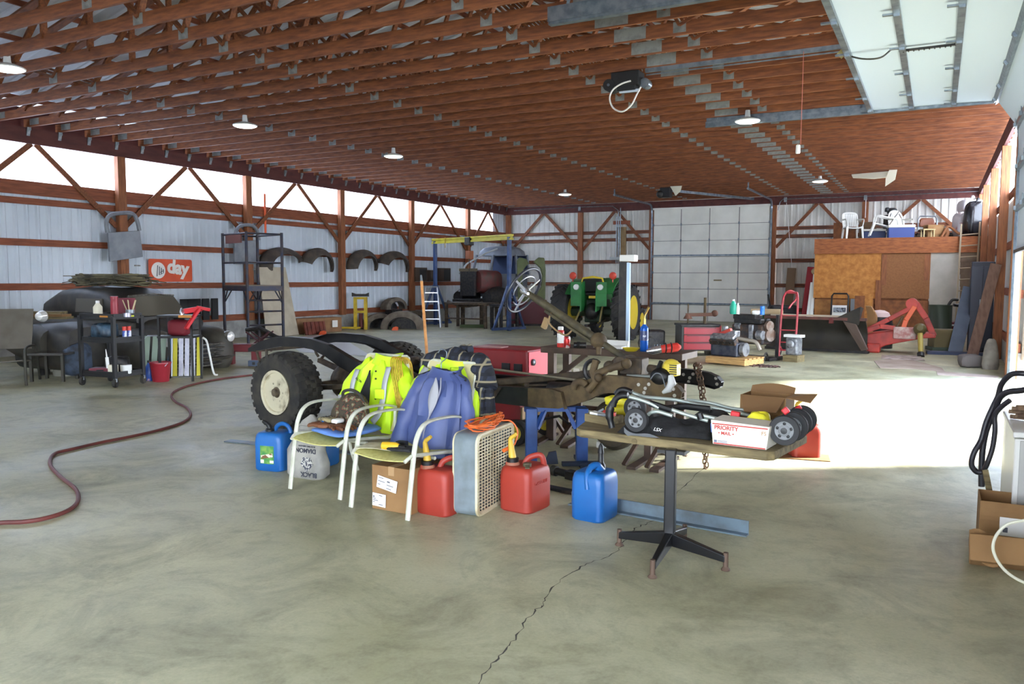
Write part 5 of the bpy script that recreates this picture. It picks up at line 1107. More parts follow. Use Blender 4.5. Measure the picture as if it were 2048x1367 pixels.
q0 = at(1960, 1085); bxw = .5
t = thing('cardboard_box', 'open cardboard box with white label in front of the white chest', 'box', at(1957, 1090)+V((0, .0, 0)), 0)
hh = onY(1960, 1000, at(1957, 1090).y).z
b = MB(); w_, d_ = .5, .3
for c, d in (((w_/2, 0, hh/2), (w_, .006, hh)), ((w_/2, d_, hh/2+.0), (w_, .006, hh)), ((0, d_/2, hh/2), (.006, d_, hh)), ((w_, d_/2, hh/2), (.006, d_, hh)), ((w_/2, d_/2, .003), (w_, d_, .006))): b.box(c, d)
b.build('body', card, t)
b = MB(); b.surf(lambda u, v: (w_*u, -.03*v*(1-v)-.012*v, hh-.11*v), 6, 4, th=.004); b.build('front_flap', card, t)
b = MB(); b.box((.17, -.03, hh*.52), (.14, .003, .11)); lb = b.build('label', lbl, t); b = MB(); b.box((.13, -.033, hh*.45), (.025, .002, .03)); b.build('label_print', MATS['label_print'], lb)
p = at(1950, 1138)
t = thing('cardboard_box', 'crumpled flattened cardboard carton lying nearest the viewer by the right edge', 'box', p, 0)
b = MB(); b.box((.3, .08, .1), (.66, .14, .15), rx=-.5, ry=-.04); b.build('carton', card, t, bev=.006)
b = MB(); b.surf(lambda u, v: (-.03+.14*v, .02+.12*u, .03+.15*u+.012*math.sin(6*v)), 4, 6, th=.004); b.build('torn_flap', card, t)
t = thing('white_tubing', 'loop of thin white plastic tubing across the cardboard at the right edge', 'tubing', (0, 0, 0))
yq = p.y-.12
b = MB(); b.tube(spline([onY(a_, c_, yq) for a_, c_ in ((2075, 1036), (2048, 1040), (2015, 1048), (1994, 1068), (1986, 1092), (1992, 1115), (2008, 1138), (2030, 1155), (2060, 1170))], 6), .008, 8); b.build('tube', mat('tubing_white', C(222, 220, 196), .4), t, True)
t = thing('wood_scrap', 'short tan wood board standing behind the open cardboard box', 'board', at(1990, 1050)+V((0, .12, 0)), .2)
b = MB(); b.bar((0.04, .15, .0), (-.02, .18, .3), .035, .02, up=(0, 1, 0)); b.build('board', plank, t)
# ================================================================ left side of the shop and the back-left corner
RC = math.atan2((R3 @ V((1, 0, 0))).y, (R3 @ V((1, 0, 0))).x)      # heading that faces the viewer
def pd(px, py, d): return EYE+ray(px, py)*(d/F)
def atX(px, x):                   # floor point on the plane X = x seen in column px
    lo, hi = 566., 1300.
    for _ in range(50):
        m_ = (lo+hi)/2
        if at(px, m_).x < x: lo = m_
        else: hi = m_
    return at(px, hi)
def depth(p): return -(R3.transposed() @ (V(p)-EYE)).z
dirty = mat('dusty_car_paint', C(74, 70, 60), .6, .1, c2=C(52, 48, 42), scale=4, lo=.35, hi=.7)
dirtyb = mat('dark_car_paint', C(44, 42, 40), .5, .1, c2=C(62, 58, 50), scale=5)
glassd = mat('dusty_glass', C(84, 80, 70), .35)
chromed = mat('dull_chrome', C(150, 148, 140), .35, .7, c2=C(100, 96, 88), scale=14)
lensm = mat('headlight_lens', C(226, 226, 222), .12, .3)
def bx(b, *a, **k): return b.box(*a, **k)
# ---- old dark sedan with its nose to the right
t = thing('vintage_car', 'dusty dark vintage car with chrome grille parked nose-out by the left wall', 'car', (-11.1, 9.5, 0), .0)
def ring(x, hw, zb, zt_, k=.55, n=20):
    out = []
    for j in range(n):
        a_ = 2*PI*j/n; c, s_ = math.cos(a_), math.sin(a_)
        out.append((x, hw*math.copysign(abs(c)**k, c), (zb+zt_)/2+(zt_-zb)/2*math.copysign(abs(s_)**k, s_)))
    return out
b = MB(); b.loft([ring(x, h, zb, z) for x, h, zb, z in ((-4.7, .45, .3, .6), (-4.5, .62, .2, .78), (-3.6, .74, .14, .92), (-2.6, .76, .12, .93), (-1.6, .72, .12, .92), (-1.0, .58, .14, .9))]); b.build('body', dirty, t, True)
b = MB(); b.loft([ring(x, h, .8, z, .5) for x, h, z in ((-3.7, .4, .9), (-3.4, .55, 1.18), (-2.9, .62, 1.38), (-2.2, .64, 1.44), (-1.6, .62, 1.4), (-1.2, .58, 1.2), (-.85, .54, .92))]); b.build('cabin', dirtyb, t, True)
b = MB(); b.surf(lambda u, v: (-.84-.3*v-.12*abs(u-.5)**2*4*.6+.03, (u-.5)*(1.02-.1*v), .93+.33*v), 10, 4, th=-.02); b.build('windshield', glassd, t, True)
b = MB(); b.tube([(-1.14, -.46, 1.27), (-1.1, 0, 1.3), (-1.14, .46, 1.27)], .016, 8); b.build('windshield_trim', chromed, t, True)
for s in (-1, 1):
    b = MB(); b.box((-1.95, s*.635, 1.1), (.7, .03, .24), rx=s*.12); b.build('side_window', glassd, t)
    b = MB(); b.loft([[(x, s*(.58+.29*math.cos(a_)*w), .36+h*math.sin(a_)*.42-.06) for a_ in [2*PI*j/16 for j in range(16)]] for x, w, h in ((-1.9, .5, .5), (-1.6, .8, .85), (-1.1, 1.0, 1.02), (-.5, 1.05, 1.08), (-.15, .95, .98), (.0, .7, .75), (.06, .4, .45))]); b.build('front_fender', dirty, t, True)
    b = MB(); b.lathe([(.02, .1), (.085, .09), (.1, .06), (.105, .0), (.09, -.06)], 20, (-.02, s*.66, .55), (1, 0, 0)); hl_ = b.build('headlight_bezel', chromed, t, True)
    b = MB(); b.lathe([(.001, .115), (.05, .11), (.085, .09)], 20, (-.02, s*.66, .55), (1, 0, 0)); b.build('lens', lensm, hl_, True)
    b = MB(); b.lathe([(.15, -.07), (.28, -.09), (.3, -.04), (.3, .04), (.28, .09), (.15, .07)], 22, (-.75, s*.66, .3), (0, 1, 0), ring=True); b.build('wheel', rub, t, True)
b = MB(); b.loft([ring(x, h, zb, z, .6) for x, h, zb, z in ((-1.5, .5, .6, .95), (-1.0, .44, .55, .9), (-.6, .38, .5, .84), (-.3, .32, .45, .72))]); b.build('hood', dirtyb, t, True)
b = MB(); b.box((-.55, .2, .86), (.3, .25, .16)); b.cyl((-.4, .25, .8), (-.25, .25, .8), .1); b.box((-.28, .12, .78), (.12, .22, .2)); b.build('exposed_engine', dark, t, bev=.02)
for k in range(6):
    b = MB(); z = .1+k*.07; w = .78-.03*(5-k); b.tube([(-.05, -w, z), (.1, -w*.5, z), (.16, 0, z), (.1, w*.5, z), (-.05, w, z)], .022, 8, sq=.7); b.build('grille_bar', chromed, t, True)
b = MB(); b.tube([(-.1, -.84, .2), (.14, -.5, .2), (.2, 0, .2), (.14, .5, .2), (-.1, .84, .2)], .05, 8, sq=.5); b.build('bumper', dirty, t, True)
b = MB(); b.box((-.05, 0, .27), (.05, 1.3, .34)); b.build('radiator', dark, t)
# vines and old hoses heaped on its roof
t = thing('brush_pile', 'tangled heap of old hoses and dry vines on the vintage car roof', 'brush pile', (-13.3, 9.5, 1.43)); t['kind'] = 'stuff'
b = MB(); r_ = random.Random(5)
for k in range(46):
    a0 = r_.uniform(0, 6.28); rx_, ry_ = r_.uniform(.35, .95), r_.uniform(.2, .55); z0 = r_.uniform(.0, .16)
    b.tube([(rx_*math.cos(a0+u)+r_.uniform(-.05, .05), ry_*math.sin(a0+u)+r_.uniform(-.05, .05), z0+.03*math.sin(3*u)+.03) for u in [j*.35 for j in range(12)]], r_.uniform(.008, .02), 5)
for k in range(30):
    a0 = r_.uniform(0, 6.28); d = V((math.cos(a0), .5*math.sin(a0), r_.uniform(-.05, .12))); b.tube([d*.4+V((0, 0, .08)), d*.8+V((0, 0, .1)), d*r_.uniform(1., 1.25)+V((0, 0, .06))], .007, 4)
o = b.build('brush', mat('dry_vine', C(108, 100, 74), .9, c2=C(60, 56, 46), scale=5), t)
# ---- black three-shelf tool cart
ct = at(231, 775); cl_ = at(165, 770); cr_ = at(281, 765)
exv = (cl_-ct); wl = exv.length; t = thing('tool_cart', 'black three-shelf rolling tool cart crowded with cans and bottles', 'cart', ct, math.atan2(exv.y, exv.x))
ux = exv.normalized(); uy = V((ux.y, -ux.x, 0)); dl = .5
if uy.dot(cr_-ct) < 0: uy = -uy
sg_ = 1 if (V((-ux.y, ux.x, 0)).dot(uy) > 0) else -1
CW, CD = wl, dl*sg_
def cl(x, y, z=0): return ct+ux*x+uy*y+V((0, 0, z))
for x, y in ((0, 0), (CW, 0), (0, CD), (CW, CD)):
    b = MB(); b.box((x, y, .58), (.055, .055, .9)); b.build('post', blk, t, bev=.006)
    b = MB(); b.lathe([(.02, -.02), (.06, -.022), (.066, 0), (.06, .022), (.02, .02)], 18, (x, y, .066), (1, .4, 0)); w = b.build('caster', rub, t, True)
    b = MB(); b.box((x, y, .12), (.05, .03, .08)); b.build('fork', galv, w)
SZ = (.16, .66, 1.0)
for z in SZ:
    b = MB(); b.box((CW/2, CD/2, z), (CW+.04, abs(CD)+.04, .03))
    for c, d in (((CW/2, 0, z+.03), (CW, .02, .07)), ((CW/2, CD, z+.03), (CW, .02, .07)), ((0, CD/2, z+.03), (.02, abs(CD), .07)), ((CW, CD/2, z+.03), (.02, abs(CD), .07))): b.box(c, d)
    b.build('shelf', blk, t)
b = MB(); b.box((0.03, CD*.6, 1.01), (.005, .12, .05)); b.build('yellow_sticker', mat('sticker_yellow', C(214, 222, 40), .5), t).location.x = -.04
b = MB(); b.box((CW*.25, -.014*sg_-.0, 1.02), (.16, .006, .04)); b.build('orange_sticker', mat('sticker_orange', C(196, 130, 50), .5), t)
def bottle(name, lab, p, prof, m, capm=None, caph=0, cat='bottle'):
    t = thing(name, lab, cat, p, .3)
    b = MB(); b.lathe(prof, 16); b.build('body', m, t, True)
    if capm: r0, z0 = prof[-1]; b = MB(); b.lathe([(r0*1.15, z0-.01), (r0*1.15, z0+caph), (r0*.9, z0+caph+.004)], 12); b.build('cap', capm, t, True)
    return t
zt_ = SZ[2]+.016; zm = SZ[1]+.016; zb_ = SZ[0]+.016
bottle('plastic_jug', 'white plastic jug at the left end of the tool cart top', cl(CW*.62, dl*.2, zt_), [(.06, 0), (.064, .01), (.064, .14), (.03, .19), (.024, .21)], cream, wht, .02, 'jug')
bottle('thermos', 'tall dark red flask standing on the tool cart top', cl(CW*.12, dl*.2, zt_), [(.05, 0), (.052, .01), (.052, .2), (.05, .26), (.046, .27)], mat('flask_red', C(150, 44, 56), .4), mat('flask_red', C(0, 0, 0)), .03, 'flask')
t2_ = thing('tape_roll', 'silver tape roll on edge of the tool cart top', 'tape', cl(-.02, dl*.45, zt_+.001), 0)
b = MB(); b.lathe([(.03, 0), (.055, 0), (.055, .055), (.03, .055)], 20, ring=True); b.build('roll', mat('tape_silver', C(176, 176, 196), .3, .4), t2_, True)
t2_ = thing('brush_can', 'can of wooden-handled paint brushes on the tool cart top', 'brush holder', cl(.08, dl*.75, zt_), 0)
b = MB(); b.lathe([(.06, 0), (.062, .1), (.055, .1), (.053, .01)], 18); b.build('can', galv, t2_, True)
for k in range(5): b = MB(); a_ = k*1.3; b.cyl((.02*math.cos(a_), .02*math.sin(a_), .02), (.12*math.cos(a_), .08*math.sin(a_), .24), .008, n=6); b.build('brush', mat('brush_wood', C(206, 190, 150), .6), t2_)
t2_ = thing('red_tray', 'dark red plastic tray at the back of the tool cart top', 'tray', cl(.2, dl*.55, zt_), RC)
b = MB(); b.box((0, .08, .012), (.36, .2, .02)); b.box((0, .17, .15), (.34, .02, .24), rx=-.15); b.build('tray', mat('tray_red', C(120, 44, 58), .5), t2_, bev=.01)
t2_ = thing('bundle', 'blue-grey plastic sheeting stuffed under the tool cart top shelf', 'bundle', cl(CW*.6, dl*.4, zm), 0)
b = MB(); pillow(b, (0, 0, .12), (.34, .3, .24), 31, 10); b.build('sheeting', mat('sheeting', C(70, 96, 116), .4, c2=C(30, 40, 50), scale=9), t2_, True)
for i, dx in enumerate((-.0, .075)):
    bottle('spray_can', ('left', 'right')[i]+' one of two red-capped blue spray cans on the middle cart shelf', cl(.04, dl*(.45+.16*i), zm), [(.032, 0), (.033, .13), (.026, .145)], mat('can_blue_white', C(60, 90, 170), .3, c2=C(214, 218, 230), scale=9, lo=.45, hi=.5), mat('cap_red', C(210, 56, 40), .4), .05, 'spray can')
bottle('white_tub', 'white tub on the bottom shelf of the tool cart', cl(.06, dl*.5, zb_), [(.07, 0), (.078, .01), (.08, .13), (.074, .13)], wht, None, 0, 'tub')
t2_ = thing('cream_carton', 'small cream carton on the bottom shelf of the tool cart', 'box', cl(.16, dl*.22, zb_), RC)
b = MB(); b.box((0, 0, .07), (.12, .08, .14)); b.build('carton', cream, t2_, bev=.004)
t2_ = thing('red_toolbox', 'flat dark red case on the bottom shelf of the tool cart', 'case', cl(CW*.65, dl*.35, zb_), RC)
b = MB(); b.box((0, 0, .04), (.34, .2, .08)); b.build('case', mat('tray_red', C(0, 0, 0)), t2_, bev=.01); b = MB(); b.box((0, -.1, .05), (.1, .02, .02)); b.build('handle', blk, t2_)
t2_ = thing('caulk_tube', 'slim white caulk tube standing on the bottom shelf of the tool cart', 'tube', cl(CW*.45, dl*.3, zb_), 0)
b = MB(); b.cyl((0, 0, 0), (-.03, 0, .24), .024); b.build('tube', wht, t2_, True); b = MB(); b.cyl((-.03, 0, .24), (-.05, 0, .36), .012, .004); b.build('nozzle', wht, t2_, True)
t2_ = thing('dark_case', 'black power tool case on the bottom cart shelf at the back', 'case', cl(CW*.5, dl*.7, zb_), RC)
b = MB(); pillow(b, (0, 0, .12), (.34, .2, .24), 33, 8); b.build('case', dark, t2_, True)
t2_ = thing('leather_scraps', 'flat tan cardboard scraps on the middle cart shelf', 'cardboard', cl(CW*.5, dl*.3, zm), RC)
b = MB(); b.box((0, 0, .01), (.3, .2, .02)); b.box((.05, .02, .03), (.2, .14, .02), rz=.3); b.build('scraps', cardd, t2_)
# small black stand behind the cart with red funnel and bottle
sp_ = cl(.0, dl+.12, 0)
t = thing('utility_table', 'thin-legged black utility table right behind the tool cart', 'table', sp_+V((.1, .42, 0)), RC)
for x, y in ((-.2, -.15), (.3, -.15), (-.2, .2), (.3, .2)): b = MB(); b.box((x, y, .5), (.03, .03, 1.0)); b.build('leg', blk, t)
for z in (.68, 1.0): b = MB(); b.box((.05, .02, z), (.54, .4, .03)); b.build('shelf', blk, t)
b = MB(); b.box((.22, -.185, 1.0), (.2, .006, .04)); b.build('orange_sticker', MATS['sticker_orange'], t)
up = t.location
t2_ = thing('grease_gun', 'bright red tool hanging over the front corner of the black utility table', 'tool', up+V((.27, .1, 1.015)), RC)
b = MB(); b.bar((-.1, -.1, .06), (.12, .05, .1), .08); b.bar((.1, .0, .1), (-.02, -.24, -.2), .06, .05); b.bar((.05, .02, .12), (.26, .02, .08), .05); b.build('body', mat('tool_red2', C(206, 34, 44), .4), t2_, bev=.012)
t2_ = thing('red_sack', 'dark red sack sitting on the lower shelf of the black utility table', 'sack', up+V((.02, .05, .696)), RC)
b = MB(); pillow(b, (0, 0, .12), (.34, .26, .24), 41, 9); b.build('sack', mat('sack_red', C(120, 30, 40), .7), t2_, True)
bottle('metal_can', 'small shiny can on top of the black utility table', up+V((.14, .0, 1.015)), [(.03, 0), (.032, .06), (.02, .08), (.012, .11)], mat('chrome', C(0, 0, 0)), None, 0, 'can')
bottle('washer_bottle', 'blue washer-fluid bottle standing on the floor beside the red bucket', at(288, 762)+V((.0, .1, 0)), [(.06, 0), (.065, .01), (.065, .2), (.03, .26), (.024, .29)], mat('bottle_blue', C(40, 80, 160), .35, c2=C(190, 150, 150), scale=8, lo=.6, hi=.66), blk, .02)
t = thing('bucket', 'dark red plastic bucket on the floor beside the tool cart', 'bucket', at(322, 762), 0)
b = MB(); b.lathe([(.115, 0), (.12, .01), (.152, .27), (.16, .28), (.158, .3), (.146, .3), (.14, .27), (.108, .02), (.001, .015)], 26); b.build('body', mat('bucket_red', C(150, 36, 48), .45), t, True)
b = MB(); b.tube(arc((0, 0, .285), .158, -.1, PI+.1, 14, (1, 0, 0), (0, -.5, -.6)), .005, 6); b.build('handle', galv, t, True)
# folded lawn chairs leaning by the car
lw = mat('web_white', C(206, 206, 216), .7, c2=C(190, 192, 206), scale=30); ly = mat('web_yellow', C(206, 196, 60), .7); lb_ = mat('web_blue', C(90, 130, 170), .7); lg_ = mat('web_sage', C(150, 168, 150), .7)
def lawn_chair(lab, p, rz, cols, w=.5):
    t = thing('folding_lawn_chair', lab, 'lawn chair', p, rz)
    H_ = .6; lean = .16
    b = MB(); b.tube([(-w/2, 0, .02), (-w/2, lean, H_), (-w/2+.05, lean+.012, H_+.05), (w/2-.05, lean+.012, H_+.05), (w/2, lean, H_), (w/2, 0, .02), (w/2-.04, -.01, .0), (-w/2+.04, -.01, 0)], .012, 8, closed=True); b.build('frame', mat('aluminium', C(196, 200, 206), .3, .8), t, True)
    n = len(cols)
    for k, m_ in enumerate(cols):
        b = MB(); x = -w/2+.05+(w-.1)*k/(n-1); b.bar((x, 0, .02), (x, lean+.008, H_+.05), (w-.1)/n*.92, .006, up=(0, 1, 0)); b.build('webbing_strap', m_, t)
    b = MB(); b.tube(spline([(w/2+.01, lean, H_+.02), (w/2+.07, lean-.05, H_-.04), (w/2+.12, lean-.1, H_-.28), (w/2+.18, -.02, .06), (w/2+.24, -.05, .03)], 5), .016, 8); b.build('armrest', wht, t, True)
    return t
pq = at(345, 755); lawn_chair('folded lawn chair with yellow and white webbing leaning against the car grille', at(366, 752)+V((.15, -.05, 0)), RC+.25, [ly, lw, lw, lw, ly], .46)
lawn_chair('folded lawn chair with sage and blue webbing behind the red bucket', at(312, 752)+V((.1, -.05, 0)), RC+.1, [lg_, lg_, lg_, lb_], .48)
# brown sling lounge chair at the far left
lc = mat('sling_brown', C(104, 98, 88), .8, c2=C(92, 86, 76), scale=4); lf = mat('lounge_frame', C(64, 62, 54), .5, .3)
t = thing('sling_armchair', 'brown-grey sling armchair with metal frame at the left edge of the photo', 'chair', V((-12.25, 6.95, 0)), RC+.3)
for x in (-.32, .34):
    b = MB(); b.tube(spline([(x, -.3, 0), (x, -.32, .3), (x, -.3, .5), (x, -.15, .56), (x, .2, .55), (x, .3, .5)], 5), .02, 8); b.build('arm_leg', lf, t, True)
    b = MB(); b.tube([(x, .3, .5), (x, .45, 0)], .018, 8); b.build('rear_leg', lf, t, True)
b = MB(); b.surf(lambda u, v: ((u-.5)*.6, -.3+.6*v, .36-.06*v+.02*(1-math.sin(PI*u))), 6, 6, th=.015); b.build('seat', lc, t, True)
b = MB(); b.surf(lambda u, v: ((u-.5)*.56, .3+.2*v, .5+.6*v), 6, 6, th=.015); b.build('backrest', lc, t, True)
t = thing('glass_table', 'dark low side table with glossy top beside the sling armchair', 'table', at(100, 760)+V((.05, .05, 0)), RC)
b = MB(); b.box((0, 0, .42), (.55, .5, .04)); b.build('top', mat('gloss_dark', C(70, 68, 66), .12), t, bev=.01)
for x, y in ((-.24, -.2), (.24, -.2), (-.24, .2), (.24, .2)): b = MB(); b.box((x, y, .2), (.04, .04, .4)); b.build('leg', lf, t)
# second old vehicle front with boards on it, far left
t = thing('truck_wreck', 'dark old truck front end with round headlight behind the sling armchair', 'truck front', V((-12.55, 8.02, 0)), .1); t.location.z = 0
b = MB(); b.loft([ring(x, h, .1, z, .6) for x, h, z in ((-.7, .3, .7), (-.4, .4, .85), (.3, .4, .88), (.6, .35, .8))]); b.build('body', dirtyb, t, True)
b = MB(); b.loft([[(-.3+x*.8, -.32+.2*math.cos(a_), .55+h*.3*math.sin(a_)) for a_ in [2*PI*j/14 for j in range(14)]] for x, h in ((-.5, .5), (-.2, .9), (.2, 1.), (.6, .7))]); b.build('fender', dirty, t, True)
b = MB(); b.lathe([(.001, .06), (.06, .05), (.085, .0), (.09, -.05)], 18, (.15, -.46, .98), (.3, -1, 0)); b.build('headlight', lensm, t, True)
b = MB(); b.tube([(-.1, -.55, .8), (-.3, -.6, .86), (-.6, -.6, .76)], .025, 8); b.build('bumper_bracket', mat('old_red', C(96, 36, 32), .6), t, True)
tl = t.location
for k, (dx, dz, w_, rz, m_, lab) in enumerate(((-.5, 1.15, 1.1, .05, plank, 'long pale board lying lowest across the old truck front'), (-.45, 1.19, 1.0, -.06, card, 'tan plywood strip in the middle of the boards on the old truck'), (-.5, 1.23, .9, .08, plank, 'topmost weathered board on the old truck front'))):
    t2_ = thing('board', lab, 'board', tl+V((dx, -.1, dz-.24+.0)), RC+rz)
    b = MB(); b.box((0, 0, .02), (w_, .25, .04)); b.build('board', m_, t2_)
t = thing('storage_bin', 'blue storage bin with turquoise lid behind the sling armchair', 'bin', V((-13.9, 7.2, 0)), .3); t.location.z = 0
b = MB(); b.box((0, 0, .5), (.75, .5, 1.0), taper=1.05); b.build('bin', mat('bin_navy', C(42, 58, 92), .5), t, bev=.02)
b = MB(); b.box((0, 0, 1.03), (.84, .58, .06)); b.build('lid', mat('bin_teal', C(64, 150, 160), .45), t, bev=.01)
t = thing('plant_pot', 'black plant pot with dark green leaves under the glossy side table', 'plant pot', at(72, 750)+V((.05, .1, 0)), 0)
b = MB(); b.lathe([(.08, 0), (.1, .16), (.11, .17), (.1, .17), (.09, .15), (.001, .15)], 18); b.build('pot', blk, t, True)
b = MB(); r_ = random.Random(3)
for k in range(16):
    a_ = r_.uniform(0, 6.28); l = r_.uniform(.1, .22); b.surf(lambda u, v: ((.02+l*u)*math.cos(a_)-(v-.5)*.04*math.sin(a_)*math.sin(PI*u), (.02+l*u)*math.sin(a_)+(v-.5)*.04*math.cos(a_)*math.sin(PI*u), .15+.18*u-.14*u*u), 5, 2)
b.build('leaves', mat('leaf_green', C(40, 70, 34), .6), t)
t = thing('grey_bag', 'pale grey cloth bag slumped on the floor between chair and cart', 'bag', at(118, 752)+V((0, .1, 0)), RC)
b = MB(); b.loft([[(x*1.0, y, z) for x, y in rrect(w, d, d*.45, 5)] for z, w, d in ((0, .34, .2), (.06, .36, .22), (.18, .26, .16), (.28, .12, .08), (.33, .05, .04))]); b.build('bag', mat('bag_grey', C(130, 128, 116), .8), t, True)
t = thing('blue_bag', 'blue-grey padded bag resting beside the left side of the tool cart', 'bag', at(142, 758)+V((-.02, .12, 0)), RC)
b = MB(); pillow(b, (0, 0, .3), (.4, .3, .5), 51, 9); b.build('bag', mat('bag_blue', C(70, 84, 104), .7, c2=C(40, 44, 52), scale=7), t, True)
# ---------------------------------------------------------------- things on and along the left wall
XW = XL+.25
def wallpt(px, py, x=XW): return onX(px, py, x)
pan = mat('bare_door_gray', C(142, 146, 152), .5, .2, c2=C(122, 126, 134), scale=4)
def door_panel(lab, poly, hole, x):
    P = [wallpt(a_, c_, x) for a_, c_ in poly]; o = V((x, sum(p.y for p in P)/len(P), min(p.z for p in P)))
    t = thing('door_shell', lab, 'car door', o)
    n = len(P)//2
    # lower skin and window frame are separate parts
    b = MB(); lo = [P[i] for i in range(4)]; b.prism([(p.y-o.y, p.z-o.z) for p in lo], (0, 0, 0), (0, 1, 0), (0, 0, 1), (.06, 0, 0)); b.build('door_skin', pan, t, bev=.012)
    b = MB(); hp = [wallpt(a_, c_, x)-o for a_, c_ in hole]; b.tube(spline([p+V((.03, 0, 0)) for p in hp], 4), .045, 8); b.build('window_frame', pan, t, True)
    b = MB(); c = (lo[2]+lo[3])/2-o; b.box((.07, c.y+.25, c.z-.14), (.03, .14, .03)); b.build('door_handle', chromed, t)
door_panel('bare grey car door with open window frame hung on the second visible post', [(213, 465), (277, 461), (283, 513), (217, 523)], [(213, 465), (211, 445), (218, 430), (240, 426), (263, 427), (272, 440), (277, 461)], XL+.27)
door_panel('bare grey car door hung on the post behind the scaffold', [(466, 482), (515, 480), (516, 528), (466, 528)], [(468, 482), (470, 465), (478, 452), (500, 450), (512, 460), (516, 480)], XL+.27)
# orange sign
a0, a1 = wallpt(297, 517, XL+.1), wallpt(385, 563, XL+.1)
t = thing('advertising_sign', 'orange advertising sign with white lettering on the left wall', 'sign', (XL+.085, (a0.y+a1.y)/2, (a0.z+a1.z)/2))
sw_, sh_ = a1.y-a0.y, a0.z-a1.z
b = MB(); b.prism(rrect(sw_, sh_, .05, 4), (0, 0, 0), (0, 1, 0), (0, 0, 1), (.012, 0, 0)); b.build('board', mat('sign_orange', C(226, 88, 40), .5, c2=C(208, 76, 36), scale=2), t)
sgw = mat('sign_white', C(240, 236, 228), .5)
b = MB(); b.lathe([(sh_*.36, .013), (sh_*.36, .018), (.001, .018)], 28, (0, -sw_*.29, .0), (1, 0, 0)); b.build('letter_disc', sgw, t)
text('day', sh_*.82, sgw, t, (.017, sw_*.16, .06), (PI/2, .12, PI/2), 'lettering', .003, .02)
b = MB()
for k in range(4): b.bar((.02, -sw_*.33+.06*k, -.14+.03*k), (.02, -sw_*.31+.05*k, .12-.03*k), .006, .03, up=(1, 0, 0))
b.bar((.02, -sw_*.26, -.1), (.02, -sw_*.18, -.06), .006, .02, up=(1, 0, 0)); b.bar((.02, -sw_*.26, -.05), (.02, -sw_*.19, -.01), .006, .02, up=(1, 0, 0)); b.build('emblem', mat('sign_black', C(30, 30, 34), .5), t)
t = thing('marking_ribbon', 'bright orange ribbon hanging from the upper wall board above the scaffold', 'ribbon', wallpt(531, 468, XL+.12))
b = MB(); b.box((0, 0, .55), (.01, .07, 1.1)); b.build('ribbon', mat('ribbon_orange', C(240, 104, 60), .5), t)
# fenders
fen = mat('fender_primer', C(66, 58, 52), .7, .1, c2=C(92, 82, 70), scale=5, lo=.4, hi=.7)
def arch(b, R_, w, a0, a1, flare=.25, tip=0., n=22):
    """pontoon fender: an arched shell about the x axis (local: y along, z up, x outward)"""
    def fn(u, v):
        a_ = a0+(a1-a0)*u; r = R_*(1+flare*math.sin(PI*min(1, v))*.5); wid = w*(.55+.45*math.sin(PI*min(1, max(0, u*.9+.1)))**.5)
        s = math.sin(v*PI*.5); rr = R_*(.62+.38*math.sin(PI*.5+ (v-.35)*1.3)) if v < .35 else R_*(1-.32*((v-.35)/.65)**2)
        return (wid*v, -rr*math.cos(a_)*(1.15+tip*u), rr*math.sin(a_)*.85)
    return b.surf(fn, n, 8, th=.012)
for i, (pxl, pxr, pyt, pyb, a0, a1, tip, lab) in enumerate(((517, 597, 497, 541, -.25, 2.75, .25, 'dark car fender on the left wall, leftmost, partly behind the scaffold'), (598, 664, 498, 545, .35, 3.25, -.1, 'dark car fender on the left wall just left of the third post'), (693, 752, 501, 541, -.1, 3.3, -.1, 'brown-black car fender on the left wall just right of the third post'), (753, 815, 504, 545, .35, 3.25, -.1, 'dark car fender on the left wall overlapping the fourth post'))):
    A_, B_ = wallpt(pxl, pyb, XL+.12), wallpt(pxr, pyt, XL+.12); yc = (A_.y+B_.y)/2; hw_ = (B_.y-A_.y)/2
    t = thing('car_fender', lab, 'fender', (XL+.1, yc, A_.z+.1))
    b = MB(); arch(b, hw_*.9, .34, a0, a1, .2, tip); o = b.build('shell', fen, t, True); o.scale = (1, .98, (B_.z-A_.z-.1)/(hw_*.9*.85))
    b = MB(); b.tube([(.345*(.55+.45*math.sin(PI*min(1, max(0, k/14*.9+.1)))**.5), -hw_*.9*.68*math.cos(a0+(a1-a0)*k/14)*(1.15+tip*k/14), hw_*.9*.68*math.sin(a0+(a1-a0)*k/14)*.85) for k in range(15)], .014, 6); o = b.build('rolled_edge', fen, t, True); o.scale = (1, .98, (B_.z-A_.z-.1)/(hw_*.9*.85))
fen2 = mat('fender_dusty', C(122, 112, 98), .75, .1, c2=C(96, 86, 74), scale=5)
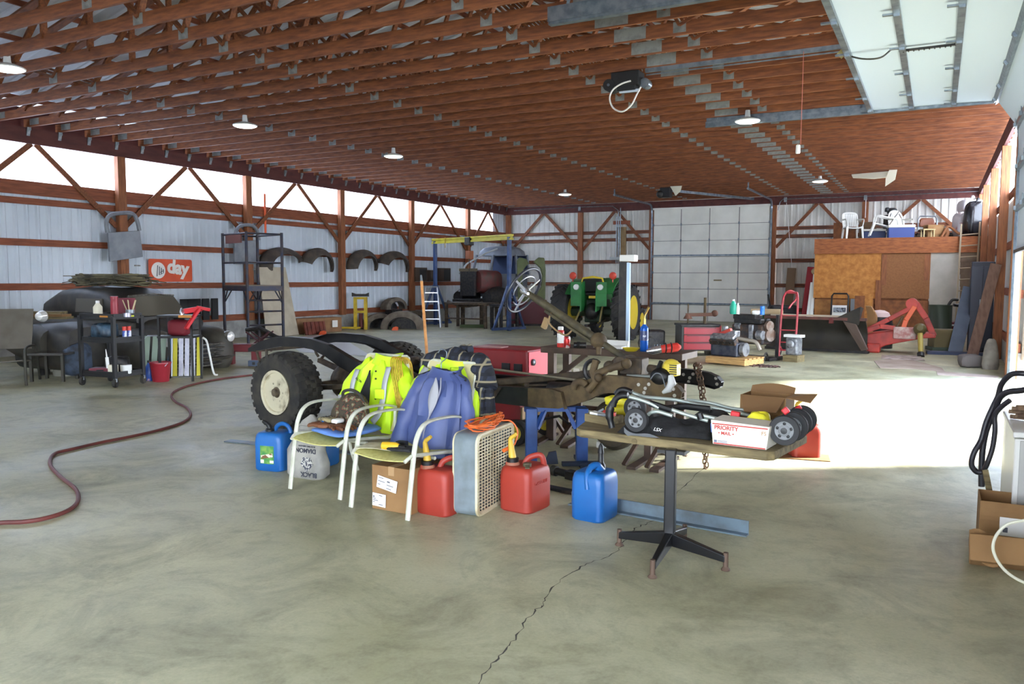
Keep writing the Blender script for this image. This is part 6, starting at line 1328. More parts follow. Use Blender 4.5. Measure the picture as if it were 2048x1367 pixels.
for (px, x_, z_, w_, R_, rz, lab) in ((806, -14.7, 0, .45, .6, RC, 'dusty grey pontoon fender standing on the floor in front of the others'), (757, -15.6, 0, .42, .5, RC+.5, 'dusty grey pontoon fender behind the yellow lift stand'), (788, -15.95, .55, .4, .42, RC+.9, 'dusty rounded fender propped up against the fourth post'), (828, -15.9, 0, .3, .5, RC+.9, 'dusty grey fender half hidden behind the front fender')):
    p = atX(px, x_)
    t = thing('car_fender', lab, 'fender', (p.x, p.y, z_), rz)
    def fsh(u, v):
        a_ = PI*u; rr = R_*(1-.25*max(0, v-.4)**1.5) if v > .12 else R_*(.62+.38*(v/.12)**.6)
        return (-rr*1.15*math.cos(a_), -w_/2+w_*v, rr*math.sin(a_)**.85*.95+.005)
    b = MB(); b.surf(fsh, 22, 10, th=.015); b.build('shell', fen2, t, True)
    b = MB(); b.tube([(-R_*.63*1.15*math.cos(PI*k/14), -w_/2, R_*.63*math.sin(PI*k/14)**.85*.95+.02) for k in range(15)], .015, 6); b.build('wheel_arch', dark, t, True)
    b = MB(); b.surf(lambda u, v: (-R_*.6*math.cos(PI*u)*1.1*v, w_*.3, R_*.6*math.sin(PI*u)*v+.01), 12, 2); b.build('inner_panel', dark, t)
    if z_: b = MB(); b.box((0, 0, -z_/2), (.5, .3, z_)); b.build('stand_block', dark, t)
# yellow lift stand
yl = mat('lift_yellow', C(214, 186, 40), .5, c2=C(190, 160, 36), scale=6)
t = thing('lift_stand', 'yellow steel lifting stand with black forked head by the left wall', 'stand', atX(719, -15.75), RC)
for x in (-.12, .2): b = MB(); b.box((x, 0, .5), (.1, .08, 1.0)); b.build('upright', yl, t)
for z in (.97, .55): b = MB(); b.box((.04, 0, z), (.4, .07, .07)); b.build('crossbar', yl, t)
b = MB(); b.box((-.3, -.1, .06), (.7, .08, .06)); b.build('leg', yl, t)
b = MB(); b.prism([(-.22, 0), (.3, 0), (.3, .12), (.2, .08), (-.1, .08), (-.22, .12)], (0, -.04, 1.02), (1, 0, 0), (0, 0, 1), (0, .08, 0)); b.build('forked_head', dark, t)
b = MB(); b.cyl((.04, .05, .05), (.04, .05, .5), .06); b.build('jack', mat('old_red', C(0, 0, 0)), t, True)
t = thing('long_carton', 'long cardboard carton lying by the wall below the third post', 'carton', atX(640, -15.75), RC+.9)
b = MB(); b.box((0, .2, .22), (1.6, .4, .42)); b.build('carton', mat('carton_brown', C(150, 112, 76), .8, c2=C(132, 96, 66), scale=4), t); b = MB(); b.box((.5, -.06, .25), (.2, .01, .2)); b.build('white_label', lbl, t)
t = thing('rusty_radiator', 'rusty ribbed radiator panel leaning on the long carton', 'radiator', atX(630, -15.45), RC+.9)
b = MB(); b.box((0, 0, .18), (.7, .06, .36), rx=-.25)
for k in range(5): b.box((-.28+k*.14, -.04, .18), (.02, .03, .36), rx=-.25)
b.build('panel', mat('rust_red', C(118, 58, 44), .8, c2=C(88, 46, 38), scale=6), t)
for px, lab in ((645, 'small orange plastic wedge in front of the rusty radiator'), (790, 'small orange plastic wedge in front of the floor fenders')):
    t = thing('wheel_chock', lab, 'wheel chock', atX(px, -15.2 if px < 700 else -14.6), RC); b = MB(); b.prism([(-.1, 0), (.1, 0), (.1, .1), (.03, .12), (-.06, .09)], (0, -.06, 0), (1, 0, 0), (0, 0, 1), (0, .12, 0)); b.build('chock', mat('chock_orange', C(226, 92, 48), .5), t, bev=.01)
for k, px in enumerate((368, 382, 395, 412, 430)):
    A_ = wallpt(px, 612, XL+.14)
    t = thing('wall_slat', 'one of five black slats standing along the left wall behind the car', 'slat', (XL+.13, A_.y, .52), 0, 'black slats along the left wall')
    b = MB(); b.box((0, 0, .27), (.03, .2, .54)); b.build('slat', blk, t)
# scaffold
nl, rl_, ll = at(492, 464, 2.66), at(563, 467, 2.66), at(445, 468, 2.66); bl_ = ll+rl_-nl
so = V(((nl.x+bl_.x)/2, (nl.y+bl_.y)/2, 0)); t = thing('scaffold', 'tall dark steel scaffold tower with mid-height platform by the left wall', 'scaffold', so)
scm = mat('scaffold_navy', C(50, 54, 70), .5, .4, c2=C(72, 62, 60), scale=8)
cs = [V((p.x, p.y, 0))-so for p in (nl, rl_, bl_, ll)]
for c in cs: b = MB(); b.cyl(c, c+V((0, 0, 2.68)), .035, n=10); b.build('upright', scm, t, True)
for i in range(4):
    a_, c = cs[i], cs[(i+1) % 4]
    for z in ((2.64,) if i in (2,) else (2.64, 1.95)): b = MB(); b.cyl(a_+V((0, 0, z)), c+V((0, 0, z)), .022, n=8); b.build('rail', scm, t, True)
    b = MB(); b.bar(a_+V((0, 0, 1.33)), c+V((0, 0, 1.33)), .05, .12); b.build('platform_edge', scm, t)
    for s_ in (0, 1):
        p_, q_ = (a_, c) if s_ == 0 else (c, a_); e_ = (q_-p_).normalized(); b = MB(); b.cyl(p_+V((0, 0, .95)), p_+e_*.2+V((0, 0, 1.28)), .016, n=6); b.build('gusset_brace', scm, t)
for z in (.15, .45, .78, 1.05): b = MB(); b.cyl(cs[0]+V((0, 0, z)), cs[1]+V((0, 0, z)), .022, n=8); b.build('ladder_rung', scm, t, True)
b = MB(); b.add([c+V((0, 0, 1.38)) for c in cs]+[c+V((0, 0, 1.41)) for c in cs], [(0, 1, 2, 3), (7, 6, 5, 4), (0, 4, 5, 1), (1, 5, 6, 2), (2, 6, 7, 3), (3, 7, 4, 0)]); b.build('platform', mat('platform_wood', C(120, 104, 84), .7), t)
b = MB(); b.bar(cs[0]*.8+cs[3]*.2+V((0, 0, 2.52)), cs[3]*.85+cs[0]*.15+V((0, 0, 2.52)), .03, .2); b.build('toe_board', mat('toe_board', C(104, 60, 52), .7), t)
# leaning panel
t = thing('wallboard_sheet', 'pale tan wallboard sheet leaning behind the scaffold', 'sheet', atX(560, -15.8), 0); o = t.location
q = [atX(533, -15.75), atX(598, -15.75), onX(571, 534, -16.1), onX(517, 534, -16.1)]
b = MB(); b.add([p-o for p in q]+[p-o+V((-.03, .02, 0)) for p in q], [(0, 1, 2, 3), (7, 6, 5, 4), (0, 4, 5, 1), (1, 5, 6, 2), (2, 6, 7, 3), (3, 7, 4, 0)]); b.build('sheet', mat('wallboard', C(196, 186, 164), .7, c2=C(180, 168, 146), scale=3), t)
# red stand by the car and clutter
t = thing('red_steel_bench', 'low dark red steel bench behind the rear of the truck frame', 'bench', at(470, 728), RC)
b = MB(); b.box((.15, .1, .3), (.6, .25, .14)); b.build('top', mat('bench_red', C(122, 48, 52), .6), t, bev=.02)
for x in (-.1, .38): b = MB(); b.box((x, .05, .12), (.14, .16, .25)); b.build('leg', MATS['bench_red'], t, bev=.01)
t = thing('folding_stand', 'dark folding steel stand with crossed legs under the scaffold', 'stand', pd(520, 690, 17.5), RC); t.location.z = 0
for s_ in (-1, 1):
    b = MB(); b.bar((-.3, s_*.15, 0), (.25, s_*.15, .42), .04, .03); b.build('leg', mat('stand_maroon', C(78, 40, 44), .6), t); b = MB(); b.bar((.3, s_*.15, 0), (-.25, s_*.15, .42), .04, .03); b.build('leg', MATS['stand_maroon'], t)
b = MB(); b.tube([(-.3, 0, .45), (.0, .0, .5), (.35, 0, .3), (.6, 0, .22)], .05, 8); b.build('top_bar', dark, t, True)
t = thing('clear_sheet', 'pale grey sheet lying on the floor behind the rear frame rails', 'sheet', at(640, 690), 0); o = t.location
b = MB(); q = [at(560, 676), at(672, 668), at(742, 712), at(600, 704)]; b.prism([(p.x-o.x, p.y-o.y) for p in q], (0, 0, .004), (1, 0, 0), (0, 1, 0), (0, 0, .006)); b.build('sheet', mat('clear_sheet', C(190, 190, 188), .3), t)
t = thing('blue_grey_channel', 'blue-grey perforated steel channel lying behind the near rear wheel', 'steel channel', at(560, 735), RC)
b = MB(); b.box((0, 0, .08), (1.1, .1, .1))
b.build('channel', mat('channel_blue', C(72, 84, 104), .5, .4), t); b = MB()
for k in range(6): b.box((-.45+k*.17, -.052, .08), (.05, .006, .05))
b.build('slot', blk, t)
# shelf boxes on the wall girt
for (a_, c_, y0, lab) in ((827, 850, 535, 'dark wooden box standing leftmost on the wall board past the fourth post'), (857, 869, 540, 'small grey box in the middle of the wall board boxes'), (877, 897, 536, 'brown and black box nearest the gantry on the wall board')):
    A_, B_ = wallpt(a_, 561, XL+.2), wallpt(c_, y0, XL+.2)
    t = thing('shelf_box', lab, 'box', (XL+.18, (A_.y+B_.y)/2, 1.47)); w_ = B_.y-A_.y; h_ = B_.z-1.47
    b = MB(); b.box((0, 0, h_/2), (.24, w_, h_)); b.build('case', mat('box_brown', C(76, 62, 50), .7), t, bev=.01); b = MB(); b.box((.122, w_*.12, h_/2), (.006, w_*.6, h_*.8)); b.build('front', blk, t)
# ---- gantry hoist
gl_, gr_ = at(871, 649), at(1018, 661); go = (gl_+gr_)/2; ge = (gr_-gl_); L_ = ge.length
t = thing('gantry_hoist', 'blue gantry hoist with yellow beam standing over the old truck engine', 'hoist', go, math.atan2(ge.y, ge.x))
gb = mat('gantry_blue', C(54, 80, 128), .5, c2=C(44, 62, 100), scale=5); gy = mat('gantry_yellow', C(206, 192, 48), .5, c2=C(186, 172, 44), scale=5)
for s_ in (-1, 1):
    b = MB(); b.box((s_*L_/2, 0, 1.42), (.1, .1, 2.84)); b.build('leg', gb, t)
    for q_ in (-1, 1): b = MB(); b.bar((s_*L_/2, q_*.06, 1.35), (s_*L_/2, q_*.6, .08), .06); b.build('brace', gb, t)
    b = MB(); b.box((s_*L_/2, 0, .07), (.1, 1.3, .08)); b.build('foot', gb, t)
b = MB(); b.box((0, 0, 2.9), (L_+.3, .1, .05)); b.box((0, 0, 2.84), (L_+.3, .03, .12)); b.box((0, 0, 2.78), (L_+.3, .1, .05)); b.build('beam', gy, t)
b = MB(); b.box((-.05, 0, 2.78), (.26, .2, .26)); b.build('trolley', dark, t, bev=.02)
b = MB(); b.cyl((-.05, 0, 2.65), (-.05, 0, 2.4), .02, n=6); b.box((-.03, 0, 2.34), (.22, .16, .26)); b.build('chain_hoist', mat('hoist_orange', C(150, 84, 44), .6), t, bev=.02)
b = MB(); b.cyl((-.05, 0, 2.2), (-.05, 0, 1.75), .012, n=6); b.build('chain', dark, t)
b = MB(); b.cyl((-L_*.33, -.06, 2.95), (-L_*.33, -.06, 2.6), .012, n=6); b.build('tie_cord', mat('rope_yellow', C(0, 0, 0)), t)
# ---- old truck under restoration (cab, engine, radiator)
tc_ = pd(965, 600, 27.6)
t = thing('old_truck', 'stripped old truck with grey cab, red engine cover and radiator', 'truck', (tc_.x+.05, tc_.y+.4, 0), RC-.6)
cabm = mat('cab_primer', C(122, 128, 138), .5, .2, c2=C(92, 96, 104), scale=3, lo=.35, hi=.7)
def cabring(x, y0, y1, z, k): return [(x*p, y, zz) for p, y, zz in ()]
b = MB()
def cring(z, hw_, y0, y1): return [(px_, (y0+y1)/2+py_, z) for px_, py_ in rrect(2*hw_, y1-y0, .22, 5)]
b.loft([cring(z, h, a_, c) for z, h, a_, c in ((.95, .78, .1, 1.2), (1.3, .82, .06, 1.3), (1.75, .82, .06, 1.32))], cap=False); b.build('cab_body', cabm, t, True)
b = MB(); b.loft([cring(z, h, a_, c) for z, h, a_, c in ((2.38, .76, .22, 1.28), (2.55, .72, .26, 1.24), (2.66, .6, .36, 1.14), (2.72, .4, .5, 1.0))]); b.build('cab_roof', cabm, t, True)
for x0, y0, x1, y1 in ((-.8, .08, -.74, .26), (.8, .08, .74, .26), (-.02, .06, 0, .22), (-.8, 1.28, -.74, 1.24), (.8, 1.28, .74, 1.24), (.82, .5, .76, .5)): b = MB(); b.bar((x0, y0, 1.72), (x1, y1, 2.42), .09, .07); b.build('window_pillar', cabm, t, bev=.02)
b = MB(); b.box((0, 1.26, 2.05), (1.5, .04, .7)); b.build('cab_back', mat('cab_blue_inside', C(60, 74, 110), .6), t)
b = MB(); b.box((.84, .75, 1.35), (.03, .7, .8)); b.build('cab_door', mat('door_dark_gray', C(84, 88, 94), .5), t, bev=.02)
b = MB(); b.loft([[(px_, -.1+yy, zz) for px_, zz in [(a_*w, 1.48+c*h) for a_, c in rrect(1.1, 1.0, .3, 4)]] for yy, w, h in ((.15, .9, .75), (-.5, .85, .8), (-.9, .7, .75))]); b.build('engine_cover', mat('cover_red', C(112, 52, 50), .6, c2=C(84, 66, 58), scale=4, lo=.4, hi=.65), t, True)
b = MB(); b.box((-.05, -1.15, 1.42), (.62, .12, .85)); b.build('radiator', dark, t, bev=.02); b = MB(); b.box((-.05, -1.15, 1.87), (.66, .16, .1)); b.build('radiator_tank', mat('brass_dull', C(96, 84, 60), .5, .3), t)
b = MB(); b.box((0, -.3, .82), (.9, 2.4, .14)); b.build('chassis', dark, t)
for s_ in (-1, 1): b = MB(); b.loft([[(s_*(.62+.2*math.cos(a_)), yy, .95+h*.38*math.sin(a_)) for a_ in [2*PI*j/12 for j in range(12)]] for yy, h in ((-1., .5), (-.7, .9), (-.35, 1.), (.05, .8))]); b.build('front_fender', dark, t, True)
b = MB(); b.tube([(-.9, -1.2, .8), (-.3, -1.28, .66), (.4, -1.28, .7), (.6, -1.2, .8)], .05, 8); b.build('front_axle', rustd, t, True)
b = MB(); b.tube([(-.62, -.9, 1.75), (-.6, -.5, 2.1), (-.2, .0, 2.45), (.2, .2, 2.62)], .03, 8); b.build('sling_pipe', mat('pipe_pale', C(170, 172, 170), .4), t, True)
for x, y in ((-.4, -1.0), (.4, -1.0), (-.4, .7), (.4, .7)): b = MB(); b.box((x, y, .38), (.1, .1, .76)); b.build('stand_post', rustd, t)
# welding tables in front of the truck
def table(lab, a_, c_, h, dpt, m, legs=2):
    A_, B_ = at(*a_), at(*c_); o = (A_+B_)/2; e = B_-A_; L_ = e.length
    t = thing('steel_table', lab, 'table', o, math.atan2(e.y, e.x))
    b = MB(); b.box((0, dpt/2, h-.04), (L_+.12, dpt+.1, .07)); b.build('top', m, t)
    for x in (-L_/2, L_/2):
        for y in (0, dpt): b = MB(); b.box((x, y, h/2-.04), (.08, .08, h-.08)); b.build('leg', m, t)
    b = MB(); b.bar((-L_/2, 0, .3), (L_/2, 0, .3), .04); b.build('stretcher', m, t)
    return t
table('rusty steel welding table in front of the old truck', (893, 654), (971, 657), .82, .7, rustd)
table('narrow dark steel trestle table below the steering wheel', (1002, 660), (1034, 658), .8, .4, dark)
t = thing('green_tray', 'long low tray with green grass clumps on the floor under the welding table', 'tray', at(945, 655), RC)
b = MB(); b.box((0, .05, .05), (.8, .2, .1)); b.build('tray', mat('tray_moss', C(70, 84, 52), .8), t)
t = thing('step_ladder', 'grey aluminium step ladder by the left leg of the gantry hoist', 'ladder', at(862, 655), RC)
alu = mat('aluminium', C(0, 0, 0))
for s_ in (-1, 1):
    b = MB(); b.bar((s_*.3, 0, 0), (s_*.18, .25, 1.3), .04, .03); b.build('front_rail', alu, t); b = MB(); b.bar((s_*.3, .6, 0), (s_*.18, .27, 1.3), .03, .03); b.build('rear_rail', alu, t)
for k in range(4): b = MB(); z = .28+k*.28; b.box((0, z/1.3*.25, z), (.58-.2*z/1.3, .1, .03)); b.build('step', alu, t)
b = MB(); b.box((0, .26, 1.31), (.4, .16, .04)); b.build('top_cap', gray, t)
# green front panel
gp = mat('army_green', C(104, 112, 66), .5, .1, c2=C(82, 92, 56), scale=3)
t = thing('truck_front_clip', 'olive green truck fender panel with large round opening standing behind the tractor', 'fender panel', pd(1062, 640, 27.), RC); t.location.z = 0; o = t.location; gd = 27.
def gpt(px, py): p = pd(px, py, gd)-pd(1062, 640, gd); sx_ = (px-1062)*gd/F; return (sx_, EYE.z+(-(py-555.5))*gd/F)
b = MB()
outer = [(1036, 612), (1034, 560), (1033, 520), (1038, 514), (1052, 518), (1054, 524)]
inner = [(1052, 610), (1046, 590), (1044, 560), (1046, 540), (1050, 532), (1058, 529)]
b.prism([gpt(*p) for p in ((1036, 612), (1033, 520), (1038, 514), (1052, 517), (1058, 527), (1052, 531), (1046, 540), (1044, 560), (1048, 585), (1056, 612))], (0, 0, 0), (1, 0, 0), (0, 0, 1), (0, .25, 0)); b.build('left_wing', gp, t, bev=.03)
b = MB(); b.prism([gpt(*p) for p in ((1090, 612), (1091, 540), (1088, 515), (1076, 514), (1066, 523), (1072, 528), (1080, 536), (1084, 550), (1082, 572), (1072, 590), (1068, 612))], (0, 0, 0), (1, 0, 0), (0, 0, 1), (0, .25, 0)); b.build('right_wing', gp, t, bev=.03)
b = MB(); b.prism([gpt(*p) for p in ((1046, 586), (1078, 586), (1090, 615), (1036, 615))], (0, .02, 0), (1, 0, 0), (0, 0, 1), (0, .2, 0)); b.build('lower_apron', gp, t, bev=.02)
b = MB(); b.box((0, .1, .3), (.9, .3, .6)); b.build('support_crate', dark, t)
t = thing('red_cabinet', 'low dark red cabinet with rag on top behind the steering wheel', 'cabinet', pd(1075, 640, 25.5), RC); t.location.z = 0
b = MB(); b.box((-.3, .2, .5), (1.3, .5, .7)); b.build('cabinet', mat('cabinet_red', C(88, 28, 38), .5), t, bev=.01)
for x in (-.8, .2): b = MB(); b.box((x, .2, .08), (.1, .4, .16)); b.build('leg', dark, t)
b = MB(); pillow(b, (.1, .2, .88), (.4, .3, .08), 61, 8); b.build('rag', card, t, True)
# ---- tractor
jg = mat('tractor_green', C(44, 120, 60), .4, c2=C(34, 100, 50), scale=3); jy = mat('tractor_yellow', C(220, 192, 50), .45)
rubb = mat('tractor_tyre', C(40, 40, 42), .8, c2=C(54, 52, 50), scale=5)
tp, tq = at(1138, 675), at(1246, 681); tr_ = (tp+tq)/2
t = thing('farm_tractor', 'green and yellow farm tractor seen from behind near the back door', 'tractor', (tr_.x, tr_.y, 0), .08)
hw_ = (tq-tp).length/2
def big_wheel(x, y, R_, w, lug, rimf, side):
    b = MB(); prof = [(R_*.56, -w*.42), (R_*.8, -w*.5), (R_*.93, -w*.46), (R_*.96, -w*.3), (R_*.965, w*.3), (R_*.93, w*.46), (R_*.8, w*.5), (R_*.56, w*.42)]
    b.lathe(prof, 40, (x, y, R_), (1, 0, 0), ring=True)
    for k in range(lug):
        for s_ in (-1, 1):
            a0 = 2*PI*(k+(.5 if s_ > 0 else 0))/lug; vs = []
            for (rr) in (R_*.93, R_):
                for (xx, da) in ((0, .2), (s_*w*.5, -.06), (s_*w*.5, -.0-.0+.02), (0, .28)):
                    a_ = a0-da+.1; vs.append((x+xx, y+rr*(.985 if abs(xx) > 0 else 1)*math.cos(a_), R_+rr*(.985 if abs(xx) > 0 else 1)*math.sin(a_)))
            b.add(vs, [(3, 2, 1, 0), (4, 5, 6, 7), (0, 1, 5, 4), (1, 2, 6, 5), (2, 3, 7, 6), (3, 0, 4, 7)])
    o = b.build('tire', rubb, t)
    b = MB(); b.lathe([(R_*.6, side*w*.45), (R_*.57, side*w*.4), (R_*.5, side*w*.28), (R_*.45, side*w*.1), (R_*.3, side*w*.02), (R_*.18, side*w*.1), (.001, side*w*.1)], 30, (x, y, R_), (1, 0, 0)); b.lathe([(R_*.58, -side*w*.4), (.001, -side*w*.1)], 24, (x, y, R_), (1, 0, 0)); b.build('rim', jy, o, True)
big_wheel(-hw_, 0, .73, .44, 20, 0, -1); big_wheel(hw_, 0, .73, .44, 20, 0, 1)
big_wheel(-.62, 2.1, .4, .22, 14, 0, -1); big_wheel(.62, 2.1, .4, .22, 14, 0, 1)
for s_ in (-1, 1):
    x = s_*.22
    b = MB(); b.surf(lambda u, v: (x+s_*(.0+.42*v), -.62+1.5*u-.0, .73+.86*math.sin(.5+1.9*u)**.8), 12, 4, th=.03); b.prism([(-.66, .75), (-.64, 1.25), (-.5, 1.5), (.0, 1.6), (.5, 1.5), (.8, 1.1), (.5, .9)], (x, 0, 0), (0, 1, 0), (0, 0, 1), (s_*-.03, 0, 0)); b.box((x+s_*.12, -.62, 1.2), (.28, .03, .62)); b.build('fender', jg, t, True)
    b = MB(); b.lathe([(.001, .05), (.07, .04), (.08, 0), (.06, -.04)], 16, (x+s_*.1, -.66, 1.38), (0, -1, 0)); b.build('work_light', lensm, t, True)
    b = MB(); b.cyl((x+s_*.32, -.3, 1.5), (x+s_*.32, -.3, 1.6), .014, n=6); b.lathe([(.001, -.05), (.08, -.04), (.1, 0), (.08, .04), (.001, .05)], 18, (x+s_*.32, -.3, 1.67), (0, 1, 0)); b.build('warning_lamp', mat('lamp_red', C(196, 60, 36), .35), t, True)
b = MB(); b.box((0, .15, .75), (.5, .7, .6)); b.cyl((-hw_, 0, .73), (hw_, 0, .73), .13); b.box((0, .7, .7), (.4, .8, .5)); b.build('transmission', mat('greasy_green', C(34, 52, 36), .6), t, bev=.03)
b = MB(); b.loft([[(px_, yy, zz) for px_, zz in [(a_, zc+c) for a_, c in rrect(w, h, .1, 4)]] for yy, zc, w, h in ((.95, 1.1, .55, .6), (1.8, 1.05, .5, .6), (2.4, 1.0, .48, .6), (2.5, 1., .4, .5))]); b.build('hood', jg, t, True)
b = MB(); b.box((0, -.05, 1.2), (.5, .45, .1)); b.box((0, -.28, 1.42), (.52, .1, .36), rx=.15); b.build('seat', blk, t, bev=.04)
b = MB(); b.tube([(-.3, -.3, 1.45), (-.26, -.3, 1.6), (0, -.3, 1.64), (.26, -.3, 1.6), (.3, -.3, 1.45)], .03, 8); b.build('seat_rail', jy, t, True)
b = MB(); b.tube(arc((0, .55, 1.5), .2, 0, 2*PI, 20, (1, 0, 0), (0, .8, .5))[:-1], .016, 6, closed=True); b.cyl((0, .55, 1.5), (0, .95, 1.2), .025); b.build('steering_wheel', blk, t, True)
for x in (-.32, .32):
    b = MB(); b.bar((x, -.2, .55), (x*1.1, -.95, .42), .05, .06); b.build('lift_arm', dark, t); b = MB(); b.bar((x*.8, -.15, 1.05), (x*1.02, -.7, .5), .035); b.build('lift_link', mat('link_tan', C(150, 132, 84), .6), t)
b = MB(); b.box((0, -.45, .4), (.1, .7, .06)); b.sph((0, -.35, .75), (.2, .18, .22)); b.build('drawbar', dark, t, True)
b = MB(); b.box((0, 2.1, .45), (1.2, .12, .12)); b.build('front_axle', jg, t)
b = MB(); b.box((.05, -.42, 1.12), (.22, .02, .07)); b.build('yellow_plate', jy, t)
# ================================================================ right side: engines, plow, plywood room and loft
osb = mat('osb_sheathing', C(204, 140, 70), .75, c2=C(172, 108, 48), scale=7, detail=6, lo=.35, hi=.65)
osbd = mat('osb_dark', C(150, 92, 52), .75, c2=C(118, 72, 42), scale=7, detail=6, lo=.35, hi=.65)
drywall = mat('drywall', C(186, 180, 168), .8, c2=C(170, 164, 152), scale=2)
YR = 26.9                                         # front face of the plywood room
def rp(px, py, y=None): return onY(px, py, YR if y is None else y)
xl = rp(1630, 560).x; zl = rp(1700, 478).z; zf = rp(1700, 503).z
t = structroot('trim_loft_room')
def panel(name, px0, px1, py0, py1, m, off=0., th=.03, full=None):
    A_, B_ = rp(px0, py0), rp(px1, py1); b = MB(); z0 = max(0, B_.z) if full is None else full
    b.box(((A_.x+B_.x)/2, YR-off-th/2, (A_.z+z0)/2), (abs(B_.x-A_.x), th, A_.z-z0)); b.build(name, m, t)
xr = XR-.3
b = MB(); b.box(((xl+xr)/2, YR+.06, zf/2), (xr-xl, .1, zf)); b.build('backing', osbd, t)
panel('fascia', 1630, 1990, 478, 504, mat('fascia_osb', C(168, 100, 56), .75, c2=C(136, 78, 44), scale=5, stretch=(1, 1, 4)), .04, .05)
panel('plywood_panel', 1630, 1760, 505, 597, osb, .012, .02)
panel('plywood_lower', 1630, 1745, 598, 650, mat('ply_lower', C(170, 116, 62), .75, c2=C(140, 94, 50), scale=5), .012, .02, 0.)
panel('window_board', 1763, 1858, 507, 597, mat('particle_board', C(150, 100, 60), .8, c2=C(138, 90, 54), scale=20), .012, .03)
panel('window_batten', 1765, 1772, 509, 570, woodZ, .045, .02); panel('window_batten', 1850, 1858, 509, 560, woodZ, .045, .02)
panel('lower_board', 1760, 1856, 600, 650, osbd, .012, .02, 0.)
panel('stud', 1752, 1760, 560, 650, woodZ, .03, .04, 0.)
panel('drywall_panel', 1861, 1918, 504, 650, drywall, .012, .02, 0.)
b = MB(); b.box((xl+.05, (YR+YB)/2, zf/2), (.1, YB-YR-.3, zf)); b.build('side_wall', osb, t)
b = MB(); b.box(((xl+xr)/2, (YR+YB)/2, zl-.06), (xr-xl, YB-YR-.3, .06)); b.build('loft_floor', mat('loft_deck', C(110, 80, 56), .8), t)
# blocks behind the ladder
for k in range(5):
    b = MB(); A_ = rp(1920, 512+k*24); b.box((A_.x+.45, YR-.02, A_.z), (.9, .03, .37)); b.build('siding_board', mat('siding_tan', C(124, 104, 84), .8, c2=C(106, 88, 72), scale=4), t, bev=.004)
# ---- loft things
ZL = zl-.025
def loft(px, dy=.4): p = rp(px, 470, YR+dy); return V((p.x, YR+dy, ZL))
pla = mat('resin_white', C(232, 232, 224), .4)
def mono_chair(lab, p, rz, slats=True, rot=None):
    t = thing('plastic_chair', lab, 'chair', p, rz)
    if rot: t.rotation_euler = rot
    for x, y, dx, dy in ((-.22, -.24, -.03, -.03), (.22, -.24, .03, -.03), (-.2, .2, -.03, .06), (.2, .2, .03, .06)):
        b = MB(); b.loft([[(x+dx*(1-k)+a_*s_, y+dy*(1-k)+c*s_, z) for a_, c in ((-1, -1), (1, -1), (1, 1), (-1, 1))] for k, z, s_ in ((0, 0, .022), (.5, .2, .026), (1, .42, .03))]); b.build('leg', pla, t)
    b = MB(); b.surf(lambda u, v: ((u-.5)*.46, -.27+.48*v, .43-.03*v-.02*math.sin(PI*u)-.03*(1-v)**5), 8, 8, th=.03); b.build('seat', pla, t, True)
    b = MB()
    if slats:
        for k in range(7): x = -.165+k*.055; b.surf(lambda u, v: (x+(u-.5)*.042, .2+.13*v-.03*math.cos((x+(u-.5)*.04)*5), .44+.4*v), 2, 6, th=.014)
        b.tube(spline([(-.21, .18, .42), (-.22, .26, .66), (-.19, .32, .84), (0, .325, .88), (.19, .32, .84), (.22, .26, .66), (.21, .18, .42)], 5), .026, 8, sq=.6)
    else:
        b.surf(lambda u, v: ((u-.5)*2*.2*math.sqrt(max(0, 1-(v*.92)**2)) if v > .5 else (u-.5)*.4, .2+.15*v-.04*math.sin(PI*u), .46+.44*v), 10, 8, th=.014); b.tube(spline([(-.23, .18, .42), (-.24, .26, .64), (-.17, .33, .86), (0, .35, .93), (.17, .33, .86), (.24, .26, .64), (.23, .18, .42)], 5), .03, 8, sq=.6)
    b.build('backrest', pla, t, True)
    for s_ in (-1, 1): b = MB(); b.tube(spline([(s_*.23, -.25, .42), (s_*.26, -.26, .58), (s_*.27, -.18, .64), (s_*.27, .05, .645), (s_*.23, .25, .66)], 5), .026, 8, sq=.6); b.build('armrest', pla, t, True)
    return t
mono_chair('white slat-back plastic chair standing at the left end of the loft edge', loft(1704, .35), RC-.1)
c_ = mono_chair('white plastic chair tipped sideways in the middle of the loft edge', loft(1757, .35), RC-1.7); c_.rotation_euler = (-.25, .0, RC-1.9); c_.location.z += .06
mono_chair('white round-back plastic chair behind the blue and white cooler', loft(1800, .9), RC+.1, False)
def cooler(lab, px, dy, w, h, m):
    t = thing('cooler', lab, 'cooler', loft(px, dy), RC-.3)
    b = MB(); b.box((0, 0, h*.4), (w, .34, h*.8), taper=1.04); b.build('body', m, t, bev=.02); b = MB(); b.box((0, 0, h*.89), (w+.05, .38, h*.2)); b.build('lid', pla, t, bev=.02)
    b = MB(); b.box((w/2+.04, -.02, h*.75), (.05, .2, .03)); b.build('handle', pla, t)
cbl = mat('cooler_blue', C(52, 74, 142), .45)
cooler('blue cooler with white lid in front of the round-back chair', 1801, .22, .7, .44, cbl)
cooler('darker blue cooler half hidden behind the tipped plastic chair', 1748, .75, .6, .36, mat('cooler_navy', C(36, 58, 108), .45))
t = thing('plywood_offcut', 'brown plywood offcut standing behind the slat-back chair on the loft', 'board', loft(1690, 1.0), RC-.4)
b = MB(); b.box((0, 0, .3), (.7, .04, .6)); b.build('board', osbd, t)
t = thing('wooden_crate', 'brown wooden crate behind the plastic chairs on the loft', 'crate', loft(1735, 1.1), RC-.4)
b = MB(); b.box((0, 0, .3), (.5, .3, .6)); b.build('crate', mat('crate_brown', C(112, 84, 58), .8), t, bev=.01)
t = thing('toy_dog', 'small black animal figure standing on the pile behind the chairs', 'figure', loft(1782, 1.5), RC)
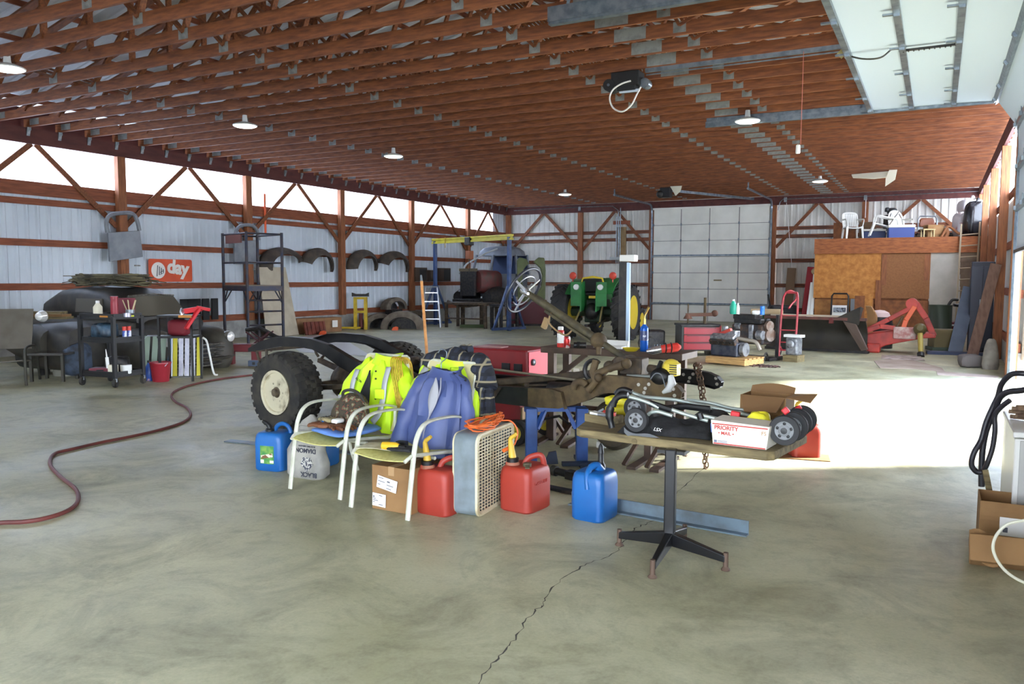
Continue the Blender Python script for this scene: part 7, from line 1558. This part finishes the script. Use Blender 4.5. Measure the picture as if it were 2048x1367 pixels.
b = MB(); b.box((0, 0, .42), (.4, .3, .84)); b.build('pedestal_box', dark, t, bev=.02); b = MB(); pillow(b, (0, 0, .95), (.3, .16, .2), 71, 8); pillow(b, (-.16, 0, 1.0), (.12, .12, .14), 72, 7); b.build('figure', blk, t, True)
t = thing('kitchen_chair', 'vinyl-backed metal kitchen chair lying behind the small stool on the loft', 'chair', loft(1853, .9), RC)
b = MB(); b.tube([(-.26, 0, .3), (-.28, 0, .62), (-.22, 0, .72), (.24, 0, .72), (.3, 0, .64), (.3, 0, .3)], .018, 8); b.tube([(.3, 0, .64), (.33, 0, .2)], .015, 6); b.build('frame', steel, t, True)
b = MB(); pillow(b, (0, .0, .52), (.46, .08, .28), 73, 8); b.build('backrest', mat('vinyl_brown', C(128, 70, 40), .5), t, True); b = MB(); pillow(b, (-.05, -.15, .28), (.5, .4, .1), 74, 8); b.build('seat', mat('vinyl_dark', C(70, 44, 36), .6), t, True)
t = thing('step_stool', 'small cream wooden stool standing at the loft edge', 'stool', loft(1855, .25), RC)
b = MB(); b.box((0, 0, .28), (.36, .22, .03)); b.build('top', mat('stool_cream', C(196, 176, 124), .6), t)
for x in (-.15, .15):
    for y in (-.08, .08): b = MB(); b.box((x, y, .13), (.03, .03, .27)); b.build('leg', MATS['stool_cream'], t)
t = thing('cardboard_carton', 'torn tan cardboard carton behind the small stool on the loft', 'box', loft(1870, .6), RC)
b = MB(); b.box((-.05, 0, .22), (.5, .3, .42)); b.build('carton', card, t, bev=.02); b = MB(); pillow(b, (.02, -.14, .26), (.4, .08, .26), 75, 8); b.build('tan_pad', mat('pad_tan', C(158, 120, 78), .8), t, True)
t = thing('bent_branch', 'brown bent wooden hoop among the clutter on the loft', 'hoop', loft(1895, .45), RC)
b = MB(); b.tube(spline([(-.2, 0, 0), (-.1, 0, .2), (0, 0, .36), (.15, 0, .3), (.3, 0, .18), (.5, 0, .12)], 5), .04, 8); b.tube(spline([(-.05, .05, 0), (.02, .05, .16), (-.02, .05, .3)], 5), .06, 8); b.build('branch', mat('branch', C(150, 98, 62), .7), t, True)
t = thing('scrap_heap', 'low dark heap of scrap along the middle of the loft', 'scrap', loft(1880, .9), RC); t['kind'] = 'stuff'
b = MB(); r_ = random.Random(12)
for k in range(40): b.box((r_.uniform(-1., 1.), r_.uniform(-.2, .5), r_.uniform(.03, .16)), (r_.uniform(.1, .5), r_.uniform(.04, .2), r_.uniform(.03, .12)), rz=r_.uniform(0, 3), rx=r_.uniform(-.4, .4), ry=r_.uniform(-.4, .4))
b.build('heap', mat('scrap_mix', C(40, 36, 34), .8, c2=C(110, 88, 66), scale=3, lo=.5, hi=.7), t)
def bag(lab, px, dy, w, h, m, seed, dz=0, cat='bag'):
    t = thing('stuffed_bag', lab, cat, loft(px, dy)+V((0, 0, dz)), RC)
    b = MB(); pillow(b, (0, 0, h/2), (w, .5, h), seed, 12); b.build('bag', m, t, True); b = MB(); b.tube([(0, 0, h*.95), (.03, 0, h+.06), (.08, .02, h+.1)], [.05, .03, .06], 8); b.build('knot', m, t, True)
pbag = mat('white_plastic_bag', C(206, 202, 204), .4, c2=C(170, 90, 96), scale=4, lo=.6, hi=.66)
bag('white plastic bag with red print at the right end of the loft', 1926, .9, .5, .8, pbag, 81)
bag('second white plastic bag on top of the stacked bags in the loft corner', 1938, 1.3, .65, .4, pbag, 82, .8)
bag('shiny black rubbish bag in the right corner of the loft', 1949, .45, .6, 1.05, mat('black_bag', C(26, 26, 30), .25, bump=.4, scale=9), 83)
t = thing('pale_board', 'long pale board leaning between the bags on the loft', 'board', loft(1945, .55), RC); b = MB(); b.box((0, 0, .5), (.2, .06, 1.0), ry=.12); b.build('board', mat('pale_board', C(176, 162, 140), .7), t)
# wooden ladder to the loft
t = thing('wooden_ladder', 'grey wooden ladder leaning against the loft edge', 'ladder', (0, 0, 0))
LYb, LYt = YR-.75, YR-.06
def lp_(px, py, k): return onY(px, py, LYb+(LYt-LYb)*k)
lm = mat('ladder_grey', C(150, 132, 106), .7)
A0, A1 = lp_(1911, 640, 0), lp_(1923, 448, 1); B0, B1 = lp_(1947, 640, 0), lp_(1960, 444, 1)
A0.z = B0.z = 0; t.location = (A0+B0)/2; o = V(t.location)
for p, q in ((A0, A1), (B0, B1)): b = MB(); b.bar(p-o, q-o, .045, .07, up=(0, 1, 0)); b.build('rail', lm, t)
for k in range(9):
    f = .1+k*.1; b = MB(); b.cyl(A0.lerp(A1, f)-o, B0.lerp(B1, f)-o, .018, n=8); b.build('rung', lm, t, True)
# ---- things against the right wall
def lean(name, lab, cat, px0, py0, px1, py1, y0, y1, w, th, m):
    p, q = onY(px0, py0, y0), onY(px1, py1, y1); p.z = 0
    t = thing(name, lab, cat, p); b = MB(); b.bar((0, 0, 0), q-p, w, th, up=(0, 1, 0)); b.build('board', m, t, bev=.004); return t
lean('long_board', 'blue-grey painted board with bare end leaning left of the dark cabinet', 'board', 1910, 700, 1940, 575, 20.0, 21.0, .28, .06, mat('board_blue', C(86, 98, 114), .6, c2=C(72, 84, 100), scale=3))
lean('long_board', 'long brown board leaning across the dark cabinet by the right wall', 'board', 1942, 722, 1992, 528, 18.3, 18.85, .2, .05, mat('board_brown', C(122, 92, 76), .7, c2=C(104, 76, 62), scale=3, stretch=(6, 6, 1)))
p = at(1958, 706); t = thing('steel_cabinet', 'tall dark navy steel cabinet against the right wall', 'cabinet', (p.x+.02, p.y+.3, 0), RC-.45)
b = MB(); b.box((0, .2, 1.0), (.46, .3, 2.0)); b.build('body', mat('cabinet_navy', C(50, 54, 66), .45, .2), t, bev=.02)
for x in (-.115, .115): b = MB(); b.box((x, .042, 1.0), (.215, .016, 1.8)); d = b.build('door', mat('cabinet_navy2', C(56, 60, 74), .4, .2), t, bev=.006); b = MB(); b.box((x*.3, .025, 1.1), (.02, .02, .14)); b.build('handle', steel, d)
p = at(1900, 710); t = thing('blue_plank', 'dark blue plank lying on the floor below the leaning boards', 'board', (p.x+.1, p.y+.2, 0), .1); b = MB(); b.box((0, 0, .03), (1.1, .3, .06)); b.build('plank', mat('plank_navy', C(54, 64, 92), .6), t)
p = at(1985, 742); t = thing('feed_sack', 'pale lumpy sack slumped against the right wall by the door jamb', 'sack', (p.x-.02, p.y+.35, 0), RC); b = MB(); b.loft([[(x, y, z) for x, y in rrect(w, d, d*.45, 5)] for z, w, d in ((0, .24, .2), (.08, .28, .22), (.28, .24, .2), (.42, .2, .16), (.52, .14, .12), (.55, .08, .06))]); b.build('sack', mat('sack_pale', C(150, 142, 130), .8, c2=C(116, 108, 100), scale=5), t, True)
p = at(1940, 735); t = thing('soft_bundle', 'small grey cloth bundle on the floor beside the pale sack', 'bundle', (p.x, p.y+.1, 0), RC); b = MB(); pillow(b, (0, 0, .12), (.4, .3, .24), 91, 8); b.build('bundle', mat('bundle_grey', C(104, 96, 92), .8), t, True)
# cardboard on the floor
for (q, lab, m) in (([(1748, 722), (1760, 736), (1830, 738), (1890, 744), (1884, 736), (1850, 726), (1800, 715)], 'large torn cardboard sheet lying flat in front of the red mower', mat('faded_card', C(168, 150, 134), .8, c2=C(146, 126, 110), scale=2)), ([(1763, 711), (1840, 712), (1850, 722), (1800, 720), (1762, 718)], 'grey wet-looking paper sheet lying on the torn cardboard', mat('wet_paper', C(190, 178, 168), .5, c2=C(120, 104, 94), scale=6, lo=.4, hi=.6)), ([(1872, 742), (1998, 752), (1996, 756), (1875, 750)], 'thin dark cardboard strip on the floor by the door jamb', mat('faded_card', C(0, 0, 0)))):
    P = [at(*p) for p in q]; o = sum(P, V((0, 0, 0)))/len(P); t = thing('cardboard_sheet', lab, 'cardboard', o)
    z0 = .01 if 'paper' in lab else .002
    b = MB(); b.prism([(p.x-o.x, p.y-o.y) for p in P], (0, 0, z0), (1, 0, 0), (0, 1, 0), (0, 0, .006)); b.build('sheet', m, t)
p = at(1530, 733); t = thing('debris_pile', 'small pile of dark wood chips on the floor in front of the pallet', 'debris', p); t['kind'] = 'stuff'
b = MB(); r_ = random.Random(8)
for k in range(70): a_ = r_.uniform(0, 6.28); d = r_.uniform(0, 1)**.7; b.box((.26*d*math.cos(a_), .17*d*math.sin(a_), .012+.02*(1-d)*r_.random()), (.05, .03, .012), rz=r_.uniform(0, 3), rx=r_.uniform(-.4, .4), ry=r_.uniform(-.4, .4))
b.build('chips', mat('chips', C(112, 82, 74), .85, c2=C(60, 46, 44), scale=12), t)
# ---- loader bucket / plow
dk = mat('plow_dark', C(64, 60, 52), .5, .3, c2=C(48, 46, 42), scale=3, lo=.35, hi=.7)
pl0, pl1 = at(1528, 697), at(1735, 708); e = pl1-pl0; L_ = e.length
t = thing('dozer_blade', 'long dark steel blade box with flared right end and board on top', 'blade', pl0, math.atan2(e.y, e.x))
b = MB(); b.surf(lambda u, v: (L_*u*.97, .0+.22*math.sin(PI*v)+.1*(1-v), .01+.72*v), 20, 10, th=.03); b.build('moldboard', dk, t, True)
b = MB(); b.box((L_*.49, .0, .74), (L_*.98, .12, .06)); b.build('top_rail', mat('rail_rust', C(104, 62, 50), .6, c2=C(70, 48, 42), scale=4), t)
b = MB(); b.box((L_*.5, .12, .03), (L_, .16, .05)); b.build('cutting_edge', dark, t)
b = MB(); b.add([(L_*.7, -.02, .76), (L_*.93, -.1, 1.02), (L_*.93, .2, .98), (L_*.92, -.1, .62), (L_*.75, -.05, .72)], [(0, 1, 2), (0, 3, 1), (0, 4, 3), (1, 3, 2)]); b.build('flared_wing', dk, t, solid=.02)
b = MB(); b.add([(L_*.78, -.06, .7), (L_*.9, -.12, .64), (L_*1.02, -.16, .12), (L_*.96, -.1, .08)], [(0, 1, 2, 3)]); b.build('side_strut', mat('strut_brown', C(92, 76, 66), .6), t, solid=.04)
b = MB(); b.box((L_*.66, -.04, .7), (.08, .1, .12)); b.build('hinge_lug', mat('old_red', C(0, 0, 0)), t)
t2_ = thing('plank_board', 'long pale plank resting on top of the dark blade', 'board', pl0+e*.42+V((0, .1, .775)), math.atan2(e.y, e.x)); b = MB(); b.box((0, .05, .015), (L_*.72, .26, .03)); b.build('plank', mat('pale_board', C(0, 0, 0)), t2_)
t2_ = thing('rolled_canvas', 'rolled tan canvas at the left end of the dark blade top', 'canvas roll', pl0+e*.08+V((-.1, .1, .775)), math.atan2(e.y, e.x)+.1); b = MB(); b.tube([(-.4, 0, .06), (-.1, 0, .07), (.3, 0, .08)], [.08, .07, .06], 12); b.build('roll', mat('canvas_tan', C(172, 150, 116), .8), t2_, True)
t2_ = thing('fender_scrap', 'tan twisted sheet scrap behind the right end of the dark blade', 'scrap', pl0+e*.93+V((0, .95, 0)), RC); b = MB(); b.surf(lambda u, v: (.0+.16*u+.1*math.sin(3*v), .1*math.sin(4*u+3*v), .5+.5*v), 6, 8, th=.02); b.box((.1, .1, .25), (.2, .2, .5)); b.build('scrap', mat('pad_tan', C(0, 0, 0)), t2_, True)
# ---- red mower / rotary implement
ir = mat('implement_red', C(186, 58, 44), .5, c2=C(140, 44, 38), scale=4)
YI = 19.4
def im(px, py, y=YI): return onY(px, py, y)
io = V((im(1790, 690).x, YI, 0)); t = thing('rotary_mower', 'red three-point mower deck with yellow drive shaft pointing at the viewer', 'mower', io)
def ibar(name, pts, w, h, m=ir, y=0.): 
    P = [im(a_, c, YI+y)-io for a_, c in pts]; b = MB()
    for i in range(len(P)-1): b.bar(P[i], P[i+1], w, h, up=(0, 1, 0))
    b.build(name, m, t, bev=.01)
ibar('top_link', [(1733, 660), (1778, 638), (1832, 610)], .1, .12); ibar('mast', [(1832, 606), (1852, 636), (1868, 672)], .12, .16, ir, .1); ibar('mast', [(1830, 612), (1812, 640), (1803, 668)], .1, .14, mat('implement_orange', C(216, 92, 44), .45), -.05)
ibar('side_arm', [(1728, 663), (1760, 652), (1790, 656), (1795, 662)], .1, .1, ir, -.1); ibar('strut', [(1792, 655), (1806, 632)], .04, .04, rust)
P = [im(a_, c)-io for a_, c in ((1728, 668), (1785, 660), (1812, 662), (1870, 668), (1872, 675), (1845, 676), (1790, 686), (1772, 690), (1750, 700), (1738, 690))]
b = MB(); b.prism([(p.x, p.z) for p in P], (0, -.1, 0), (1, 0, 0), (0, 0, 1), (0, .7, 0)); b.build('deck', ir, t, bev=.02)
b = MB(); b.box((im(1748, 702).x-io.x, 0, .1), (.26, .5, .2)); b.build('skid', ir, t, bev=.03)
b = MB(); c = im(1812, 665)-io; b.box((c.x-.02, -.14, c.z+.0), (.45, .06, .26)); b.build('gearbox_plate', mat('dusty_plate', C(170, 110, 104), .6, c2=C(200, 180, 170), scale=9), t, bev=.02)
b = MB(); c = im(1840, 658, YI-.3)-io; b.lathe([(.12, .1), (.13, .0), (.1, -.12), (.06, -.16)], 18, c, (0, 1, -.25)); b.build('shaft_guard', mat('guard_olive', C(96, 84, 48), .6), t, True)
b = MB(); d = V((im(1842, 697, YI-.75)-io)); d.z = .07; b.cyl(c, d, .055, .05); b.build('drive_shaft', mat('shaft_yellow', C(170, 150, 72), .5), t, True); b = MB(); b.cyl(d, d+(d-c).normalized()*.1, .07); b.build('yoke', dark, t, True)
b = MB(); c = im(1828, 607)-io; b.cyl(c+V((-.04, -.1, 0)), c+V((-.04, .14, 0)), .12); b.build('mast_head', ir, t, True)
for a_, lab, dx, w, h, m in ((1868, 'dark green round drum standing behind the red mower', 0, .42, .9, mat('drum_green', C(52, 62, 48), .5)),):
    q = at(a_, 700); t2_ = thing('oil_drum', lab, 'drum', (q.x+.1, q.y+1.2, 0)); b = MB(); b.lathe([(.24, 0), (.25, .02), (.25, .4), (.26, .42), (.25, .44), (.25, .98), (.26, 1.0), (.24, 1.0), (.23, .97), (.001, .97)], 22); b.build('drum', m, t2_, True)
q = at(1890, 702); t2_ = thing('tan_crate', 'low olive-tan crate on the floor right of the red mower', 'crate', (q.x-.05, q.y+.3, 0), .3); b = MB(); b.box((0, 0, .24), (.5, .4, .48)); b.build('crate', mat('crate_olive', C(112, 100, 66), .7), t2_, bev=.02); b = MB(); b.box((0, -.06, .04), (.62, .5, .08)); b.build('base', mat('crate_green', C(70, 84, 70), .7), t2_)
t2_ = thing('garden_tiller', 'small dark machine with red base and curved handle behind the mower', 'tiller', (q.x+.15, q.y+1.6, 0), RC); b = MB(); b.tube(spline([(-.1, 0, .5), (-.16, 0, .85), (-.05, 0, 1.1), (.1, 0, 1.12)], 5), .035, 8); b.tube(spline([(0, .0, 1.0), (.18, 0, .95), (.28, 0, .75), (.22, 0, .6)], 5), .035, 8); b.build('handle', dark, t2_, True); b = MB(); b.box((.05, 0, .55), (.5, .3, .1)); b.box((.05, 0, .3), (.4, .3, .4)); b.build('body', mat('tiller_red', C(96, 34, 36), .5), t2_, bev=.03); b = MB(); b.box((.05, -.16, .52), (.3, .02, .04)); b.build('white_stripe', wht, t2_)
t2_ = thing('wheel_helmet', 'white-topped dark round housing lying behind the left of the mower', 'housing', pl1+V((.1, 1.9, 0)), RC); b = MB(); b.lathe([(.3, 0), (.3, .5), (.26, .72), (.001, .76)], 20); b.build('drum', dark, t2_, True); b = MB(); b.lathe([(.24, .73), (.2, .83), (.1, .88), (.001, .89)], 18); b.build('white_dome', mat('dome_pink', C(206, 180, 172), .6), t2_, True)
# ---- red hand truck
p = at(1578, 714); t = thing('hand_truck', 'red two-wheeled hand truck standing upright behind the engines', 'hand truck', p+V((-.05, .05, 0)), RC-.55)
hr = mat('truck_red', C(178, 62, 68), .45, c2=C(150, 48, 54), scale=6)
for x in (-.16, .16):
    b = MB(); b.tube(spline([(x, -.02, .0), (x, .02, .35), (x, .1, .85), (x*.9, .16, 1.2), (x*.7, .24, 1.32)], 5), .022, 8); b.build('rail', hr, t, True)
b = MB(); b.tube(spline([(-.11, .24, 1.32), (-.04, .3, 1.36), (.06, .38, 1.3), (.06, .4, 1.18), (.0, .28, 1.08), (-.02, .14, 1.0)], 5), .02, 8); b.tube([(-.11, .24, 1.32), (.11, .24, 1.32)], .02, 8); b.build('handle', hr, t, True)
for z, y in ((.3, .02), (.55, .05), (.85, .1)): b = MB(); b.bar((-.16, y, z), (.16, y, z), .04, .02); b.build('crossbar', hr, t)
b = MB(); b.box((0, -.14, .012), (.36, .24, .015)); b.build('toe_plate', hr, t)
for x in (-.2, .2):
    b = MB(); b.lathe([(.05, -.03), (.1, -.04), (.125, -.02), (.125, .02), (.1, .04), (.05, .03)], 22, (x, .14, .126), (1, 0, 0), ring=True); w = b.build('wheel', rub, t, True)
    b = MB(); b.lathe([(.055, -.025), (.05, .0), (.02, -.03), (.001, -.03)], 18, (x, .14, .126), (1, 0, 0)); b.lathe([(.055, .025), (.05, .0), (.02, .035), (.001, .035)], 18, (x, .14, .126), (1, 0, 0)); b.build('hub', wht, w, True)
b = MB(); b.bar((-.2, .14, .126), (.2, .14, .126), .03); b.bar((-.14, .0, .2), (-.14, .14, .126), .03); b.bar((.14, .0, .2), (.14, .14, .126), .03); b.build('axle', hr, t)
# ---- engine on a pallet
palw = mat('pallet_wood', C(206, 164, 104), .7, c2=C(176, 134, 80), scale=4, stretch=(1, 8, 8))
p0, p1 = at(1414, 726), at(1492, 733); e = p1-p0; t = thing('wooden_pallet', 'small wooden pallet under the blue-black engine', 'pallet', p0, math.atan2(e.y, e.x))
L_ = e.length; D_ = .62
for k in range(5): b = MB(); b.box((L_/2, D_*k/4, .13), (L_, .1, .02)); b.build('deck_board', palw, t)
for x in (.03, L_/2, L_-.03): b = MB(); b.box((x, D_/2, .065), (.05, D_+.08, .1)); b.build('stringer', palw, t)
b = MB(); b.box((L_/2, -.05, .07), (L_, .02, .09)); b.build('front_board', palw, t)
al = mat('cast_aluminium', C(168, 170, 172), .4, .6, c2=C(110, 112, 116), scale=14); iron = mat('engine_iron', C(58, 56, 58), .5, .3, c2=C(96, 74, 58), scale=12, lo=.45, hi=.65); blu = mat('engine_navy', C(38, 44, 62), .5, .2, c2=C(70, 72, 78), scale=10)
eo = p0+e*.5+V((-.04, .3, .145)); er = math.atan2(e.y, e.x)
t = thing('engine', 'partly stripped engine with silver valve cover sitting on the pallet', 'engine', eo, er)
b = MB(); b.box((0, 0, .13), (.56, .34, .26)); b.box((0, .02, .03), (.44, .26, .06)); b.build('block', blu, t, bev=.03)
b = MB(); b.box((0, -.17, .29), (.54, .14, .1), rx=.5); b.build('cylinder_head', iron, t, bev=.01); b = MB(); b.box((-.02, -.15, .37), (.5, .15, .07), rx=.5); b.build('valve_cover', al, t, bev=.02)
b = MB()
for k in range(4): b.cyl((-.2+k*.13, -.23, .27), (-.2+k*.13, -.27, .26), .022, n=10)
b.build('exhaust_port', dark, t, True)
b = MB(); b.cyl((.3, 0, .14), (.38, 0, .14), .13); b.build('flywheel', al, t, True); b = MB(); b.box((.0, .08, .42), (.3, .2, .12)); b.cyl((-.1, .06, .44), (-.1, .06, .56), .05); b.build('intake', al, t, bev=.02)
b = MB(); b.bar((-.2, .0, .4), (.05, .02, .5), .09, .06); b.build('red_manifold', mat('manifold_red', C(196, 72, 58), .5), t, bev=.01)
b = MB(); b.cyl((-.36, .0, .24), (-.29, 0, .24), .05); b.build('yellow_cap', mat('yellow_plastic', C(0, 0, 0)), t, True)
# ---- second engine on a stand behind
q = at(1500, 722); so_ = V((q.x, q.y+.55, 0)); t = thing('engine_on_stand', 'rusty engine with fan hung on a dark engine stand behind the pallet', 'engine', so_, er)
b = MB(); b.box((-.1, 0, .5), (.7, .4, .4)); b.build('block', iron, t, bev=.04); b = MB(); b.box((-.1, -.12, .76), (.6, .16, .1)); b.box((-.1, .12, .76), (.6, .16, .1)); b.box((-.2, 0, .84), (.5, .3, .1)); b.build('valve_covers', dark, t, bev=.02)
b = MB(); b.cyl((.26, -.05, .5), (.36, -.08, .5), .13); b.cyl((.3, -.1, .68), (.36, -.12, .68), .1); b.build('pulley', mat('pulley_rust', C(120, 94, 78), .6, .3, c2=C(150, 140, 130), scale=9), t, True)
b = MB(); b.tube(spline([(-.5, -.15, .6), (-.4, -.2, .45), (-.2, -.22, .4), (.1, -.22, .36), (.2, -.2, .2)], 5), .04, 8); b.build('exhaust_manifold', mat('manifold_pale', C(176, 166, 150), .5, .3), t, True)
b = MB(); b.box((.0, -.2, .55), (.1, .08, .3)); b.build('carburetor', al, t, bev=.02); b = MB(); b.cyl((.15, -.22, .5), (.28, -.24, .5), .09); b.build('alternator', al, t, True); b = MB(); b.cyl((-.35, -.2, .66), (-.25, -.2, .66), .06); b.build('starter', al, t, True)
for x in (-.4, .45): b = MB(); b.box((x, .0, .45), (.05, .05, .9)); b.build('stand_post', dark, t)
b = MB(); b.box((.02, 0, .04), (.95, .08, .06)); b.box((-.4, 0, .04), (.06, .7, .06)); b.box((.45, 0, .04), (.06, .7, .06)); b.build('stand_base', dark, t)
b = MB(); b.lathe([(.06, -.02), (.09, 0), (.06, .02)], 14, (.38, -.3, .09), (1, 0, 0), ring=True); b.build('stand_wheel', rub, t, True)
zt2 = .89
for px_, lab, prof, m, cm in ((1466, 'teal antifreeze jug on top of the stand engine', [(.06, 0), (.07, .02), (.07, .16), (.04, .24), (.025, .27)], mat('teal_jug', C(36, 170, 140), .4), wht), (1475, 'slim white bottle beside the teal jug on the stand engine', [(.035, 0), (.037, .1), (.03, .17), (.015, .19)], wht, wht), (1524, 'small bright blue can on the right of the stand engine', [(.045, 0), (.046, .13), (.04, .14)], mat('can_blue', C(44, 120, 214), .35), mat('can_blue', C(0, 0, 0)))):
    pp = onY(px_, 640, so_.y); bottle('jug' if 'jug' in lab else 'bottle' if 'bottle' in lab else 'can', lab, V((pp.x, so_.y, zt2+.0)), prof, m, cm, .03, 'jug' if 'jug' in lab else 'bottle' if 'bottle' in lab else 'can')
pp = onY(1512, 640, so_.y); t2_ = thing('cotton_rag', 'white crumpled rag on top of the stand engine', 'rag', (pp.x, so_.y+.0, zt2)); b = MB(); pillow(b, (0, 0, .04), (.16, .14, .09), 93, 8); b.build('rag', wht, t2_, True)
t2_ = thing('gearbox', 'small grey gearbox on a wood block at the right of the stand engine', 'gearbox', so_+V((.75, -.15, 0)), er); b = MB(); b.box((0, 0, .3), (.24, .24, .34)); b.cyl((0, -.12, .34), (0, -.2, .34), .08); b.build('case', al, t2_, bev=.03); b = MB(); b.box((0, 0, .065), (.3, .3, .13)); b.build('wood_block', plank, t2_); b = MB(); b.box((0, 0, .5), (.34, .2, .05)); b.build('white_top', wht, t2_)
# ---- red tool chest with lathe parts, cardboard box
q = at(1362, 711); t = thing('tool_chest', 'red drawer tool chest with dark grey end and dusty top', 'tool chest', q, .52)
td = mat('chest_end', C(70, 70, 66), .6, c2=C(56, 56, 54), scale=5); trd = mat('chest_red', C(170, 36, 44), .45)
b = MB(); b.box((.4, .28, .36), (.8, .56, .52)); b.build('body', td, t, bev=.015)
for k in range(3): b = MB(); b.box((.42, -.006, .2+k*.16), (.74, .014, .145)); d = b.build('drawer', trd, t, bev=.004); b = MB(); b.box((.42, -.02, .26+k*.16), (.6, .02, .015)); b.build('handle', mat('chest_handle', C(100, 24, 32), .4), d)
b = MB(); b.box((.4, .28, .635), (.84, .6, .04)); b.build('top', dark, t, bev=.01); b = MB(); b.box((.82, .28, .56), (.06, .5, .16)); b.build('side_handle', trd, t, bev=.02)
for x in (.08, .72): b = MB(); b.lathe([(.02, -.02), (.05, -.02), (.05, .02), (.02, .02)], 14, (x, .06, .05), (0, 1, 0)); b.build('caster', rub, t, True)
t2_ = thing('machine_clamp', 'rusty drill-press style clamp standing on the red tool chest top', 'clamp', q+V((.25, .5, .655)), RC-.2); b = MB(); b.cyl((.1, 0, 0), (.1, 0, .55), .03); b.cyl((-.25, .0, .0), (-.25, 0, .42), .016, n=6); b.build('post', rust, t2_, True); b = MB(); b.bar((-.3, 0, .18), (.3, 0, .2), .08, .07); b.sph((.3, 0, .22), .07); b.cyl((-.25, 0, .1), (-.25, 0, .2), .1, .04); b.build('jaw', mat('jaw_rust', C(110, 74, 58), .7), t2_, True)
t2_ = thing('dark_machine', 'dark greasy gear machine on the floor left of the red tool chest', 'machine', q+V((-.75, .35, 0)), RC); b = MB(); b.box((0, 0, .3), (.5, .45, .4)); b.cyl((-.1, -.25, .2), (-.1, .2, .2), .18); b.build('housing', dark, t2_, bev=.04); b = MB()
for k in range(4): b.box((.02+k*.06, -.24, .12), (.02, .02, .16))
b.build('fins', steel, t2_)
q2 = at(1420, 712); t2_ = thing('brown_carton', 'small brown cardboard box on a dark crate between chest and pallet', 'box', (q2.x, q2.y+.55, .22), RC-.2); b = MB(); b.box((0, 0, .12), (.32, .26, .24)); b.build('carton', card, t2_, bev=.006)
t2_ = thing('low_crate', 'dark low crate under the small brown cardboard box', 'crate', (q2.x, q2.y+.55, 0), RC-.2); b = MB(); b.box((0, 0, .11), (.5, .4, .22)); b.build('crate', mat('crate_grime', C(84, 78, 66), .8), t2_, bev=.02)
# ---- behind the blade by the back wall
t2_ = thing('red_sled_board', 'tall red board leaning between the back wall and plywood room', 'board', (xl-.35, YR+.3, 0), .1); b = MB(); b.bar((0, 0, 0), (.16, .5, 2.0), .22, .05, up=(0, 1, 0)); b.build('board', mat('sled_red', C(160, 40, 52), .5), t2_, bev=.02)
t2_ = thing('white_ski_bundle', 'bundle of white boards leaning beside the red board', 'boards', (xl-.1, YR-.1, 0), .1); b = MB(); b.bar((-.1, 0, 0), (.02, .3, 1.5), .1, .06, up=(0, 1, 0)); b.bar((0.02, 0, 0), (.1, .3, 1.9), .1, .06, up=(0, 1, 0)); b.build('boards', wht, t2_, bev=.01); b = MB(); b.sph((.08, .28, 1.85), .1); b.build('end_knob', mat('knob_tan', C(170, 150, 116), .7), t2_, True)
t2_ = thing('tan_plank', 'pale tan plank leaning on the back wall right of the big door', 'plank', onY(1575, 600, YB-.6)*1, .0); t2_.location.z = 0; b = MB(); b.bar((0, 0, 0), (.05, .4, 2.0), .3, .04, up=(0, 1, 0)); b.build('plank', mat('tan_plank', C(132, 108, 82), .7), t2_)
t2_ = thing('black_mower', 'black push machine standing by the back wall behind the blade', 'machine', onY(1566, 600, 27.5)*1, RC); t2_.location.z = 0; b = MB(); b.box((0, 0, .45), (.9, .4, .6)); b.build('body', blk, t2_, bev=.08); b = MB(); b.tube([(-.4, 0, .6), (-.5, 0, 1.1)], .03, 8); b.build('handle', blk, t2_, True)
t2_ = thing('green_bin', 'dark green bin beside the right edge of the back door', 'bin', onY(1522, 630, 27.8)*1, RC); t2_.location.z = 0; b = MB(); b.box((0, 0, .22), (.5, .4, .44), taper=1.1); b.build('bin', mat('bin_green', C(34, 92, 44), .5), t2_, bev=.02)
t2_ = thing('folding_cart', 'black folding hand cart with white picture card against the plywood', 'cart', rp(1680, 640, YR-.25)*1, .0); t2_.location = (rp(1680, 640).x, YR-.3, 0); b = MB(); b.tube([(-.24, 0, .2), (-.24, .1, 1.08), (-.19, .11, 1.16), (.19, .11, 1.16), (.24, .1, 1.08), (.24, 0, .2)], .025, 8); b.build('frame', blk, t2_, True); b = MB(); b.box((0, .04, .62), (.42, .02, .36), rx=-.1); pc = b.build('picture_card', wht, t2_); b = MB(); b.box((0, .02, .66), (.36, .012, .14), rx=-.1); b.build('card_print', mat('card_print', C(150, 156, 166), .5, c2=C(60, 62, 66), scale=18, lo=.5, hi=.6), pc); b = MB(); b.box((0, -.1, .12), (.5, .3, .06)); b.build('base_plate', dark, t2_)
for x in (-.2, .2): b = MB(); b.lathe([(.03, -.02), (.1, -.02), (.1, .02), (.03, .02)], 16, (x, .03, .1), (1, 0, 0)); b.build('wheel', rub, t2_, True)
for k, (px_, w_, h_, m, lab) in enumerate(((1709, .2, 1.0, gray, 'grey board offcut leaning on the plywood room wall'), (1722, .34, 1.1, osbd, 'dark brown board leaning on the plywood room wall'), (1738, .22, 1.15, osb, 'bright yellow-brown board leaning beside the stud of the plywood room'))):
    t2_ = thing('leaning_board', lab, 'board', (rp(px_, 600).x, YR-.12, 0)); b = MB(); b.box((0, 0, h_/2), (w_, .03, h_), rx=-.04); b.build('board', m, t2_)
# ---- outdoors, seen through the open door: pale fence
fp = mat('fence_white', C(232, 230, 236), .6)
for k, (x, y) in enumerate(((6.5, 26.), (7.2, 23.), (7.9, 20.), (8.6, 17.))):
    t2_ = thing('fence_post', 'pale fence post standing outside the open vehicle door', 'post', (x, y, -.04), .2, 'fence posts outside the open door'); b = MB(); b.box((0, 0, .9), (.14, .14, 1.8)); b.build('post', fp, t2_)
